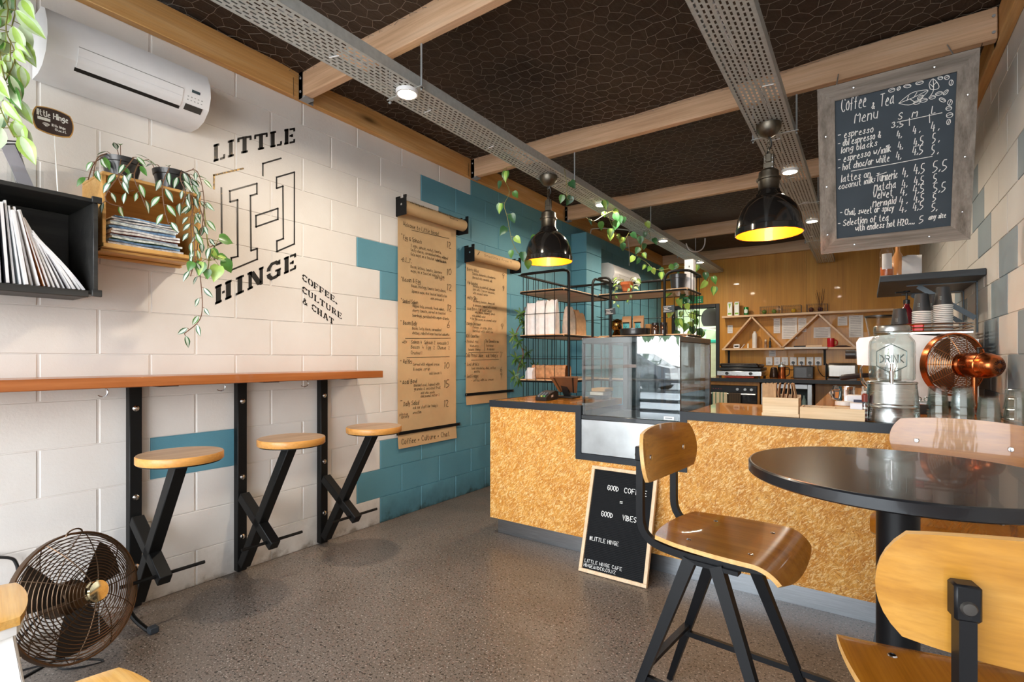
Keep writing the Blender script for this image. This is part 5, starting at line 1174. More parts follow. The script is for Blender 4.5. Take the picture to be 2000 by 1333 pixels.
for k, path in enumerate(V_):
    vine(st, lf, [P(u, v, X=x) for u, v, x in path], 0.075 if k != 5 else 0.06, 0.075 if k < 6 else 0.085, 0.055 if k < 6 else 0.062, 'heart', [(0, 0), (0, 1), (1, 1), (2, 2), (2, 2)], rg, 0.002, face=(0.5, -0.85, 0.15), petiole=0.03, jig=0.4)
for (u, v, x) in ((1250, 470, -1.74), (1192, 455, -1.8), (1205, 440, -1.8), (1180, 400, -1.8), (1210, 430, -1.78), (1350, 645, -1.3), (1365, 650, -1.3), (1340, 640, -1.3), (1360, 615, -1.3), (1395, 568, -1.1), (1325, 630, -1.34), (1372, 655, -1.28)):
    b = P(u, v - 8, X=x); leaf(lf, b, (rg.uniform(-.3, .3), 0, -1), (0.5, -.85, .2), .085, .062, 'heart', *rg.choice([(0, 0), (0, 1), (2, 2)]), .4)
st.build('stem', STEM, t, world=True, recalc=False); lf.build('foliage', [LEAF, LEAFL, LEAFD], t, world=True, recalc=False)
t = thing('ceiling_conduit', 'thin pale conduit bent along the ledger above the wire shelves', 'conduit', P(1210, 450, X=-2.2))
m = MB(); m.tube(smooth_path([P(1153, 466, X=-2.72), P(1154, 452, X=-2.72), P(1160, 447, X=-2.70), P(1200, 447, X=-2.4), P(1246, 452, X=-2.0)], 5), 0.006, 6); m.build('conduit', plain('c9c6bf', 0.5), t, world=True)
t = thing('loose_cable', 'white cable looping above the right end of left tray', 'cable', P(1370, 490, X=-1.7))
m = MB(); m.tube(smooth_path([P(1340, 476, X=-1.8), P(1346, 488, X=-1.78), P(1358, 492, X=-1.75), P(1370, 488, X=-1.72), P(1376, 478, X=-1.7), P(1377, 466, X=-1.7)], 5), 0.008, 6); m.build('cable', WHITEPLASTIC, t, world=True)
# ---------------------------------------------------------------- two black tube-and-mesh shelving units behind the counter
def hoop(pts, r, closed, arc=0.07):
    """polyline with rounded corners"""
    pts = [Vector(p) for p in pts]; out = []; n = len(pts)
    for i, p in enumerate(pts):
        if not closed and i in (0, n - 1): out.append(p); continue
        a, b = pts[i - 1], pts[(i + 1) % n]; da, db = (a - p), (b - p); ra = min(arc, da.length * .45, db.length * .45); da.normalize(); db.normalize()
        for k in range(7):
            t_ = k / 6; q = (p + da * ra) * (1 - t_) ** 2 + p * 2 * t_ * (1 - t_) + (p + db * ra) * t_ ** 2; out.append(q)
    return out
def shelf_unit(label, x0, x1, y0, y1, front, posts, levels, ztop, gap):
    """open front side 'front' ('x1' or 'y0'); the tube runs up one post, round the back as a hoop and down the other post"""
    t = thing('wire_shelf_unit', label, 'shelf', ((x0 + x1) / 2, (y0 + y1) / 2, 0), 0, 'black wire shelf units')
    if front == 'x1': path = [(x1, posts[0], 0), (x1, posts[0], ztop), (x1, y0, ztop), (x0, y0, ztop), (x0, y1, ztop), (x1, y1, ztop), (x1, posts[1], ztop), (x1, posts[1], 0)]
    else: path = [(posts[0], y0, 0), (posts[0], y0, ztop), (x0, y0, ztop), (x0, y1, ztop), (x1, y1, ztop), (x1, y0, ztop), (posts[1], y0, ztop), (posts[1], y0, 0)]
    m = MB(); m.tube(hoop(path, .011, False, 0.09), 0.0115, 10); m.build('tube_frame', BLACKSTEEL, t, world=True)
    ring = [(x0, y0), (x1, y0), (x1, y1), (x0, y1)]
    for z in levels:
        m = MB(); m.tube(hoop([(a, b, z) for a, b in ring], .008, True, 0.07), 0.008, 8, closed=True); m.build('shelf_hoop', BLACKSTEEL, t, world=True)
        m = MB(); m.box((x0 + .012, y0 + .012, z - .004), (x1 - .008, y1 - .012, z + .016), bev=.003); m.build('shelf_board', SHELFWOOD, t, world=True)
    # wire mesh on the three closed sides
    sides = [((x0, y0), (x0, y1)), ((x0, y0), (x1, y0)), ((x0, y1), (x1, y1))] if front == 'x1' else [((x0, y1), (x1, y1)), ((x0, y0), (x0, y1)), ((x1, y0), (x1, y1))]
    for a, b in sides:
        a, b = Vector((*a, 0)), Vector((*b, 0)); L = (b - a).length; n = max(2, round(L / gap)); m = MB()
        for k in range(1, n): p = a.lerp(b, k / n); m.tube([p + Vector((0, 0, .06)), p + Vector((0, 0, ztop))], 0.003, 5)
        for z in [.06] + [ztop - .005] + [(u_ + v_) / 2 for u_, v_ in zip(levels, levels[1:])]: m.tube([a + Vector((0, 0, z)), b + Vector((0, 0, z))], 0.003, 5)
        m.build('mesh_side', BLACKSTEEL, t, world=True, recalc=False)
    return t
L3 = [0.30, 0.965, 1.352, 1.735]
U1 = (-2.50, -2.04, 3.68, 4.60)
shelf_unit('black wire shelf unit by the teal wall holding white paper bags', *U1, 'x1', (3.76, 4.21), L3, 1.895, .085)
U2 = (-2.02, -1.20, 4.26, 4.70)
shelf_unit('black wire shelf unit with open front behind the display cabinet', *U2, 'y0', (-1.885, -1.395), L3, 1.895, .085)
def paper_bag(name, label, c, w_, d_, h_, mat, rz, group, seed, fold=True):
    rg = random.Random(seed); t = thing(name, label, 'paper bag', c, rz, group); n = 6; vs = []; fs = []
    rings = [(0, 1, 1), (.3, 1.0, 1.0), (.62, .99, .92), (.85, .98, .55), (.97, 1.0, .22), (1.0, 1.0, .16)]
    for z, fx, fy in rings:
        for k in range(16):
            s_ = k / 16 * 4; e = int(s_); q = s_ - e
            x, y = [(-1 + 2 * q, -1), (1, -1 + 2 * q), (1 - 2 * q, 1), (-1, 1 - 2 * q)][e]
            j = (rg.uniform(-.05, .05) if 0 < z < 1 else 0); zz = z * h_ + (rg.uniform(-.012, .006) if z == 1 else 0)
            vs.append((x * w_ / 2 * fx * (1 + j * .3), y * d_ / 2 * (fy + j), zz))
    for i in range(len(rings) - 1):
        for k in range(16): fs.append((i * 16 + k, i * 16 + (k + 1) % 16, i * 16 + 16 + (k + 1) % 16, i * 16 + 16 + k))
    fs += [list(range(16))[::-1], list(range(80, 96))]
    MB().add(vs, fs).build('bag', mat, t, ang=50); return t
WB = plain('e6e9ee', 0.7, 0, 0.2, 0, 0.08, 25, 0.3); KB = plain('bf9a76', 0.75, 0, 0.2, 0, 0.12, 25, 0.3); GB = plain('b9b2aa', 0.45, 0, 0.3, 0, 0.2, 25, 0.3)
for i, (x, y) in enumerate(((-2.42, 3.78), (-2.315, 3.775), (-2.205, 3.77))):
    paper_bag('paper_bag', 'crumpled white paper bag standing on wire shelf, %s from the teal wall' % ORD[i], (x, y, L3[2] + .0165), .098, .075, .285 + .012 * (i > 0), WB, 0, 'white paper bags on the wire shelf', i)
for i, (x, y, mt, nm) in enumerate(((-2.13, 3.93, GB, 'grey'), (-2.13, 4.05, KB, 'brown'), (-2.13, 4.14, KB, 'brown'))):
    paper_bag('paper_bag', '%s paper bag standing behind white ones on wire shelf, %s from the front' % (nm, ORD[i]), (x, y, L3[2] + .0165), .10, .075, .25 - .02 * i, mt, R(90), 'brown paper bags on the wire shelf', 10 + i)
t = thing('wrapped_loaf', 'clear wrapped sliced loaf with brown end on lower wire shelf', 'bread', (-2.28, 3.86, L3[1] + .0165))
def fn(u, v): a = u * math.pi; rr = (abs(math.cos(a)) ** 4 + abs(math.sin(a)) ** 4) ** -.25; return (-2.27 + .17 * v, 3.86 + .055 * math.cos(a) * rr, L3[1] + .0165 + .062 + .062 * math.sin(a) * rr + .003 * math.sin(v * 30))
m = MB(); m.shell(fn, 24, 16, .003); m.build('loaf', plain('b98a62', 0.25, 0, 0.6, 0.6, 0.3, 30, 0.4), t, world=True)
paper_bag('paper_bag', 'small white bag lying low at the left of wrapped loaf', (-2.44, 3.80, L3[1] + .0165), .07, .08, .10, WB, 0, None, 40)
# goods on the unit above the display cabinet
z2 = L3[2] + .0165
t = thing('round_tin', 'wide black round tray on the wire shelf behind display cabinet', 'tray', (-1.70, 4.38, z2)); m = MB(); m.lathe([(0, 0), (.13, 0), (.135, .015), (.132, .03), (.135, .045), (.135, .06), (.128, .06), (.125, .01), (0, .01)], 40, 0, Matrix.Translation((-1.70, 4.38, z2))); m.build('tray', plain('1b1c1f', 0.35, 0, 0.5, 0.3), t, world=True)
for i, (x, w_) in enumerate(((-1.775, .085), (-1.665, .10))):
    t = thing('coffee_pouch', 'kraft coffee pouch with turquoise label in black round tray, %s' % ['left one', 'right one'][i], 'pouch', (x, 4.37, z2 + .011), 0, 'coffee pouches in the black tray')
    def fn(u, v, x=x, w_=w_): e = 1 - abs(v) ** 3; return (x + w_ / 2 * u, 4.37 - .022 * e * (1 - .5 * u * u) , z2 + .012 + .082 * (v + 1))
    def fb(u, v, x=x, w_=w_): e = 1 - abs(v) ** 3; return (x - w_ / 2 * u, 4.37 + .022 * e * (1 - .5 * u * u), z2 + .012 + .082 * (v + 1))
    m = MB(); m.shell(fn, 6, 8, .0015); m.shell(fb, 6, 8, .0015); m.build('pouch', plain('c99a6c', 0.6), t, world=True)
    m = MB(); m.shell(lambda u, v: (x + .03 * u, 4.37 - .0245 * (1 - .5 * (.8 * u) ** 2), z2 + .075 + .038 * v), 4, 4, .001); lab_o = m.build('label', plain('4fb3b8', 0.5), t, world=True)
    m = MB(); write(m, 'V', (x - .009, 4.3440, z2 + .062), (1, 0, 0), (0, 0, 1), .024, .004, hand=False); ribbon(m, [(x - .028, 4.3452, z2 + .115), (x + .028, 4.3452, z2 + .115)], .012, (0, -1, 0)); m.build('mark', INK, lab_o, world=True, smooth=False, recalc=False)
t = thing('kraft_box', 'small kraft box edge behind the coffee pouches', 'box', (-1.59, 4.42, z2 + .011)); MB().cbox((-1.59, 4.42, z2 + .011 + .045), (.05, .04, .09), bev=.003).build('box', plain('b9854a', 0.7), t, world=True)
for i, x in enumerate((-1.51, -1.435)):
    t = thing('spice_jar', 'dark glass jar on wire shelf above display cabinet, %s' % ['left of two', 'right of two'][i], 'jar', (x, 4.36, z2), 0, 'dark jars on the wire shelf'); T = Matrix.Translation((x, 4.36, z2))
    m = MB(); m.lathe([(0, 0), (.032, 0), (.033, .01), (.033, .075), (.028, .085), (0, .085)], 24, 0, T); m.build('jar', plain('3a2419', 0.08, 0, 0.8, 0.6), t, world=True)
    m = MB(); m.lathe([(0, .085), (.031, .085), (.031, .105), (0, .106)], 24, 0, T); m.build('lid', plain('2c2626', 0.3, 0.3), t, world=True)
t = thing('coffee_roaster_ball', 'shiny dark bronze round kettle at left of wire shelf', 'kettle', (-1.86, 4.42, z2)); T = Matrix.Translation((-1.90, 4.44, z2))
m = MB(); m.lathe([(0, 0), (.035, 0), (.05, .01), (.038, .03), (.03, .05), (.05, .07), (.062, .105), (.05, .145), (.02, .16), (0, .162)], 28, 0, T); m.build('body', metal('dark_bronze', '8a6a38', 0.12), t, world=True)
m = MB(); m.tube(smooth_path([(-1.865, 4.40, z2 + .12), (-1.84, 4.385, z2 + .10), (-1.835, 4.38, z2 + .06), (-1.86, 4.40, z2 + .045)], 5), .005, 8); m.build('handle', plain('221c18', 0.4), t, world=True)
def price_tag(label, u, v):
    c = P(u, v, Y=4.243); t = thing('price_sign', label, 'sign', (c.x, 4.243, c.z - .03), 0, 'small black shelf signs')
    m = MB(); m.cbox(c, (.098, .005, .060), 0, Matrix.Rotation(-.06, 4, 'Y'), .002); board_o = m.build('board', plain('23323a', 0.5), t, world=True)
    m = MB()
    for k, (a_, b_) in enumerate(((.0, .8), (.05, .45), (.05, .6), (.0, .85))):
        zz = c.z + .018 - k * .0125; ribbon(m, [(c.x - .042 + .08 * a_, 4.2400, zz), (c.x - .042 + .08 * b_, 4.2400, zz + .003)], .0035, (0, -1, 0))
    m.build('chalk_lines', CHALK, board_o, world=True, smooth=False, recalc=False)
price_tag('small black chalk price sign on left post above coffee pouches', 1192, 609); price_tag('small black chalk price sign clipped on right post by hanging vine', 1306, 604)
# plants and carton on top
z3 = L3[3] + .0165
t = thing('potted_plant', 'terracotta pot with pale leaves on the top wire shelf', 'plant', (-1.77, 4.36, z3)); T = Vector((-1.77, 4.36, z3)); m = MB(); m.lathe([(0, 0), (.045, 0), (.06, .012), (.045, .012), (0, .012)], 24, 0, Matrix.Translation(T)); m.build('saucer', plain('2a2320'), t, world=True)
m = MB(); m.lathe([(0, .012), (.035, .012), (.052, .075), (.057, .075), (.058, .1), (.05, .1), (.045, .085), (0, .08)], 28, 0, Matrix.Translation(T)); m.build('pot', TERRACOTTA, t, world=True)
st, lf = MB(), MB(); q = random.Random(12)
for k in range(16):
    a = q.uniform(0, 6.28); b = T + Vector((.03 * math.cos(a), .03 * math.sin(a), .085)); e = b + Vector((.06 * math.cos(a), .06 * math.sin(a), q.uniform(-.05, .06))); st.tube(smooth_path([b, (b + e) / 2 + Vector((0, 0, .03)), e], 3), .0018, 4); leaf(lf, e, (math.cos(a), math.sin(a), -.5), (0, -.6, .8), .05, .034, 'heart', *q.choice([(0, 1), (1, 2), (2, 2)]), .5)
for dx_ in (-.06, .05): vine(st, lf, [T + Vector((dx_, -.05, .09)), T + Vector((dx_ * 1.3, -.09, .03)), T + Vector((dx_ * 1.2, -.095, -.06)), T + Vector((dx_, -.09, -.11))], .035, .035, .024, 'heart', [(0, 1), (1, 2)], q, .0015, face=(.3, -.9, .1), petiole=.008)
st.build('stem', STEM, t, world=True, recalc=False); lf.build('foliage', [LEAF, LEAFL, LEAFP], t, world=True, recalc=False)
t = thing('black_pot', 'black plastic pot on top shelf that the vine grows from', 'pot', (-1.33, 4.42, z3)); pot(t, 0, .055, .068, .135, plain('222326', 0.3, 0, 0.5, 0.2))
c = P(1373, 560, Y=4.55); t = thing('white_carton', 'tall white carton standing on the top wire shelf by vine', 'carton', (-1.255, 4.52, z3)); m = MB(); m.cbox((-1.255, 4.52, z3 + .135), (.075, .075, .27), bev=.002); m.build('carton', PAPER_WHITE, t, world=True)
m = MB(); m.box((-1.256, 4.4820, z3 + .20), (-1.249, 4.4826, z3 + .215)); m.build('print', INK, t, world=True, smooth=False)
# grassy plant hanging beside the first unit
hp = Vector((-2.56, 3.63, 1.55)); t = thing('spiky_plant', 'trailing plant with spiky palmate leaves hanging beside wire shelf unit', 'plant', hp); st, lf = MB(), MB(); q = random.Random(17)
path = [P(1026, 600, X=-2.52), P(1018, 630, X=-2.52), P(1008, 655, X=-2.52), P(1022, 690, X=-2.5), P(1012, 720, X=-2.52), P(1012, 752, X=-2.52)]
st.tube(smooth_path(path, 5), .005, 6)
for (u, v) in ((1016, 612), (1022, 628), (1003, 655), (1012, 668), (1030, 688), (1008, 700), (1020, 712), (1005, 735), (1013, 742), (1044, 716), (1052, 720), (1025, 640)):
    c = P(u, v, X=-2.50 + q.uniform(-.02, .03)); st.tube([c, c + Vector((-.02, .02, .03))], .0025, 4)
    for k in range(8):
        a = k / 8 * 6.28 + q.uniform(-.2, .2); leaf(lf, c, (.25 * math.sin(k * 2), math.cos(a), math.sin(a) * .9 - .25), (.9, -.45, .3), q.uniform(.07, .10), .018, 'lance', *q.choice([(0, 0), (0, 1), (1, 1), (2, 2)]), .3)
st.build('stem', STEMB, t, world=True, recalc=False); lf.build('foliage', [LEAFD, LEAF, plain('5f8a72', .5)], t, world=True, recalc=False)
aircon('air_conditioner', 'white split air conditioner far along the dark teal wall', 5.97, 6.88, LW, 2.13)
t = thing('drain_hose', 'thin pale cable hanging down to the far air conditioner', 'cable', P(1232, 500, X=-2.7)); m = MB(); m.tube(smooth_path([P(1225, 460, X=-2.65), P(1229, 490, X=-2.65), P(1229, 519, X=-2.62)], 5), .004, 6); m.build('cable', plain('d8d5cd'), t, world=True)
# ---------------------------------------------------------------- back wall kitchen
BKT, BKY0 = 0.885, 7.62
t = thing('back_bench', 'black edged timber kitchen bench along the plywood back wall', 'bench', (-0.75, 8.0, 0))
m = MB(); m.box((-1.93, BKY0, BKT - .045), (0.0, BW - .004, BKT), bev=.002); m.build('bench_top', COUNTERWOOD, t, world=True)
m = MB(); m.box((-1.93, BKY0 - .012, BKT - .048), (0.0, BKY0, BKT + .001)); m.build('edge_band', BLACKBAND, t, world=True)
BC = wood('bench_carcass', '8a5a24', 'a06d2e', 'b07d3c', 'Z')
for lo, hi in (((-1.93, BKY0 + .02, 0), (-1.90, BW - .01, BKT - .045)), ((-1.215, BKY0 + .02, 0), (-1.19, BW - .01, BKT - .045)), ((-1.90, BKY0 + .02, BKT - .10), (-1.215, BKY0 + .05, BKT - .045)), ((-.55, BKY0 + .3, 0), (-.0, BKY0 + .32, BKT - .045))): m = MB(); m.box(lo, hi); m.build('carcass_panel', BC, t, world=True)
t = thing('oven', 'black built in oven under the back bench with towels on its rail', 'oven', (-1.56, 7.9, .1))
m = MB(); m.box((-1.895, BKY0 + .03, .15), (-1.22, BW - .05, .78), bev=.004); m.build('body', plain('16171a', 0.2, 0, 0.5, 0.4), t, world=True)
m = MB(); m.box((-1.89, BKY0 + .022, .685), (-1.225, BKY0 + .03, .775)); cp_o = m.build('control_panel', plain('1b1c20', 0.25), t, world=True)
for k, x in enumerate((-1.47, -1.37, -1.29)): m = MB(); m.cyl((x, BKY0 + .022, .73), (x, BKY0 + .0, .73), .018, 16); m.build('knob', STEEL, cp_o, world=True)
for k in range(4): m = MB(); m.box((-1.80 + k * .035, BKY0 + .0205, .727), (-1.788 + k * .035, BKY0 + .022, .735)); m.build('indicator', plain('9b2f38', .4), cp_o, world=True)
m = MB(); m.tube([(-1.88, BKY0 - .01, .665), (-1.235, BKY0 - .01, .665)], .010, 8); m.build('handle_rail', STEEL, t, world=True)
def towel(label, x0, x1, z0, mats, stripes):
    m = MB(); n = 14
    for s_ in (-1, 1):
        for i in range(n):
            xa, xb = x0 + (x1 - x0) * i / n, x0 + (x1 - x0) * (i + 1) / n; w1 = .004 * math.sin(i * 1.9); w2 = .004 * math.sin((i + 1) * 1.9)
            yb = BKY0 - .01 + s_ * .013; vs = [(xa, yb + w1 * s_, z0 + (.05 if s_ > 0 else 0)), (xb, yb + w2 * s_, z0 + (.05 if s_ > 0 else 0)), (xb, yb, .672), (xa, yb, .672), (xb, BKY0 - .01, .680), (xa, BKY0 - .01, .680)]
            m.add(vs, [(0, 1, 2, 3), (3, 2, 4, 5)], stripes[i % len(stripes)])
    o = m.build('tea_towel', mats, recalc=False); tag(o, label, 'towel', 'tea towels on the oven rail')
towel('pale tea towel with green stripes hanging on the oven rail', -1.80, -1.60, .30, [plain('d3c3a4', .9), plain('55785c', .9)], [1, 0, 0, 1, 0, 0, 0])
towel('dark brown checked tea towel hanging on the oven rail', -1.58, -1.42, .38, [plain('4a3b2c', .9), plain('3b2f24', .9)], [0, 1])
t = thing('glass_door_fridge', 'small silver framed glass door fridge under the back bench', 'fridge', (-.86, 7.95, .1)); x0, x1 = -1.17, -.57
for lo, hi in (((x0, BKY0 + .03, .1), (x0 + .05, BKY0 + .06, .82)), ((x1 - .05, BKY0 + .03, .1), (x1, BKY0 + .06, .82)), ((x0 + .05, BKY0 + .03, .76), (x1 - .05, BKY0 + .06, .82)), ((x0 + .05, BKY0 + .03, .1), (x1 - .05, BKY0 + .06, .16))): m = MB(); m.box(lo, hi, bev=.003); m.build('door_frame', plain('b9bfc4', .35, .5), t, world=True)
m = MB(); m.box((x0 + .05, BKY0 + .04, .16), (x1 - .05, BKY0 + .046, .76)); m.build('door_glass', GLASSBOARD, t, world=True, smooth=False)
m = MB(); m.box((x0, BKY0 + .06, .1), (x0 + .03, 8.3, .82)); m.box((x1 - .03, BKY0 + .06, .1), (x1, 8.3, .82)); m.box((x0, 8.27, .1), (x1, 8.3, .82)); m.box((x0, BKY0 + .06, .80), (x1, 8.27, .82)); m.box((x0, BKY0 + .06, .1), (x1, 8.27, .12)); m.build('cabinet', plain('3a3f42', .4), t, world=True)
for k in range(5):
    x = x0 + .1 + k * .1; z_ = .45; m = MB(); m.lathe([(0, 0), (.03, 0), (.03, .14), (.012, .19), (.012, .22), (0, .22)], 16, 0, Matrix.Translation((x, BKY0 + .16, z_))); o = m.build('bottle', plain(['2f6d8c', '7a3f22', 'c2632b', '86502a', 'a8b7b0'][k], .2)); tag(o, 'bottle inside glass door fridge, %s from its left' % ORD[k], 'bottle', 'bottles in the glass door fridge')
m = MB(); m.box((x0 + .031, BKY0 + .08, .44), (x1 - .031, 8.26, .449)); m.build('shelf', plain('8a9092', .4), t, world=True)
# sandwich press
t = thing('sandwich_press', 'steel fronted black contact grill on left end of back bench', 'grill', (-1.45, 7.95, BKT)); x0, x1 = -1.76, -1.17
m = MB(); m.box((x0, BKY0 + .08, BKT + .03), (x1, 8.25, BKT + .10), bev=.006); m.build('base', STEEL, t, world=True)
m = MB(); m.box((x0 + .01, BKY0 + .10, BKT + .105), (x1 - .01, 8.22, BKT + .15), bev=.01); m.box((x0 + .04, BKY0 + .12, BKT + .15), (x1 - .04, 8.2, BKT + .195), bev=.012); m.build('lid', plain('1b1a1a', .4), t, world=True)
for x in (x0 + .14, x1 - .14): m = MB(); m.cyl((x, BKY0 + .08, BKT + .065), (x, BKY0 + .055, BKT + .065), .022, 16); m.build('knob', BLACKPLASTIC, t, world=True)
m = MB(); m.tube(hoop([(x0 + .05, BKY0 + .12, BKT + .17), (x0 + .05, BKY0 + .06, BKT + .20), (x1 - .05, BKY0 + .06, BKT + .20), (x1 - .05, BKY0 + .12, BKT + .17)], .01, False, .03), .010, 8); m.build('handle', plain('3b3634', .3, .5), t, world=True)
for x in (x0 + .04, x1 - .04):
    for y in (BKY0 + .12, 8.2): m = MB(); m.cyl((x, y, BKT), (x, y, BKT + .03), .016, 12); m.build('foot', BLACKPLASTIC, t, world=True)
m = MB(); m.box((x0 + .10, BKY0 + .09, BKT + .005), (x1 - .10, 8.1, BKT + .025), bev=.004); plabel(m.build('drip_tray', plain('b5402a', .4), t, world=True), 'orange red drip tray')
t = thing('blender_jug', 'copper and steel milk frother jug on back bench under the sockets', 'jug', (-1.0, 7.9, BKT)); T = Matrix.Translation((-.955, 7.95, BKT))
m = MB(); m.lathe([(0, 0), (.05, 0), (.052, .01), (.046, .11), (.05, .16), (0, .16)], 24, 0, T); m.build('jug', COPPER, t, world=True); m = MB(); m.lathe([(0, .16), (.05, .16), (.045, .19), (.012, .2), (.01, .225), (0, .225)], 20, 0, T); m.build('lid', STEEL, t, world=True)
m = MB(); m.tube(smooth_path([(-.905, 7.95, BKT + .15), (-.865, 7.95, BKT + .14), (-.865, 7.95, BKT + .06), (-.905, 7.95, BKT + .03)], 5), .007, 8); m.build('handle', BLACKPLASTIC, t, world=True)
t = thing('kettle', 'dark kettle on the back bench left of the copper jug', 'kettle', (-1.08, 8.1, BKT)); T = Matrix.Translation((-1.075, 8.12, BKT)); m = MB(); m.lathe([(0, 0), (.055, 0), (.06, .02), (.045, .13), (.03, .15), (0, .155)], 24, 0, T); m.build('body', plain('3a2a20', .2, .4), t, world=True)
t = thing('radio_box', 'small dark grey box appliance on back bench beside jug', 'appliance', (-.7, 8.1, BKT)); m = MB(); m.box((-.82, 8.0, BKT), (-.58, 8.25, BKT + .17), bev=.008); m.build('case', plain('2c2d30', .45), t, world=True); m = MB(); m.box((-.80, 7.997, BKT + .02), (-.66, 8.0, BKT + .15)); m.build('panel', plain('3b3d42', .3), t, world=True); m = MB(); m.cyl((-.62, 8.0, BKT + .05), (-.62, 7.985, BKT + .05), .018, 14); m.build('knob', plain('55585c'), t, world=True)
t = thing('toaster', 'shiny steel four slice toaster at right of the back bench', 'toaster', (-.25, 8.0, BKT)); m = MB(); m.box((-.42, 7.86, BKT + .015), (-.08, 8.12, BKT + .215), bev=.03); m.build('shell', metal('toaster_steel', 'a8a6a2', .35, (40, 3, 3)), t, world=True); m = MB(); m.box((-.435, 7.87, BKT + .0), (-.42, 8.11, BKT + .21), bev=.006); m.box((-.41, 7.87, BKT), (-.09, 8.11, BKT + .015)); m.build('end_cap', BLACKPLASTIC, t, world=True)
m = MB(); m.box((-.40, 7.90, BKT + .2152), (-.10, 7.93, BKT + .217)); m.box((-.40, 8.0, BKT + .2152), (-.10, 8.03, BKT + .217)); m.build('slots', PAINT_BLACK, t, world=True)
# shelves with the zigzag brace
SY = BW - .004
t = thing('wall_shelf', 'timber wall shelf pair with zigzag braces on the plywood wall', 'shelf', (-.8, 8.3, 1.32)); ZL, ZU = 1.318, 1.812; th = .03
for z, nm in ((ZL, 'lower_board'), (ZU, 'upper_board')): m = MB(); m.box((-1.80, SY - .20, z - th), (.30 if z == ZU else .02, SY, z), bev=.002); m.build(nm, SHELFWOOD, t, world=True)
apex = [(-1.77, ZL), (-1.385, ZU - th), (-.985, ZL), (-.535, ZU - th), (-.115, ZL)]
for a, b in zip(apex, apex[1:]):
    m = MB(); A_, B_2 = Vector((a[0], SY - .19, a[1])), Vector((b[0], SY - .19, b[1])); d = (B_2 - A_).normalized(); nrm_ = Vector((-d.z, 0, d.x)) * .019
    ya, yb = SY - .195, SY - .01
    m.add([(A_.x - nrm_.x, ya, a[1]), (A_.x + nrm_.x, ya, a[1]), (B_2.x + nrm_.x, ya, b[1]), (B_2.x - nrm_.x, ya, b[1]), (A_.x - nrm_.x, yb, a[1]), (A_.x + nrm_.x, yb, a[1]), (B_2.x + nrm_.x, yb, b[1]), (B_2.x - nrm_.x, yb, b[1])], [(0, 1, 2, 3), (7, 6, 5, 4), (0, 4, 5, 1), (1, 5, 6, 2), (2, 6, 7, 3), (3, 7, 4, 0)]); m.build('brace_board', SHELFWOOD, t, world=True)
for x in (-1.74, -.47): m = MB(); m.box((x - .015, SY - .008, ZL - .25), (x + .015, SY, ZL - th)); m.box((x - .015, SY - .18, ZL - th - .008), (x + .015, SY - .008, ZL - th)); m.build('bracket', BLACKSTEEL, t, world=True)
def on(name, label, cat, u, z, dy, bld, group=None):
    p = P(u, 640, Y=SY - dy); t = thing(name, label, cat, (p.x, SY - dy, z), 0, group); bld(t, p.x, SY - dy, z); return t
def carton(green):
    def f(t, x, y, z):
        m = MB(); m.cbox((x, y, z + .095), (.066, .066, .19), bev=.002); m.add([(x - .033, y - .033, z + .19), (x + .033, y - .033, z + .19), (x + .033, y, z + .215), (x - .033, y, z + .215), (x + .033, y + .033, z + .19), (x - .033, y + .033, z + .19)], [(0, 1, 2, 3), (3, 2, 4, 5), (1, 4, 2), (0, 3, 5)]); m.build('carton', plain('eceeea', .5), t, world=True)
        m = MB()
        if green: m.add([(x - .018, y - .0336, z + .185), (x + .018, y - .0336, z + .185), (x, y - .0336, z + .10)], [(0, 1, 2)])
        else: m.add([(x - .022, y - .0336, z + .19), (x + .022, y - .0336, z + .19), (x + .018, y - .0336, z + .17), (x - .018, y - .0336, z + .17)], [(0, 1, 2, 3)])
        m.add([(x - .025, y - .0336, z + .02), (x + .025, y - .0336, z + .02), (x + .025, y - .0336, z + .045), (x - .025, y - .0336, z + .045)], [(0, 1, 2, 3)]); m.build('print', plain('7fb23a', .5), t, world=True, smooth=False)
    return f
on('milk_carton', 'white carton with green triangle print at left end of upper shelf', 'carton', 1426, ZU, .12, carton(True)); on('milk_carton', 'white carton beside the green triangle one on upper shelf', 'carton', 1439.5, ZU, .12, carton(False))
on('drink_can', 'green can beside white cartons on the upper shelf', 'can', 1457.5, ZU, .12, lambda t, x, y, z: (MB().lathe([(0, 0), (.03, 0), (.034, .01), (.034, .115), (.029, .125), (0, .122)], 24, 0, Matrix.Translation((x, y, z))).build('can', plain('1f7a3c', .3, .2), t, world=True), MB().shell(lambda u, v: (x + .0345 * math.sin(u * .8), y - .0345 * math.cos(u * .8), z + .06 + .03 * v * (1 - .3 * u * u)), 6, 4, .0005).build('print', plain('dfe8df', .4), t, world=True)))
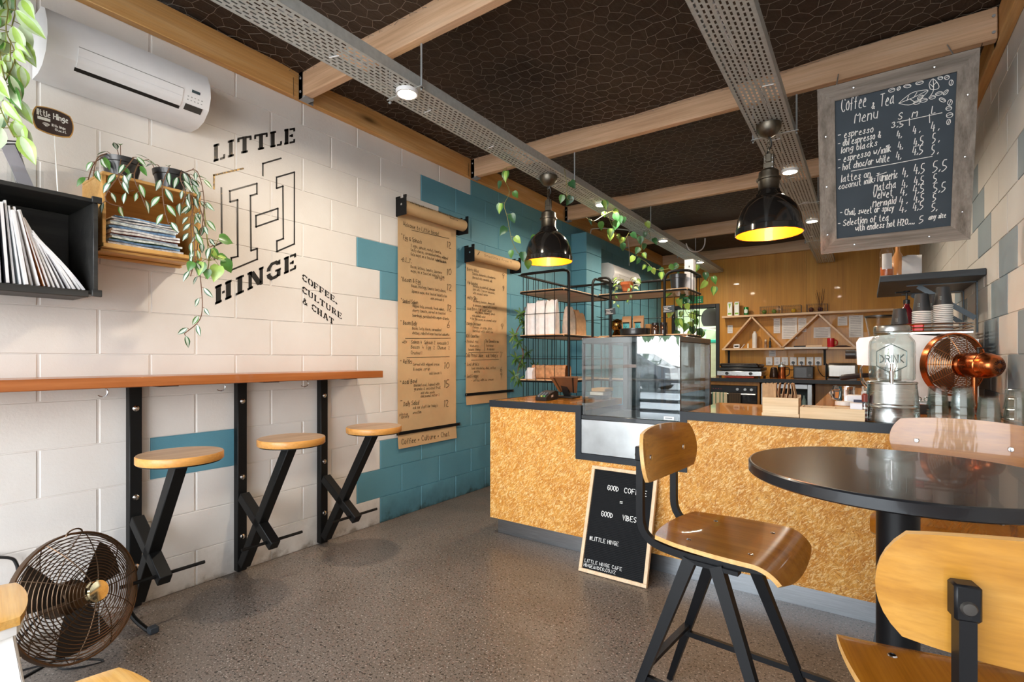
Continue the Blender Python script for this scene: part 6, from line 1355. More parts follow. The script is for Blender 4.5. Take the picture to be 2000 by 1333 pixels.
def wire_basket(fill):
    def f(t, x, y, z):
        W_, D_, H_ = .245, .15, .11; m = MB()
        for zz in (.004, H_ / 2, H_): m.tube([(x - W_ / 2, y - D_ / 2, z + zz), (x + W_ / 2, y - D_ / 2, z + zz), (x + W_ / 2, y + D_ / 2, z + zz), (x - W_ / 2, y + D_ / 2, z + zz)], .0028 if zz == H_ else .0016, 4, closed=True)
        for k in range(9):
            for yy in (-D_ / 2, D_ / 2): m.tube([(x - W_ / 2 + W_ * k / 8, y + yy, z + .004), (x - W_ / 2 + W_ * k / 8, y + yy, z + H_)], .0016, 4)
        for k in range(1, 5):
            for xx in (-W_ / 2, W_ / 2): m.tube([(x + xx, y - D_ / 2 + D_ * k / 5, z + .004), (x + xx, y - D_ / 2 + D_ * k / 5, z + H_)], .0016, 4)
            m.tube([(x - W_ / 2, y - D_ / 2 + D_ * k / 5, z + .004), (x + W_ / 2, y - D_ / 2 + D_ * k / 5, z + .004)], .0016, 4)
        m.build('basket', plain('4a3a2c', .5, .4), t, world=True, recalc=False)
    return f
def fruit(label, x, y, z, r, col, group):
    t = thing('fruit', label, 'fruit', (x, y, z), 0, group); m = MB(); m.lathe([(0, 0), (r * .6, r * .12), (r, r * .8), (r * .8, r * 1.5), (r * .3, r * 1.8), (0, r * 1.75)], 16, 0, Matrix.Translation((x, y, z))); m.build('flesh', plain(col, .4), t, world=True); m = MB(); m.tube([(x, y, z + r * 1.72), (x + .004, y, z + r * 2.0)], .002, 5); m.build('stem', STEMB, t, world=True)
bx = []
for i, (u, lab) in enumerate(((1503.5, 'left one, holding green fruit'), (1546, 'middle one, holding yellow fruit'), (1596, 'right one, holding dark onions'))): o = on('wire_basket', 'small brown wire basket on upper shelf, ' + lab, 'basket', u, ZU, .12, wire_basket(i), 'wire baskets on the upper shelf'); bx.append(o.location.copy())
for k, (i, dx_, col, lab) in enumerate(((0, -.07, '5d7a2c', 'round green fruit at left in the left wire basket'), (0, .06, '6d8434', 'round green fruit at right in the left wire basket'), (1, .03, 'd3a52a', 'yellow fruit in the middle wire basket'), (2, -.07, '5a2f28', 'dark brown onion at left in the right wire basket'), (2, .04, '3d1f2a', 'dark purple onion in the right wire basket'))): fruit(lab, bx[i].x + dx_, bx[i].y - .02, ZU + .0065, .034, col, None)
t = thing('dried_twigs', 'thin dark dried twigs standing in the right wire basket', 'twigs', (bx[2].x + .03, bx[2].y + .03, ZU + .01)); m = MB(); q = random.Random(3)
for k in range(10): b = Vector((bx[2].x + .02 + q.uniform(-.02, .02), bx[2].y + .05, ZU + .008)); e = b + Vector((q.uniform(-.04, .07), q.uniform(-.02, .02), q.uniform(.2, .33))); m.tube(smooth_path([b, b.lerp(e, .5) + Vector((.01, 0, 0)), e], 3), .0022, 4)
m.build('twigs', plain('3a221a', .8), t, world=True, recalc=False)
# small things on the lower shelf
def bottle(prof, mat, cap=None):
    def f(t, x, y, z):
        MB().lathe(prof, 20, 0, Matrix.Translation((x, y, z))).build('body', mat, t, world=True)
        if cap: MB().lathe(cap[0], 16, 0, Matrix.Translation((x, y, z))).build('cap', cap[1], t, world=True)
    return f
on('bottle', 'tall slim frosted white bottle under left brace of shelf', 'bottle', 1474, ZL, .10, bottle([(0, 0), (.032, 0), (.034, .01), (.034, .20), (.026, .225), (.018, .23), (.018, .25), (0, .25)], plain('e3dcd6', .35)))
on('bottle', 'small pepper mill bottle right of the slim white bottle', 'bottle', 1495.5, ZL, .10, bottle([(0, 0), (.02, 0), (.022, .05), (.014, .06), (.02, .075), (.02, .1), (0, .1)], plain('9c7a5f', .3), ([(0, .1), (.014, .1), (.012, .125), (0, .127)], plain('d9c9b5', .4))))
on('bottle', 'thin black bottle beside the small pepper mill', 'bottle', 1504, ZL, .10, bottle([(0, 0), (.016, 0), (.017, .085), (.007, .11), (.007, .15), (0, .15)], plain('1e1b1a', .25)))
on('soap_box', 'small white box with dark print at left of lower shelf', 'box', 1439, ZL, .10, lambda t, x, y, z: (MB().cbox((x, y, z + .032), (.085, .05, .064), bev=.004).build('box', PAPER_WHITE, t, world=True), MB().box((x - .03, y - .0262, z + .018), (x + .03, y - .0252, z + .042)).build('print', INK, t, world=True, smooth=False)))
on('folded_card', 'small white folded card leaning on lower shelf', 'card', 1451.5, ZL, .10, lambda t, x, y, z: MB().cbox((x, y, z + .032), (.006, .05, .075), 0, Matrix.Rotation(.6, 4, 'Y')).build('card', PAPER_WHITE, t, world=True))
on('salt_shaker', 'tiny pale shaker left of the slim white bottle', 'shaker', 1461, ZL, .10, bottle([(0, 0), (.012, 0), (.012, .05), (.008, .07), (0, .072)], plain('ece4d2', .4)))
on('mug', 'bright red mug on lower shelf under the right brace', 'mug', 1622.5, ZL, .10, lambda t, x, y, z: (MB().lathe([(0, 0), (.042, 0), (.044, .005), (.044, .125), (.04, .125), (.04, .01), (0, .01)], 24, 0, Matrix.Translation((x, y, z))).build('cup', plain('c3152a', .25, 0, .5, .3), t, world=True), MB().tube(smooth_path([(x + .042, y, z + .1), (x + .072, y, z + .09), (x + .072, y, z + .04), (x + .042, y, z + .025)], 5), .006, 8).build('handle', plain('c3152a', .25, 0, .5, .3), t, world=True)))
on('cutlery_tray', 'long white tray projecting from middle of the lower shelf', 'tray', 1574.5, ZL - .026, .20, lambda t, x, y, z: (MB().box((x - .26, y - .09, z), (x + .26, y - .001, z + .03), bev=.006).build('tray', plain('dfd8d4', .5), t, world=True)))
on('rolling_pin', 'dark handled pale roller lying on the lower shelf', 'roller', 1577, ZL, .05, lambda t, x, y, z: (MB().cyl((x - .02, y, z + .018), (x + .18, y, z + .018), .017, 16).build('roller', plain('e3c7a6', .5), t, world=True), MB().cyl((x - .17, y, z + .018), (x - .02, y, z + .018), .011, 12).build('handle', plain('2b2624', .4), t, world=True)))
on('herb_heap', 'loose dark dried herbs lying beside the red mug', 'herbs', 1645, ZL, .10, lambda t, x, y, z: MB().lathe([(0, 0), (.11, 0), (.09, .012), (.05, .022), (0, .024)], 14, 0, Matrix.Translation((x, y, z))).build('heap', plain('3a1f1a', .9, 0, .2, 0, .5, 90, .8), t, world=True))
# papers pinned on the plywood
for i, (u0, v0, u1, v1, lab) in enumerate(((1511, 623, 1524, 651, 'narrow white notice left of the long letter on plywood wall'), (1527, 622, 1557, 662, 'long white letter pinned on the plywood wall'), (1559, 622, 1575, 649, 'narrow white notice right of long letter on plywood wall'), (1589, 640, 1622, 660, 'wide white notice pinned under the right brace'), (1636, 619, 1655, 636, 'small square white notice right of the right brace'), (1658, 617, 1686, 659, 'tall white letter behind the coffee grinder'), (1421, 636, 1431, 651, 'tiny pale notice at left under the upper shelf'), (1502, 685, 1515, 697, 'little grey notice above the left power sockets'))):
    a, b = P(u0, v0, Y=SY - .002), P(u1, v1, Y=SY - .002); m = MB(); m.box((a.x, SY - .004, b.z), (b.x, SY - .002, a.z)); o = m.build('notice_sheet', PAPER_WHITE, smooth=False); tag(o, lab, 'notice', 'notices on the plywood wall')
    m = MB(); n = max(3, int((a.z - b.z) / .025))
    for k in range(n):
        zz = a.z - (a.z - b.z) * (k + .7) / (n + .6); wd = (b.x - a.x); ribbon(m, [(a.x + wd * (.12 if k else .3), SY - .0046, zz), (a.x + wd * (.85 if k else .7), SY - .0046, zz)], .005, (0, -1, 0))
    m.build('print', plain('8f8d92', .7), o, world=True, smooth=False, recalc=False)
for i, u in enumerate((1502.5, 1518, 1533, 1549.5, 1565.5, 1582, 1598)):
    p = P(u, 706, Y=SY - .004); t = thing('power_socket', 'white double power socket above back bench, %s from the left' % ORD[i], 'socket', (p.x, SY - .006, p.z - .05), 0, 'power sockets above the back bench')
    m = MB(); m.box((p.x - .043, SY - .014, p.z - .06), (p.x + .043, SY - .0005, p.z + .06), bev=.003); plate_o = m.build('plate', WHITEPLASTIC, t, world=True)
    m = MB(); m.cyl((p.x, SY - .014, p.z - .02), (p.x, SY - .0155, p.z - .02), .018, 14); m.build('outlet', plain('cfcfd2'), plate_o, world=True)
    m = MB(); m.box((p.x - .012, SY - .017, p.z + .02), (p.x + .012, SY - .014, p.z + .04)); m.build('switch', plain('d9d9dc'), plate_o, world=True)
    if i in (3, 4, 5, 6):
        e = {3: (-1.0, 8.05, BKT + .12), 4: (-.86, 8.1, BKT + .01), 5: (-.84, 8.18, BKT + .04), 6: (-.42, 8.14, BKT + .03)}[i]
        t2 = thing('plug_lead', 'black plug and lead in the %s socket from the left' % ORD[i], 'cable', (p.x, SY - .05, p.z - .1), 0, 'plug leads on the back wall'); m = MB(); m.cyl((p.x, SY - .016, p.z - .02), (p.x, SY - .05, p.z - .02), .02, 14); m.build('plug', BLACKPLASTIC, t2, world=True)
        m = MB(); m.tube(smooth_path([(p.x, SY - .045, p.z - .03), (p.x + .005, SY - .06, p.z - .12), ((p.x + e[0]) / 2, SY - .12, max(BKT + .03, e[2])), e], 6), .005, 6); m.build('lead', BLACKPLASTIC, t2, world=True)
# exit sign, and what shows through the doorway
a, b = P(1333, 581, Y=SY - .01), P(1373, 592, Y=SY - .01); t = thing('exit_sign', 'green exit sign with white lettering above the doorway', 'sign', ((a.x + b.x) / 2, SY - .008, b.z))
m = MB(); m.box((a.x, SY - .012, b.z), (b.x, SY, a.z), bev=.001); m.build('panel', plain('11834f', .5), t, world=True)
m = MB(); write(m, 'EXIT', (a.x + .03, SY - .0125, b.z + .022), (1, 0, 0), (0, 0, 1), .045, .009, hand=False, width=.13); m.build('lettering', plain('dff0e4', .5), t, world=True, smooth=False, recalc=False)
m = MB(); mx = b.x - .055; mz = b.z + .045
for pl in ([(0, .018), (.006, -.004)], [(.006, -.004), (-.012, -.028)], [(.006, -.004), (.024, -.026)], [(0, .016), (-.018, .004)], [(0, .016), (.020, .010)], [(0, .03), (.001, .024)]): ribbon(m, [(mx + x_, SY - .0125, mz + z_) for x_, z_ in pl], .009, (0, -1, 0))
m.build('running_mark', plain('dff0e4', .5), t, world=True, smooth=False, recalc=False)
t = thing('back_room_cabinet', 'pale cabinet seen through the doorway in back room', 'cabinet', (-2.75, 9.6, 0)); m = MB(); m.box((-2.95, 9.4, 0), (-2.45, 9.9, 1.72), bev=.01); m.build('body', plain('e3dcd6', .5), t, world=True); m = MB(); m.box((-2.93, 9.388, .85), (-2.47, 9.4, 1.70), bev=.004); m.build('door', plain('e9e3dd', .45), t, world=True); m = MB(); m.box((-2.50, 9.375, 1.1), (-2.485, 9.388, 1.4)); m.build('handle', STEEL, t, world=True)
c = P(1390, 620, Y=9.3); t = thing('hanging_bag', 'dark bag hanging high inside the back room doorway', 'bag', c); m = MB(); m.shell(lambda u, v: (c.x + .17 * sq(u, v)[0], 9.3 - .07 * (1 - .5 * u * u - .5 * v * v), c.z + .16 * sq(u, v)[1] - .02 * u * u), 10, 10, .05); m.build('bag', plain('2b2a28', .7), t, world=True); m = MB(); m.tube(smooth_path([(c.x - .08, 9.3, c.z + .13), (c.x, 9.3, c.z + .26), (c.x + .08, 9.3, c.z + .13)], 5), .01, 6); m.build('strap', plain('2b2a28', .7), t, world=True)
c = P(1393, 640, Y=9.6); t = thing('wall_rack', 'white rack on the back room wall below the dark bag', 'rack', (c.x, 10.5, c.z - .1)); m = MB(); m.box((c.x - .2, 9.4, c.z - .04), (c.x + .35, 9.43, c.z), bev=.003); m.box((c.x - .2, 9.43, c.z - .02), (c.x - .17, 10.69, c.z)); m.box((c.x + .32, 9.43, c.z - .02), (c.x + .35, 10.69, c.z)); m.build('rack', WHITEPAINT, t, world=True)
c = P(1395, 667, Y=9.8); t = thing('turquoise_tub', 'turquoise plastic tub seen low in the back room doorway', 'tub', (c.x, 9.8, c.z - .3)); m = MB(); m.box((c.x - .1, 9.75, c.z - .03), (c.x + .3, 10.05, c.z + .03), bev=.01); m.build('lid', plain('2fb3a5', .4), t, world=True); m = MB(); m.box((c.x - .09, 9.76, 0), (c.x + .29, 10.04, c.z - .03), bev=.01); m.build('tub', plain('cfd8c6', .4), t, world=True)
# ---------------------------------------------------------------- chalk menu board hung from the second beam
KO = Vector((-0.203, 3.30, 1.742)); KU = Vector((0, 3.04 - 3.30, 2.545 - 1.742)); KL = KU.length; KU.normalize(); KX = Vector((1, 0, 0)); KN = Vector((0, -KU.z, KU.y)); KW = 0.622
t = thing('chalk_menu_board', 'large chalk menu board in weathered timber frame hung from ceiling beam', 'sign', KO + KX * KW / 2)
M = Matrix((KX, KU, KN)).transposed().to_4x4(); M.translation = KO; fw = 0.075
for pl, mt in (([(0, 0), (KW, 0), (KW - fw, fw), (fw, fw)], GREYWOODX), ([(0, KL), (fw, KL - fw), (KW - fw, KL - fw), (KW, KL)], GREYWOODX), ([(0, 0), (fw, fw), (fw, KL - fw), (0, KL)], GREYWOOD), ([(KW, 0), (KW, KL), (KW - fw, KL - fw), (KW - fw, fw)], GREYWOOD)):
    m = MB(); m.prism(pl, -.03, .006, 0, M); m.build('frame_rail', mt, t, world=True, smooth=False)
m = MB(); m.box((fw - .01, fw - .01, -.02), (KW - fw + .01, KL - fw + .01, -.006), 0, M); slate_o = m.build('slate', SLATE, t, world=True)
for x, y in [(fw * .45, KL * f) for f in (.12, .42, .72)] + [(KW - fw * .45, KL * f) for f in (.16, .46, .78)] + [(KW * f, fw * .45) for f in (.25, .75)] + [(KW * f, KL - fw * .45) for f in (.25, .75)]:
    m = MB(); m.lathe([(0, .0115), (.004, .0105), (.0065, .006), (0, .006)], 10, 0, M @ Matrix.Translation((x, y, 0))); m.build('screw', CHROME, t, world=True)
for x in (.08, KW - .08): m = MB(); a = KO + KX * x + KU * (KL - .02) - KN * .01; m.tube([a, Vector((a.x, 3.345, ZB + .03))], .003, 6); m.build('hanging_wire', ZINC, t, world=True)
off = KO - KN * .0055
def kb(x, y): return PP(1560 + x / 3.03, 60 + y / 3.03, off, KN)
ROWS = [(250, 485, 405, 445, 'Coffee', 82), (430, 465, 455, 459, '&', 42), (480, 452, 572, 428, 'Tea', 72), (330, 548, 476, 513, 'Menu', 62), (588, 530, 618, 524, 'S', 42), (670, 515, 710, 506, 'M', 36), (785, 492, 815, 484, 'L', 42),
 (548, 577, 628, 566, '3.5', 36), (232, 640, 446, 600, '- espresso', 40), (232, 690, 490, 632, '- dbl espresso &', 40), (252, 726, 470, 680, 'long blacks', 38), (232, 785, 551, 713, '- espresso w/milk', 40), (232, 832, 540, 772, '- hot choc/or white', 40),
 (580, 640, 615, 634, '4.', 46), (675, 610, 725, 602, '4 .', 46), (782, 598, 838, 588, '4 .', 56), (586, 705, 622, 699, '4.', 46), (680, 690, 742, 678, '4.5', 54), (790, 668, 838, 658, '5 .', 56), (575, 765, 612, 758, '4.', 46), (672, 740, 740, 728, '4.5', 52), (785, 735, 832, 726, '5 .', 56),
 (252, 898, 430, 864, 'lattés on'.replace('é', 'e'), 42), (235, 942, 455, 896, 'coconut milk:', 36), (460, 895, 586, 872, 'Turmeric', 50), (445, 950, 580, 928, 'Matcha', 46), (438, 1000, 562, 978, 'Velvet', 48), (438, 1044, 580, 1022, 'Mermaid', 42), (245, 1096, 566, 1066, '- Chai, sweet or spicy', 38), (232, 1160, 537, 1122, '- Selection of tea', 40), (335, 1187, 690, 1144, 'with endless hot H2O....', 38), (712, 1142, 746, 1136, '5', 46), (768, 1120, 874, 1104, 'any size', 30),
 (612, 870, 652, 864, '4.', 56), (680, 852, 750, 842, '4.5', 58), (792, 840, 884, 824, '5.5', 66), (610, 932, 648, 926, '4.', 50), (682, 918, 746, 906, '4.5', 52), (795, 905, 822, 900, '5', 54), (600, 978, 648, 972, '4.', 48), (675, 966, 748, 956, '4.5', 52), (795, 962, 876, 948, '5.5', 60), (595, 1030, 650, 1022, '4 .', 48), (680, 1022, 748, 1010, '4.5', 52), (792, 1014, 818, 1010, '5', 50), (595, 1078, 645, 1070, '4.', 46), (675, 1068, 742, 1056, '4.5', 50), (785, 1072, 826, 1064, '5.', 50)]
m = MB(); rg = random.Random(14)
for (x0, y0, x1, y1, txt, h) in ROWS:
    a, b = kb(x0, y0), kb(x1, y1); zc = -SN * a.x + CS * a.y; d = b - a; L = d.length; d.normalize()
    write(m, txt, a, d, KU, h / 3.03 * zc / F * .92, .0036, slant=.16, jit=.04, width=L, rg=rg)
m.build('lettering', CHALK, slate_o, world=True, smooth=False, recalc=False)
m = MB()
for pl in ([(583, 542), (848, 486)], [(655, 518), (655, 562)], [(773, 495), (775, 545)], [(310, 832), (560, 788), (790, 744)], [(458, 860), (520, 838)]): ribbon(m, [kb(*p) for p in pl], .003, KN)
m.build('ruled_line', CHALK, slate_o, world=True, smooth=False, recalc=False)
m = MB()
for (x, y, a_, r1, r2) in ((550, 352, .3, 20, 11), (592, 342, .9, 13, 8), (643, 328, .1, 22, 10), (715, 308, .25, 24, 10), (838, 280, .1, 15, 10), (877, 277, .4, 15, 12), (902, 308, 1.4, 17, 12), (895, 425, 1.2, 18, 13), (888, 460, .2, 18, 12), (893, 500, .3, 20, 14), (887, 540, 1.3, 17, 11), (700, 425, .3, 22, 10), (740, 412, .2, 22, 11), (850, 410, -.4, 20, 11), (830, 372, .3, 22, 10), (870, 365, .8, 20, 9), (790, 395, .2, 20, 10), (720, 395, .6, 20, 10)):
    pts = [(x + r1 * math.cos(q) * math.cos(a_) + r2 * math.sin(q) * math.sin(a_), y - r1 * math.cos(q) * math.sin(a_) + r2 * math.sin(q) * math.cos(a_)) for q in [R(30 * i) for i in range(13)]]
    ribbon(m, [kb(*p) for p in pts], .0026, KN); ribbon(m, [kb(x - r1 * .8 * math.cos(a_), y + r1 * .8 * math.sin(a_)), kb(x + 2, y - 3), kb(x + r1 * .8 * math.cos(a_), y - r1 * .8 * math.sin(a_))], .0022, KN)
for pl in ([(592, 430), (625, 400), (670, 368), (720, 355), (765, 352), (745, 380), (700, 420), (650, 440), (592, 430)], [(592, 430), (680, 395), (765, 352)], [(640, 415), (650, 385)], [(680, 397), (700, 365)], [(660, 405), (690, 425)], [(778, 345), (772, 315), (795, 285), (825, 315), (828, 340), (800, 350), (778, 345)], [(795, 285), (798, 350), (780, 385)], [(800, 320), (815, 305)], [(798, 335), (780, 318)]): ribbon(m, [kb(*p) for p in smooth_path([Vector((*p, 0)) for p in pl], 3) and [(q.x, q.y) for q in smooth_path([Vector((*p, 0)) for p in pl], 3)]], .0026, KN)
m.build('bean_drawing', CHALK, slate_o, world=True, smooth=False, recalc=False)

# ---------------------------------------------------------------- blue-black bracket shelf on the right wall
t = thing('bracket_shelf', 'dark blue black timber shelf on steel brackets on the right wall', 'shelf', (.32, 4.4, 1.64)); SX0, SX1, SY0, SY1, SZ = 0.075, RW - .006, 3.965, 4.95, 1.684
m = MB(); m.box((SX0, SY0, SZ - .04), (SX1, SY1, SZ), bev=.003); m.build('board', BLACKSHELF, t, world=True)
BR = plain('4d5962', .4, .2)
for y in (4.26, 4.80):
    m = MB(); m.box((SX1 - .006, y - .016, SZ - .36), (SX1, y + .016, SZ - .04)); m.box((SX1 - .35, y - .016, SZ - .046), (SX1, y + .016, SZ - .04)); m.bar((SX1 - .008, y, SZ - .27), (SX1 - .29, y, SZ - .048), .030, .010, up=(0, 1, 0)); m.build('bracket', BR, t, world=True, smooth=False)
c = Vector((.115, 4.10, SZ)); t = thing('syrup_bottle', 'clear bottle of amber syrup with white label on right wall shelf', 'bottle', c); T = Matrix.Translation(c)
m = MB(); m.lathe([(0, .002), (.034, .002), (.038, .012), (.038, .17), (.030, .19), (.028, .20), (.028, .23), (0, .23)], 24, 0, T); m.build('glass', GLASS, t, world=True)
m = MB(); m.lathe([(0, .004), (.0345, .006), (.0355, .07), (0, .07)], 24, 0, T); m.build('syrup', plain('b5561c', .25, 0, .5, .3), t, world=True)
m = MB(); m.shell(lambda u, v: (c.x + .0388 * math.sin(u * .75), c.y - .0388 * math.cos(u * .75), c.z + .105 + .05 * v), 8, 2, .0005); m.build('label', PAPER_WHITE, t, world=True)
m = MB(); m.lathe([(0, .225), (.03, .225), (.03, .245), (0, .246)], 20, 0, T); m.build('cap', STEEL, t, world=True)
t = thing('syrup_bottle', 'second amber bottle tucked behind the labelled syrup bottle', 'bottle', (.18, 4.2, SZ)); T = Matrix.Translation((.175, 4.18, SZ)); m = MB(); m.lathe([(0, 0), (.03, 0), (.032, .01), (.032, .14), (.012, .18), (.012, .23), (0, .23)], 20, 0, T); m.build('body', plain('c58a55', .2, 0, .5, .4), t, world=True)
paper_bag('paper_bag', 'crumpled white packet standing on the right wall shelf', (.245, 4.12, SZ), .10, .06, .135, PAPER_WHITE, -.12, None, 77)

# ---------------------------------------------------------------- return bench, espresso machine and its cups
t = thing('return_bench', 'timber topped return bench along the right wall under espresso machine', 'bench', (.18, 4.6, 0)); RX0, RX1, RY0, RY1 = -.245, RW - .008, CY1 + .004, 5.7
m = MB(); m.box((RX0, RY0, CT - .042), (RX1, RY1, CT), bev=.002); m.build('bench_top', wood('return_varnished_timber', '9b5c24', 'b87632', 'c98a40', 'Y', .22, .5, .6, 0, .02), t, world=True)
m = MB(); m.box((RX0 + .02, RY0, 0), (RX1, RY1, CT - .042)); m.build('carcass', plain('2d2b2a', .5), t, world=True)
EX0, EX1, EY0, EY1 = .0, .50, 3.66, 4.36
KZ = .885
t = thing('espresso_machine', 'white and steel espresso machine on the return bench by right wall', 'coffee machine', (.25, 4.5, CT))
MX = Matrix(((1, 0, 0, 0), (0, 0, 1, 0), (0, 1, 0, 0), (0, 0, 0, 1))); WM = plain('dfe3e4', .25, 0, .5, .3); z0 = CT
for y in (EY0, EY1 - .02):
    m = MB(); m.prism([(EX0 - .03, z0 + .45 * KZ), (EX0 - .045, z0 + .42 * KZ), (EX0 - .04, z0 + .27 * KZ), (EX0 + .17, z0 + .25 * KZ), (EX0 + .17, z0 + .10 * KZ), (EX0 - .02, z0 + .09 * KZ), (EX0 - .02, z0 + .045 * KZ), (EX1, z0 + .045 * KZ), (EX1, z0 + .43 * KZ), (EX0 + .16, z0 + .475 * KZ)], y, y + .02, 0, MX); plabel(m.build('side_panel', WM, t, world=True), 'white side panel')
m = MB(); m.prism([(EX0 - .03, z0 + .44 * KZ), (EX0 - .03, z0 + .28 * KZ), (EX0 + .17, z0 + .27 * KZ), (EX0 + .19, z0 + .10 * KZ), (EX1 - .01, z0 + .08 * KZ), (EX1 - .01, z0 + .42 * KZ), (EX0 + .16, z0 + .455 * KZ)], EY0 + .02, EY1 - .02, 0, MX); m.build('body', STEEL, t, world=True)
m = MB(); m.box((EX0 - .01, EY0 + .02, z0 + .05 * KZ), (EX1 - .02, EY1 - .02, z0 + .095 * KZ), bev=.003); m.build('drip_tray', STEEL, t, world=True)
for x in (EX0 + .03, EX1 - .05):
    for y in (EY0 + .05, EY1 - .05): m = MB(); m.cyl((x, y, z0), (x, y, z0 + .05 * KZ), .018, 12); m.build('foot', BLACKPLASTIC, t, world=True)
for y in (EY0 + .20, EY0 + .46):
    m = MB(); m.lathe([(0, 0), (.033, 0), (.036, .02), (.036, .07), (0, .07)], 20, 0, Matrix.Translation((EX0 + .07, y, z0 + .205 * KZ))); m.build('group_head', CHROME, t, world=True)
    m = MB(); m.lathe([(0, 0), (.034, .002), (.036, .03), (0, .03)], 20, 0, Matrix.Translation((EX0 + .07, y, z0 + .175 * KZ))); pf = m.build('portafilter', CHROME, t, world=True)
    m = MB(); m.tube(smooth_path([(EX0 + .04, y, z0 + .19 * KZ), (EX0 - .03, y - .02, z0 + .187 * KZ), (EX0 - .13, y - .05, z0 + .172 * KZ)], 4), [.009, .010, .011, .012, .013, .014, .015, .016, .014], 10); m.build('handle', plain('2a2120', .35), pf, world=True)
for y in (EY0 + .06, EY1 - .06):
    m = MB(); m.cyl((EX0 - .05, y, z0 + .34 * KZ), (EX0 - .10, y, z0 + .34 * KZ), .028, 18); m.build('steam_knob', BLACKPLASTIC, t, world=True)
    m = MB(); m.tube(smooth_path([(EX0 + .02, y, z0 + .27 * KZ), (EX0 - .02, y, z0 + .25 * KZ), (EX0 - .015, y + .01, z0 + .15 * KZ), (EX0 + .02, y + .02, z0 + .10 * KZ)], 5), .006, 8); m.build('steam_wand', CHROME, t, world=True)
zt = z0 + .465
for k in range(3): m = MB(); m.tube(hoop([(EX0 + .12, EY0 + .01, zt - .035 + k * .02), (EX1 - .02, EY0 + .01, zt - .035 + k * .02), (EX1 - .02, EY1 - .01, zt - .035 + k * .02), (EX0 + .12, EY1 - .01, zt - .035 + k * .02)], .004, True, .03), .0045, 6, closed=True); m.build('cup_rail', CHROME, t, world=True)
m = MB(); m.box((EX0 + .12, EY0 + .02, zt - .05), (EX1 - .02, EY1 - .02, zt - .04)); m.build('cup_shelf', STEEL, t, world=True)
zc_ = zt - .0395
# inverted take-away cups: white rolled rims, dark bodies
CUPM = plain('2c2d30', .5); RIM = plain('ecebe8', .5)
cup0 = None; seq = 0
def cup_mesh():
    m = MB(); m.lathe([(.043, 0), (.0455, .0015), (.0455, .0055), (.0425, .007), (.0425, .008), (.031, .108), (.029, .110), (0, .109)], 28, 0, None, mis=[1, 1, 1, 1, 0, 0, 0]); m.lathe([(.041, .001), (.030, .106), (0, .106)], 28, 1); return m
def cup_stack(x, y, z, n, where, group):
    global cup0
    for k in range(n):
        lab = 'upside down dark paper cup, %s %s' % ('topmost' if k == n - 1 else ORD[k] + ' from bottom', where)
        if cup0 is None:
            cup0 = thing('paper_cup', lab, 'cup', (x, y, z), 0, group); cup_mesh().build('cup', [CUPM, RIM], cup0)
            m = MB()
            for zz in (.036, .044, .052): ribbon(m, [(.0385 * math.sin(a) * (1 - (zz - .02) * 3.0) ** 0 * 1.0 * (.0405 - (zz - .008) * .115) / .0385 * 1.0, -(.0405 - (zz - .008) * .115) * math.cos(a) - .0022, zz) for a in [R(q) for q in range(-62, -8, 9)]], .0018, (0, -1, 0))
            m.build('print', plain('a9c6c8', .5), cup0, smooth=False, recalc=False)
        else: dup(cup0, lab, (x, y, z + k * .0105), 0, group)
cup_stack(.363, 3.77, zc_, 15, 'in tall stack on espresso machine', 'cups in the tall stack')
cup_stack(.268, 3.77, zc_, 12, 'in middle stack on espresso machine', 'cups in the middle stack')
cup_stack(.165, 3.73, zc_, 4, 'in short stack at front of espresso machine', 'cups in the short stack')
cup_stack(.345, 4.05, zc_, 14, 'in rear stack on espresso machine', 'cups in the rear stack')
t = thing('pump_bottle', 'dark red syrup bottle with black pump behind the cup stacks', 'bottle', (.223, 4.22, zc_)); T = Matrix.Translation((.223, 4.22, zc_)); m = MB(); m.lathe([(0, 0), (.036, 0), (.038, .01), (.038, .15), (.018, .19), (.016, .21), (0, .21)], 24, 0, T); m.build('body', plain('6b1620', .15, 0, .5, .5), t, world=True)
m = MB(); m.lathe([(0, .21), (.018, .21), (.018, .235), (.006, .24), (.006, .28), (.02, .285), (.018, .295), (0, .296)], 16, 0, T); m.bar((.223, 4.22, zc_ + .288), (.163, 4.19, zc_ + .284), .014, .010); m.build('pump', BLACKPLASTIC, t, world=True)
t = thing('red_scoop_box', 'small bright red box with handle beside the paper cups', 'box', (.255, 3.68, zc_)); m = MB(); m.box((.222, 3.668, zc_), (.272, 3.712, zc_ + .05), bev=.006); m.build('box', plain('d31b22', .35, 0, .5, .2), t, world=True); m = MB(); m.box((.192, 3.675, zc_ + .036), (.223, 3.70, zc_ + .05), bev=.004); m.build('handle', plain('d31b22', .35, 0, .5, .2), t, world=True)
# grinder in front of the machine
g0 = Vector((.085, 4.62, CT)); t = thing('coffee_grinder', 'coffee grinder with clear hopper behind espresso machine', 'grinder', g0); T = Matrix.Translation(g0)
m = MB(); m.box((g0.x - .06, g0.y - .09, CT + .0), (g0.x + .085, g0.y + .10, CT + .03), bev=.006); m.box((g0.x - .01, g0.y - .075, CT + .03), (g0.x + .085, g0.y + .085, CT + .36), bev=.015); m.build('body', plain('d8d6d1', .3, .2), t, world=True)
m = MB(); m.lathe([(.045, .36), (.062, .42), (.088, .575), (.090, .58), (.086, .58), (.06, .42), (.04, .362)], 32, 0, T); m.build('hopper', ACRYLIC, t, world=True)
m = MB(); m.lathe([(0, .58), (.092, .58), (.092, .592), (0, .596)], 32, 0, T); m.build('hopper_lid', plain('26221f', .35), t, world=True)
m = MB(); m.lathe([(0, .37), (.042, .37), (.058, .41), (0, .42)], 24, 0, T); m.build('coffee_beans', plain('3a2417', .6, 0, .4, 0, .5, 90, .6), t, world=True)
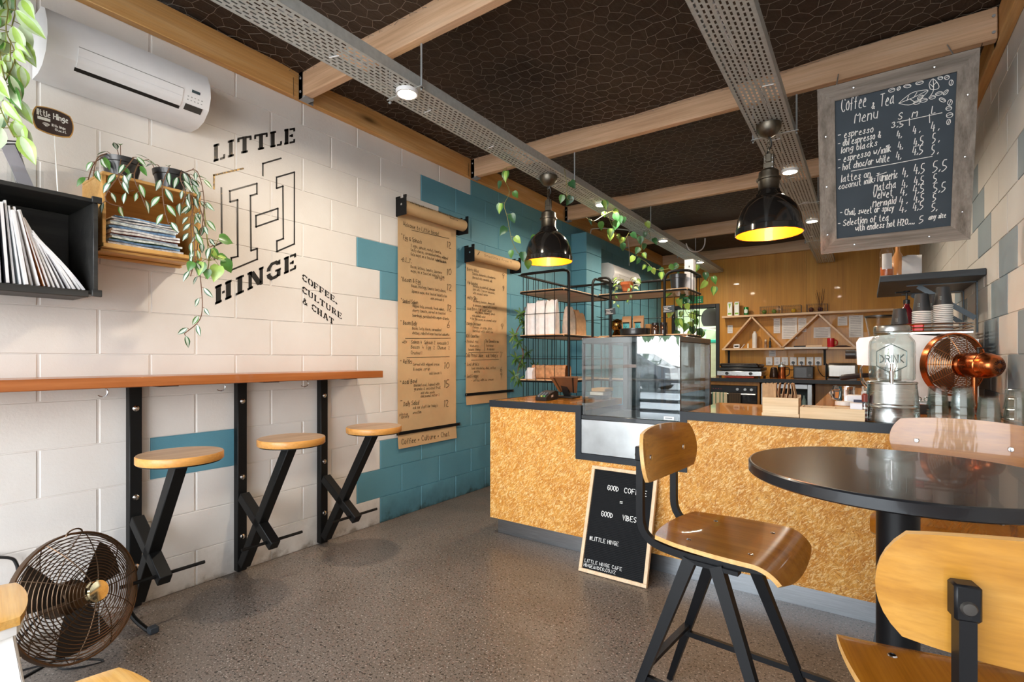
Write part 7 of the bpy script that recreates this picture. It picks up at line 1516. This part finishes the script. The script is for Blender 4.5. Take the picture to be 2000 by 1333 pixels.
m = MB(); m.tube(smooth_path([(g0.x - .01, g0.y, CT + .20), (g0.x - .05, g0.y - .01, CT + .19), (g0.x - .055, g0.y - .01, CT + .15)], 4), .008, 8); m.build('spout', CHROME, t, world=True)
# things on the near end of return bench
def small(name, label, cat, u, v, bld, X=None):
    p = P(u, v, Z=CT) if X is None else X; t = thing(name, label, cat, (p.x, p.y, CT)); bld(t, p.x, p.y, CT); return t
small('tea_carton', 'white carton with dark label standing left of drink dispenser', 'carton', 1678, 792, lambda t, x, y, z: (MB().box((x - .04, y - .03, z), (x + .04, y + .04, z + .095), bev=.003).build('carton', plain('dfe2e8', .5), t, world=True), MB().box((x - .012, y - .0312, z + .018), (x + .036, y - .030, z + .075)).build('label', plain('2b3350', .5), t, world=True, smooth=False)), Vector((-.035, 3.02, 0)))
small('glass_jar', 'low glass jar with white lid behind the pine tray', 'jar', 1660, 800, lambda t, x, y, z: (MB().lathe([(0, 0), (.032, 0), (.034, .01), (.034, .05), (0, .05)], 20, 0, Matrix.Translation((x, y, z))).build('jar', plain('c9a06a', .15, 0, .5, .5), t, world=True), MB().lathe([(0, .05), (.036, .05), (.036, .068), (0, .069)], 20, 0, Matrix.Translation((x, y, z))).build('lid', plain('e6e1da', .4), t, world=True)), Vector((-.085, 2.93, 0)))
small('tamper', 'black and chrome coffee tamper on return bench', 'tamper', 1640, 765, lambda t, x, y, z: (MB().lathe([(0, 0), (.028, 0), (.028, .018), (.01, .03), (0, .03)], 20, 0, Matrix.Translation((x, y, z))).build('base', CHROME, t, world=True), MB().lathe([(0, .03), (.010, .03), (.02, .06), (.016, .085), (0, .09)], 20, 0, Matrix.Translation((x, y, z))).build('handle', BLACKPLASTIC, t, world=True)), Vector((-.17, 4.2, 0)))
small('knock_box', 'dark box with orange lining on the return bench', 'box', 1630, 765, lambda t, x, y, z: (MB().box((x - .05, y - .05, z), (x + .05, y + .06, z + .09), bev=.005).build('box', plain('3a2a22', .4), t, world=True), MB().box((x - .04, y - .052, z + .02), (x + .01, y - .05, z + .06)).build('label', plain('c9832f', .5), t, world=True, smooth=False)), Vector((-.12, 3.95, 0)))
for k in range(4): o = MB().lathe([(0, 0), (.035, 0), (.06, .010), (.062, .013), (.035, .006), (0, .005)], 24, 0, Matrix.Translation((-.13, 4.42, CT + .0005 + k * .0135))).build('saucer', plain('e9e9e8', .2, 0, .5, .3)); tag(o, 'white saucer stacked beside espresso machine, %s from the bottom' % ORD[k], 'saucer', 'white saucers by the espresso machine')
small('milk_jug', 'steel milk jug under the espresso machine steam wand', 'jug', 1690, 740, lambda t, x, y, z: (MB().lathe([(0, 0), (.042, 0), (.045, .01), (.038, .08), (.042, .11), (.039, .11), (.036, .08), (.04, .012), (0, .01)], 24, 0, Matrix.Translation((x, y, z))).build('jug', CHROME, t, world=True), MB().tube(smooth_path([(x - .04, y, z + .09), (x - .075, y, z + .085), (x - .072, y, z + .04), (x - .042, y, z + .02)], 5), .005, 8).build('handle', CHROME, t, world=True)), Vector((-.09, 3.60, 0)))

# ---------------------------------------------------------------- drink dispenser, copper fan, stacked tumblers
dc = Vector((.095, 2.775, CT)); t = thing('drink_dispenser', 'large glass drink dispenser on ribbed zinc bucket stand', 'dispenser', dc); T = Matrix.Translation(dc)
BUCK = metal('bucket_zinc', 'c4c9c8', .25, (3, 3, 40))
m = MB(); m.lathe([(0, 0), (.100, 0), (.101, .004), (.0985, .03), (.0965, .062), (.098, .066), (.0965, .070), (.0955, .076), (.097, .080), (.0955, .084), (.089, .155), (.088, .165), (.091, .168), (.091, .174), (.086, .176), (0, .176)], 48, 0, T); m.build('bucket_stand', BUCK, t, world=True)
prof = [(0, .180), (.075, .180), (.0815, .186), (.083, .20), (.083, .335), (.080, .352), (.070, .366), (.064, .374), (.063, .380), (.066, .384), (.066, .390), (.063, .392), (.063, .398)]
m = MB(); m.lathe(prof + [(r - .005 if r > .01 else 0, max(z, .186)) for r, z in prof[::-1]], 56, 0, T); m.build('jar', GLASSTHICK, t, world=True)
m = MB(); m.lathe([(0, .420), (.058, .420), (.064, .417), (.066, .412), (.066, .394), (.064, .392), (.0, .392)], 40, 0, T); m.build('screw_lid', metal('zinc_lid', 'a9aaa8', .3), t, world=True)
fx = Vector((math.sin(.02), -math.cos(.02), 0)); a0 = math.atan2(-1, -.045)
def onjar(s_, z, lift=.0015): a = -math.pi / 2 + s_ / .083 - .05; return dc + Vector(((.083 + lift) * math.cos(a), (.083 + lift) * math.sin(a), z))
m = MB(); hx = [(0, .062), (.054, .031), (.054, -.031), (0, -.062), (-.054, -.031), (-.054, .031)]; zc0 = .275
pts = []
for p, q in zip(hx, hx[1:] + hx[:1]): pts += [(p[0] + (q[0] - p[0]) * k / 5, p[1] + (q[1] - p[1]) * k / 5) for k in range(5)]
m.tube([onjar(a, zc0 + b) for a, b in pts], .0022, 6, closed=True); m.build('embossed_hexagon', plain('74827f', .2, .3), t, world=True, recalc=False)
def jar_text(txt, x, z, h, wd, r):
    u = h / 6; adv = [(glyph(c)[1] + 1.5) for c in txt]; sx = wd / (sum(adv) * u); xx = 0; m = MB()
    for c, ad in zip(txt, adv):
        for s_ in glyph(c)[0]: m.tube([onjar(x + (xx + p) * u * sx, zc0 + z + q * u) for p, q in s_], r, 6)
        xx += ad
    return m
jar_text('DRINK', -.041, -.017, .034, .09, .0026).build('embossed_lettering', plain('74827f', .2, .3), t, world=True, recalc=False)
tp_ = onjar(0, .205, .0); m = MB(); m.cyl(tp_, tp_ + Vector((0, -.028, 0)), .009, 14); m.cyl(tp_ + Vector((0, -.028, .018)), tp_ + Vector((0, -.028, -.035)), .0095, 14, 0, .007); m.cbox(tp_ + Vector((0, -.030, .034)), (.011, .014, .034), bev=.004); m.build('tap', CHROME, t, world=True)

fc = Vector((.380, 3.43, 1.130)); axm = Vector((.60, -.79, -.02)).normalized(); Mf = Matrix.Translation(fc) @ rot_to(axm)
t = thing('copper_fan', 'copper desk fan seen from behind on the counter by right wall', 'fan', (fc.x, fc.y, CT))
m = MB(); cage(m, Mf @ Matrix.Translation((0, 0, .0)), .155, .045, 15, 10, .0022, 1.0); m.build('rear_guard', COPPERWIRE, t, world=True, recalc=False)
m = MB(); cage(m, Mf @ Matrix.Translation((0, 0, -.03)), .155, .04, 13, 10, .0018, -1.0); m.build('front_guard', COPPERWIRE, t, world=True, recalc=False)
m = MB(); m.lathe([(.156, -.033), (.163, -.033), (.164, -.014), (.163, .004), (.156, .004), (.156, -.033)], 56, 0, Mf); m.build('rim_band', COPPER, t, world=True)
m = MB()
for k in range(3):
    a = 2 * math.pi * k / 3
    def fn(u, v, a=a): r_ = .03 + .105 * (u + 1) / 2; an = a + v * .52; return Mf @ Vector((r_ * math.cos(an), r_ * math.sin(an), -.018 + v * .014))
    m.shell(fn, 6, 6, .001)
m.build('blades', plain('6b4a34', .45), t, world=True)
m = MB(); m.lathe([(0, .028), (.052, .028), (.058, .034), (.060, .055), (.054, .064), (.056, .070), (.061, .080), (.062, .150), (.059, .153), (.062, .157), (.060, .175), (.050, .205), (.034, .222), (0, .228)], 40, 0, Mf); m.build('motor_housing', COPPER, t, world=True)
m = MB()
for k in range(16): a = 2 * math.pi * k / 16; m.bar(Mf @ Vector((.014 * math.cos(a), .014 * math.sin(a), .2275)), Mf @ Vector((.029 * math.cos(a), .029 * math.sin(a), .2255)), .0028, .002)
m.build('vent_slots', plain('2c1610', .6), t, world=True, smooth=False)
m = MB(); kp = Mf @ Vector((0, 0, .12)) + Vector((0, 0, .060)); m.cyl(kp, kp + Vector((0, 0, .022)), .006, 10); m.tube([kp + Vector((.022 * math.cos(a) + .02, .012 * math.sin(a), .024)) for a in [R(30 * i) for i in range(12)]], .0042, 6, closed=True); m.build('oscillation_knob', BLACKPLASTIC, t, world=True)
bs = Mf @ Vector((0, 0, .10)); m = MB(); m.cyl((bs.x, bs.y, CT + .03), (bs.x, bs.y, fc.z - .05), .012, 16); m.build('neck', COPPER, t, world=True)
m = MB(); m.lathe([(0, 0), (.085, 0), (.087, .008), (.07, .022), (.02, .032), (0, .033)], 40, 0, Matrix.Translation((bs.x, bs.y, CT))); m.build('base', COPPER, t, world=True)
m = MB(); m.tube(smooth_path([(bs.x + .07, bs.y, CT + .006), (.52, 3.1, CT + .005), (.53, 2.9, CT + .005), (.54, 2.75, CT + .005)], 6), .004, 6); m.build('power_cord', BLACKPLASTIC, t, world=True)
t = thing('steel_tray', 'small steel tray with chrome clips behind drink dispenser', 'tray', (.28, 3.30, CT)); m = MB(); m.box((.17, 3.22, CT + .045), (.27, 3.33, CT + .062), bev=.004); m.build('tray', STEEL, t, world=True); m = MB(); m.box((.175, 3.225, CT), (.265, 3.325, CT + .045)); m.build('box', plain('2c2725', .5), t, world=True)
for k in range(3): m = MB(); m.tube([(.19 + .03 * k + .01 * math.cos(a), 3.25, CT + .072 + .01 * math.sin(a)) for a in [R(30 * i) for i in range(12)]], .003, 6, closed=True); m.build('clip', CHROME, t, world=True)
# inverted faceted tumblers nested in stacks
def tumbler_mesh():
    m = MB(); n = 10; prof = [(.0385, 0), (.039, .003), (.0375, .012), (.0355, .03), (.0315, .078), (.029, .083), (0, .084)]; inn = [(0, .074), (.0265, .073), (.0335, .028), (.036, .006), (.0385, 0)]
    return m.lathe(prof, 10, 0).lathe(inn, 10, 0)
tum = None
for (x, y, n, lab) in ((.258, 2.862, 3, 'leftmost stack'), (.332, 2.815, 3, 'second stack from left'), (.348, 2.90, 3, 'stack behind the second one'), (.409, 2.775, 2, 'short stack in the middle'), (.420, 2.86, 2, 'short stack behind the middle one'), (.490, 2.79, 3, 'stack nearest the right wall')):
    for k in range(n):
        L_ = 'upside down glass tumbler, %s on counter, %s' % (lab, ['at its bottom', 'second up', 'on top'][k] if n == 3 else ['at its bottom', 'on top'][k])
        if tum is None: tum = tag(tumbler_mesh().build('glass_tumbler', TUMBLER, origin=(0, 0, 0), ang=25), L_, 'glass', 'stacked glass tumblers'); tum.location = (x, y, CT + .0005)
        else: o = tum.copy(); COL.objects.link(o); o.location = (x, y, CT + .0005 + k * .036); o['label'] = L_
# ---------------------------------------------------------------- round bar table and the three plywood chairs
TC = Vector((.064, 1.533, 0)); TZ_, TR = .893, .326
t = thing('round_table', 'round black topped bar table on a thick black post', 'table', TC)
m = MB(); m.lathe([(0, TZ_ - .030), (TR - .006, TZ_ - .030), (TR, TZ_ - .026), (TR, TZ_ - .004), (TR - .003, TZ_ - .0005), (TR - .006, TZ_)], 96, 0, Matrix.Translation(TC)); m.build('rim', plain('15171b', .3, 0, .5, .2), t, world=True)
TOP = NT('black_brown_laminate'); TOP.set(.22, 0, .5, .25); v = TOP.coord((3, 40, 3)); TOP.col(TOP.ramp(TOP.noise(v, 4, 4), [(.3, lin('1a1513')), (.7, lin('2a211c'))]))
m = MB(); m.lathe([(0, TZ_), (TR - .006, TZ_)], 96, 0, Matrix.Translation(TC)); m.build('top', TOP.mat, t, world=True)
m = MB(); m.cyl((TC.x, TC.y, .02), (TC.x, TC.y, TZ_ - .03), .043, 36); m.build('post', CHAIRSTEEL, t, world=True)
m = MB(); m.lathe([(0, 0), (.20, 0), (.20, .008), (.19, .014), (.05, .022), (0, .022)], 48, 0, Matrix.Translation(TC)); m.build('base_plate', CHAIRSTEEL, t, world=True)
m = MB(); m.box((TC.x - .12, TC.y - .12, TZ_ - .036), (TC.x + .12, TC.y + .12, TZ_ - .030)); m.build('mounting_plate', CHAIRSTEEL, t, world=True)
SH = .632
def rsq(u, v, k=.55): return (u * (1 - k + k * math.sqrt(max(0, 1 - v * v / 2))), v * (1 - k + k * math.sqrt(max(0, 1 - u * u / 2))))
def chair(label, loc, rz, backmat):
    t = thing('bar_chair', label, 'chair', loc, rz, 'plywood bar chairs')
    def seat(u, v):
        a, b = rsq(u, v, .42); w_ = .190 + .014 * b; y = b * .205 + .01; f = max(0, (y - .105)); z = SH
        if f > 0:
            th = min(f / .085, 1.25); z = SH - .085 * (1 - math.cos(th)); y = .105 + .085 * math.sin(th) + max(0, f - .106) * .35; z -= max(0, f - .106) * .9
        z += .010 * max(0, (-b - .55)) + .006 * a * a - .004
        return (a * w_, y, z)
    m = MB(); m.shell(seat, 20, 28, .012, 0, 1); seat_o = m.build('seat', [CHAIRWOOD, PLYEDGE], t)
    def back(u, v):
        a, b = rsq(u, v, .5); return (-a * .203, -.192 - .028 * (1 - a * a) + .010 * (1 - b), .864 + b * .083)
    m = MB(); m.shell(back, 20, 10, .011, 0, 1); back_o = m.build('backrest', [backmat, PLYEDGE], t)
    for s_ in (-1, 1):
        m = MB(); x = s_ * .125
        pth = hoop([(x, -.232, .885), (x, -.232, SH - .028), (x, -.07, SH - .050), (x * .92, .12, SH - .034)], .01, False, .075)
        m.tube(pth, .0155, 4, sq=.8); rail_o = m.build('side_rail', CHAIRSTEEL, t, ang=30)
        m = MB(); m.box((x - .0135, -.245, .845), (x + .0135, -.2205, .889), bev=.003); m.build('back_clamp', CHAIRSTEEL, rail_o)
        m = MB(); m.lathe([(0, .004), (.007, .003), (.009, 0)], 14, 0, Matrix.Translation((x, -.1985, .858)) @ Matrix.Rotation(R(-90), 4, 'X')); m.build('bolt', CHROME, back_o)
        m = MB(); m.lathe([(0, .004), (.007, .003), (.009, 0)], 14, 0, Matrix.Translation((x, -.245, .862)) @ Matrix.Rotation(R(90), 4, 'X')); m.build('bolt', plain('4a4744', .3, .6), rail_o)
        for yy in (-.085, .085): m = MB(); m.lathe([(0, .0035), (.006, .0025), (.008, 0)], 14, 0, Matrix.Translation((x * .9, yy, SH - .0025))); m.build('bolt', CHROME, seat_o)
        for yf in (-.275, .215):
            m = MB(); m.bar((x, -.075 if yf < 0 else .0, SH - .052), (s_ * .19, yf, .0), .036, .030, 0, (1, 0, 0), 0, (.019, .017)); m.build('leg', CHAIRSTEEL, t, smooth=False)
        m = MB(); m.bar((x, -.08, SH - .055), (x, .06, SH - .055), .03, .012); m.build('gusset', CHAIRSTEEL, t, smooth=False)
    m = MB(); zf = .205; fr = hoop([(-.162, -.205, zf), (-.172, .27, zf), (.172, .27, zf), (.162, -.205, zf)], .01, False, .06); m.tube(fr, .0125, 4, sq=.8); m.build('foot_rail', CHAIRSTEEL, t, ang=30)
    m = MB(); m.bar((-.155, -.198, .235), (.155, -.198, .235), .022, .012); m.build('rear_stretcher', CHAIRSTEEL, t, smooth=False)
    m = MB(); m.box((-.13, -.035, SH - .034), (.13, -.005, SH - .018)); m.box((-.12, .075, SH - .032), (.12, .10, SH - .018)); m.build('seat_bracket', CHAIRSTEEL, t)
    return t
c1 = chair('varnished plywood bar chair in front of counter, side on beside letter board', (-.327, 1.615, 0), R(-90 - 6), CHAIRBACK)
chair('plywood bar chair behind the round table, facing the camera', (.228, 2.165, 0), R(180 - 14), CHAIRBACK)
chair('plywood bar chair nearest the camera with pale oak back turned to us', (.168, 1.072, 0), R(13), OAKBACK)
# ---------------------------------------------------------------- the street outside the open shopfront (only mirrored in the cabinet glass)
t = thing('slat_fence', 'dark horizontal slat fence outside the shopfront', 'fence', (-3, -4.6, 0))
for k in range(4): m = MB(); m.box((-7, -4.62, .08 + k * .2), (1.2, -4.58, .15 + k * .2)); m.build('slat', DARKFRAME, t, world=True)
for x in (-6.8, -5.3, -3.8, -2.3, -.8, .7): m = MB(); m.box((x - .05, -4.58, -.03), (x + .05, -4.5, .86)); m.build('post', DARKFRAME, t, world=True)
t = thing('parked_car', 'grey car parked in the street beyond the fence', 'car', (-7.6, -13, -.03)); CARP = plain('4d545c', .2, .3, .5, .6)
m = MB(); side = [(-2.1, .25), (-2.15, .65), (-1.9, .8), (-1.1, .88), (-.5, 1.35), (.9, 1.38), (1.6, .95), (2.05, .85), (2.1, .3), (1.7, .2), (-1.7, .2)]
m.prism(side, -.85, .85, 0, Matrix(((1, 0, 0, -7.6), (0, 0, 1, -13), (0, 1, 0, -.03), (0, 0, 0, 1)))); m.build('body', CARP, t, world=True)
m = MB(); m.prism([(-.95, .9), (-.42, 1.3), (.85, 1.32), (1.4, .95)], .852, .858, 0, Matrix(((1, 0, 0, -7.6), (0, 0, 1, -13), (0, 1, 0, -.03), (0, 0, 0, 1)))); m.build('side_window', plain('1d252b', .1), t, world=True)
for x in (-1.35, 1.35):
    for y in (-.8, .8): m = MB(); m.cyl((-7.6 + x, -13 + y - .1, .30), (-7.6 + x, -13 + y + .1, .30), .33, 24); m.build('wheel', plain('1b1b1c', .7), t, world=True)
t = thing('street_tree', 'leafy green tree across the street outside', 'tree', (-6.5, -17, -.03)); m = MB(); m.cyl((-6.5, -17, -.03), (-6.5, -17, 2.2), .15, 10); m.build('trunk', STEMB, t, world=True)
m = MB(); q = random.Random(1)
for k in range(420): a, b = q.uniform(0, 6.28), q.uniform(-1, 1); rr = 1.9 * q.random() ** .4; c = Vector((-6.5 + rr * math.cos(a) * math.sqrt(1 - b * b) * 1.5, -17 + rr * math.sin(a) * math.sqrt(1 - b * b), 3.3 + rr * b * .8)); leaf(m, c, (q.uniform(-1, 1), q.uniform(-1, 1), q.uniform(-1, .3)), (0, 0, 1), .45, .3, 'heart', 0, 0)
m.build('foliage', LEAF, t, world=True, recalc=False)
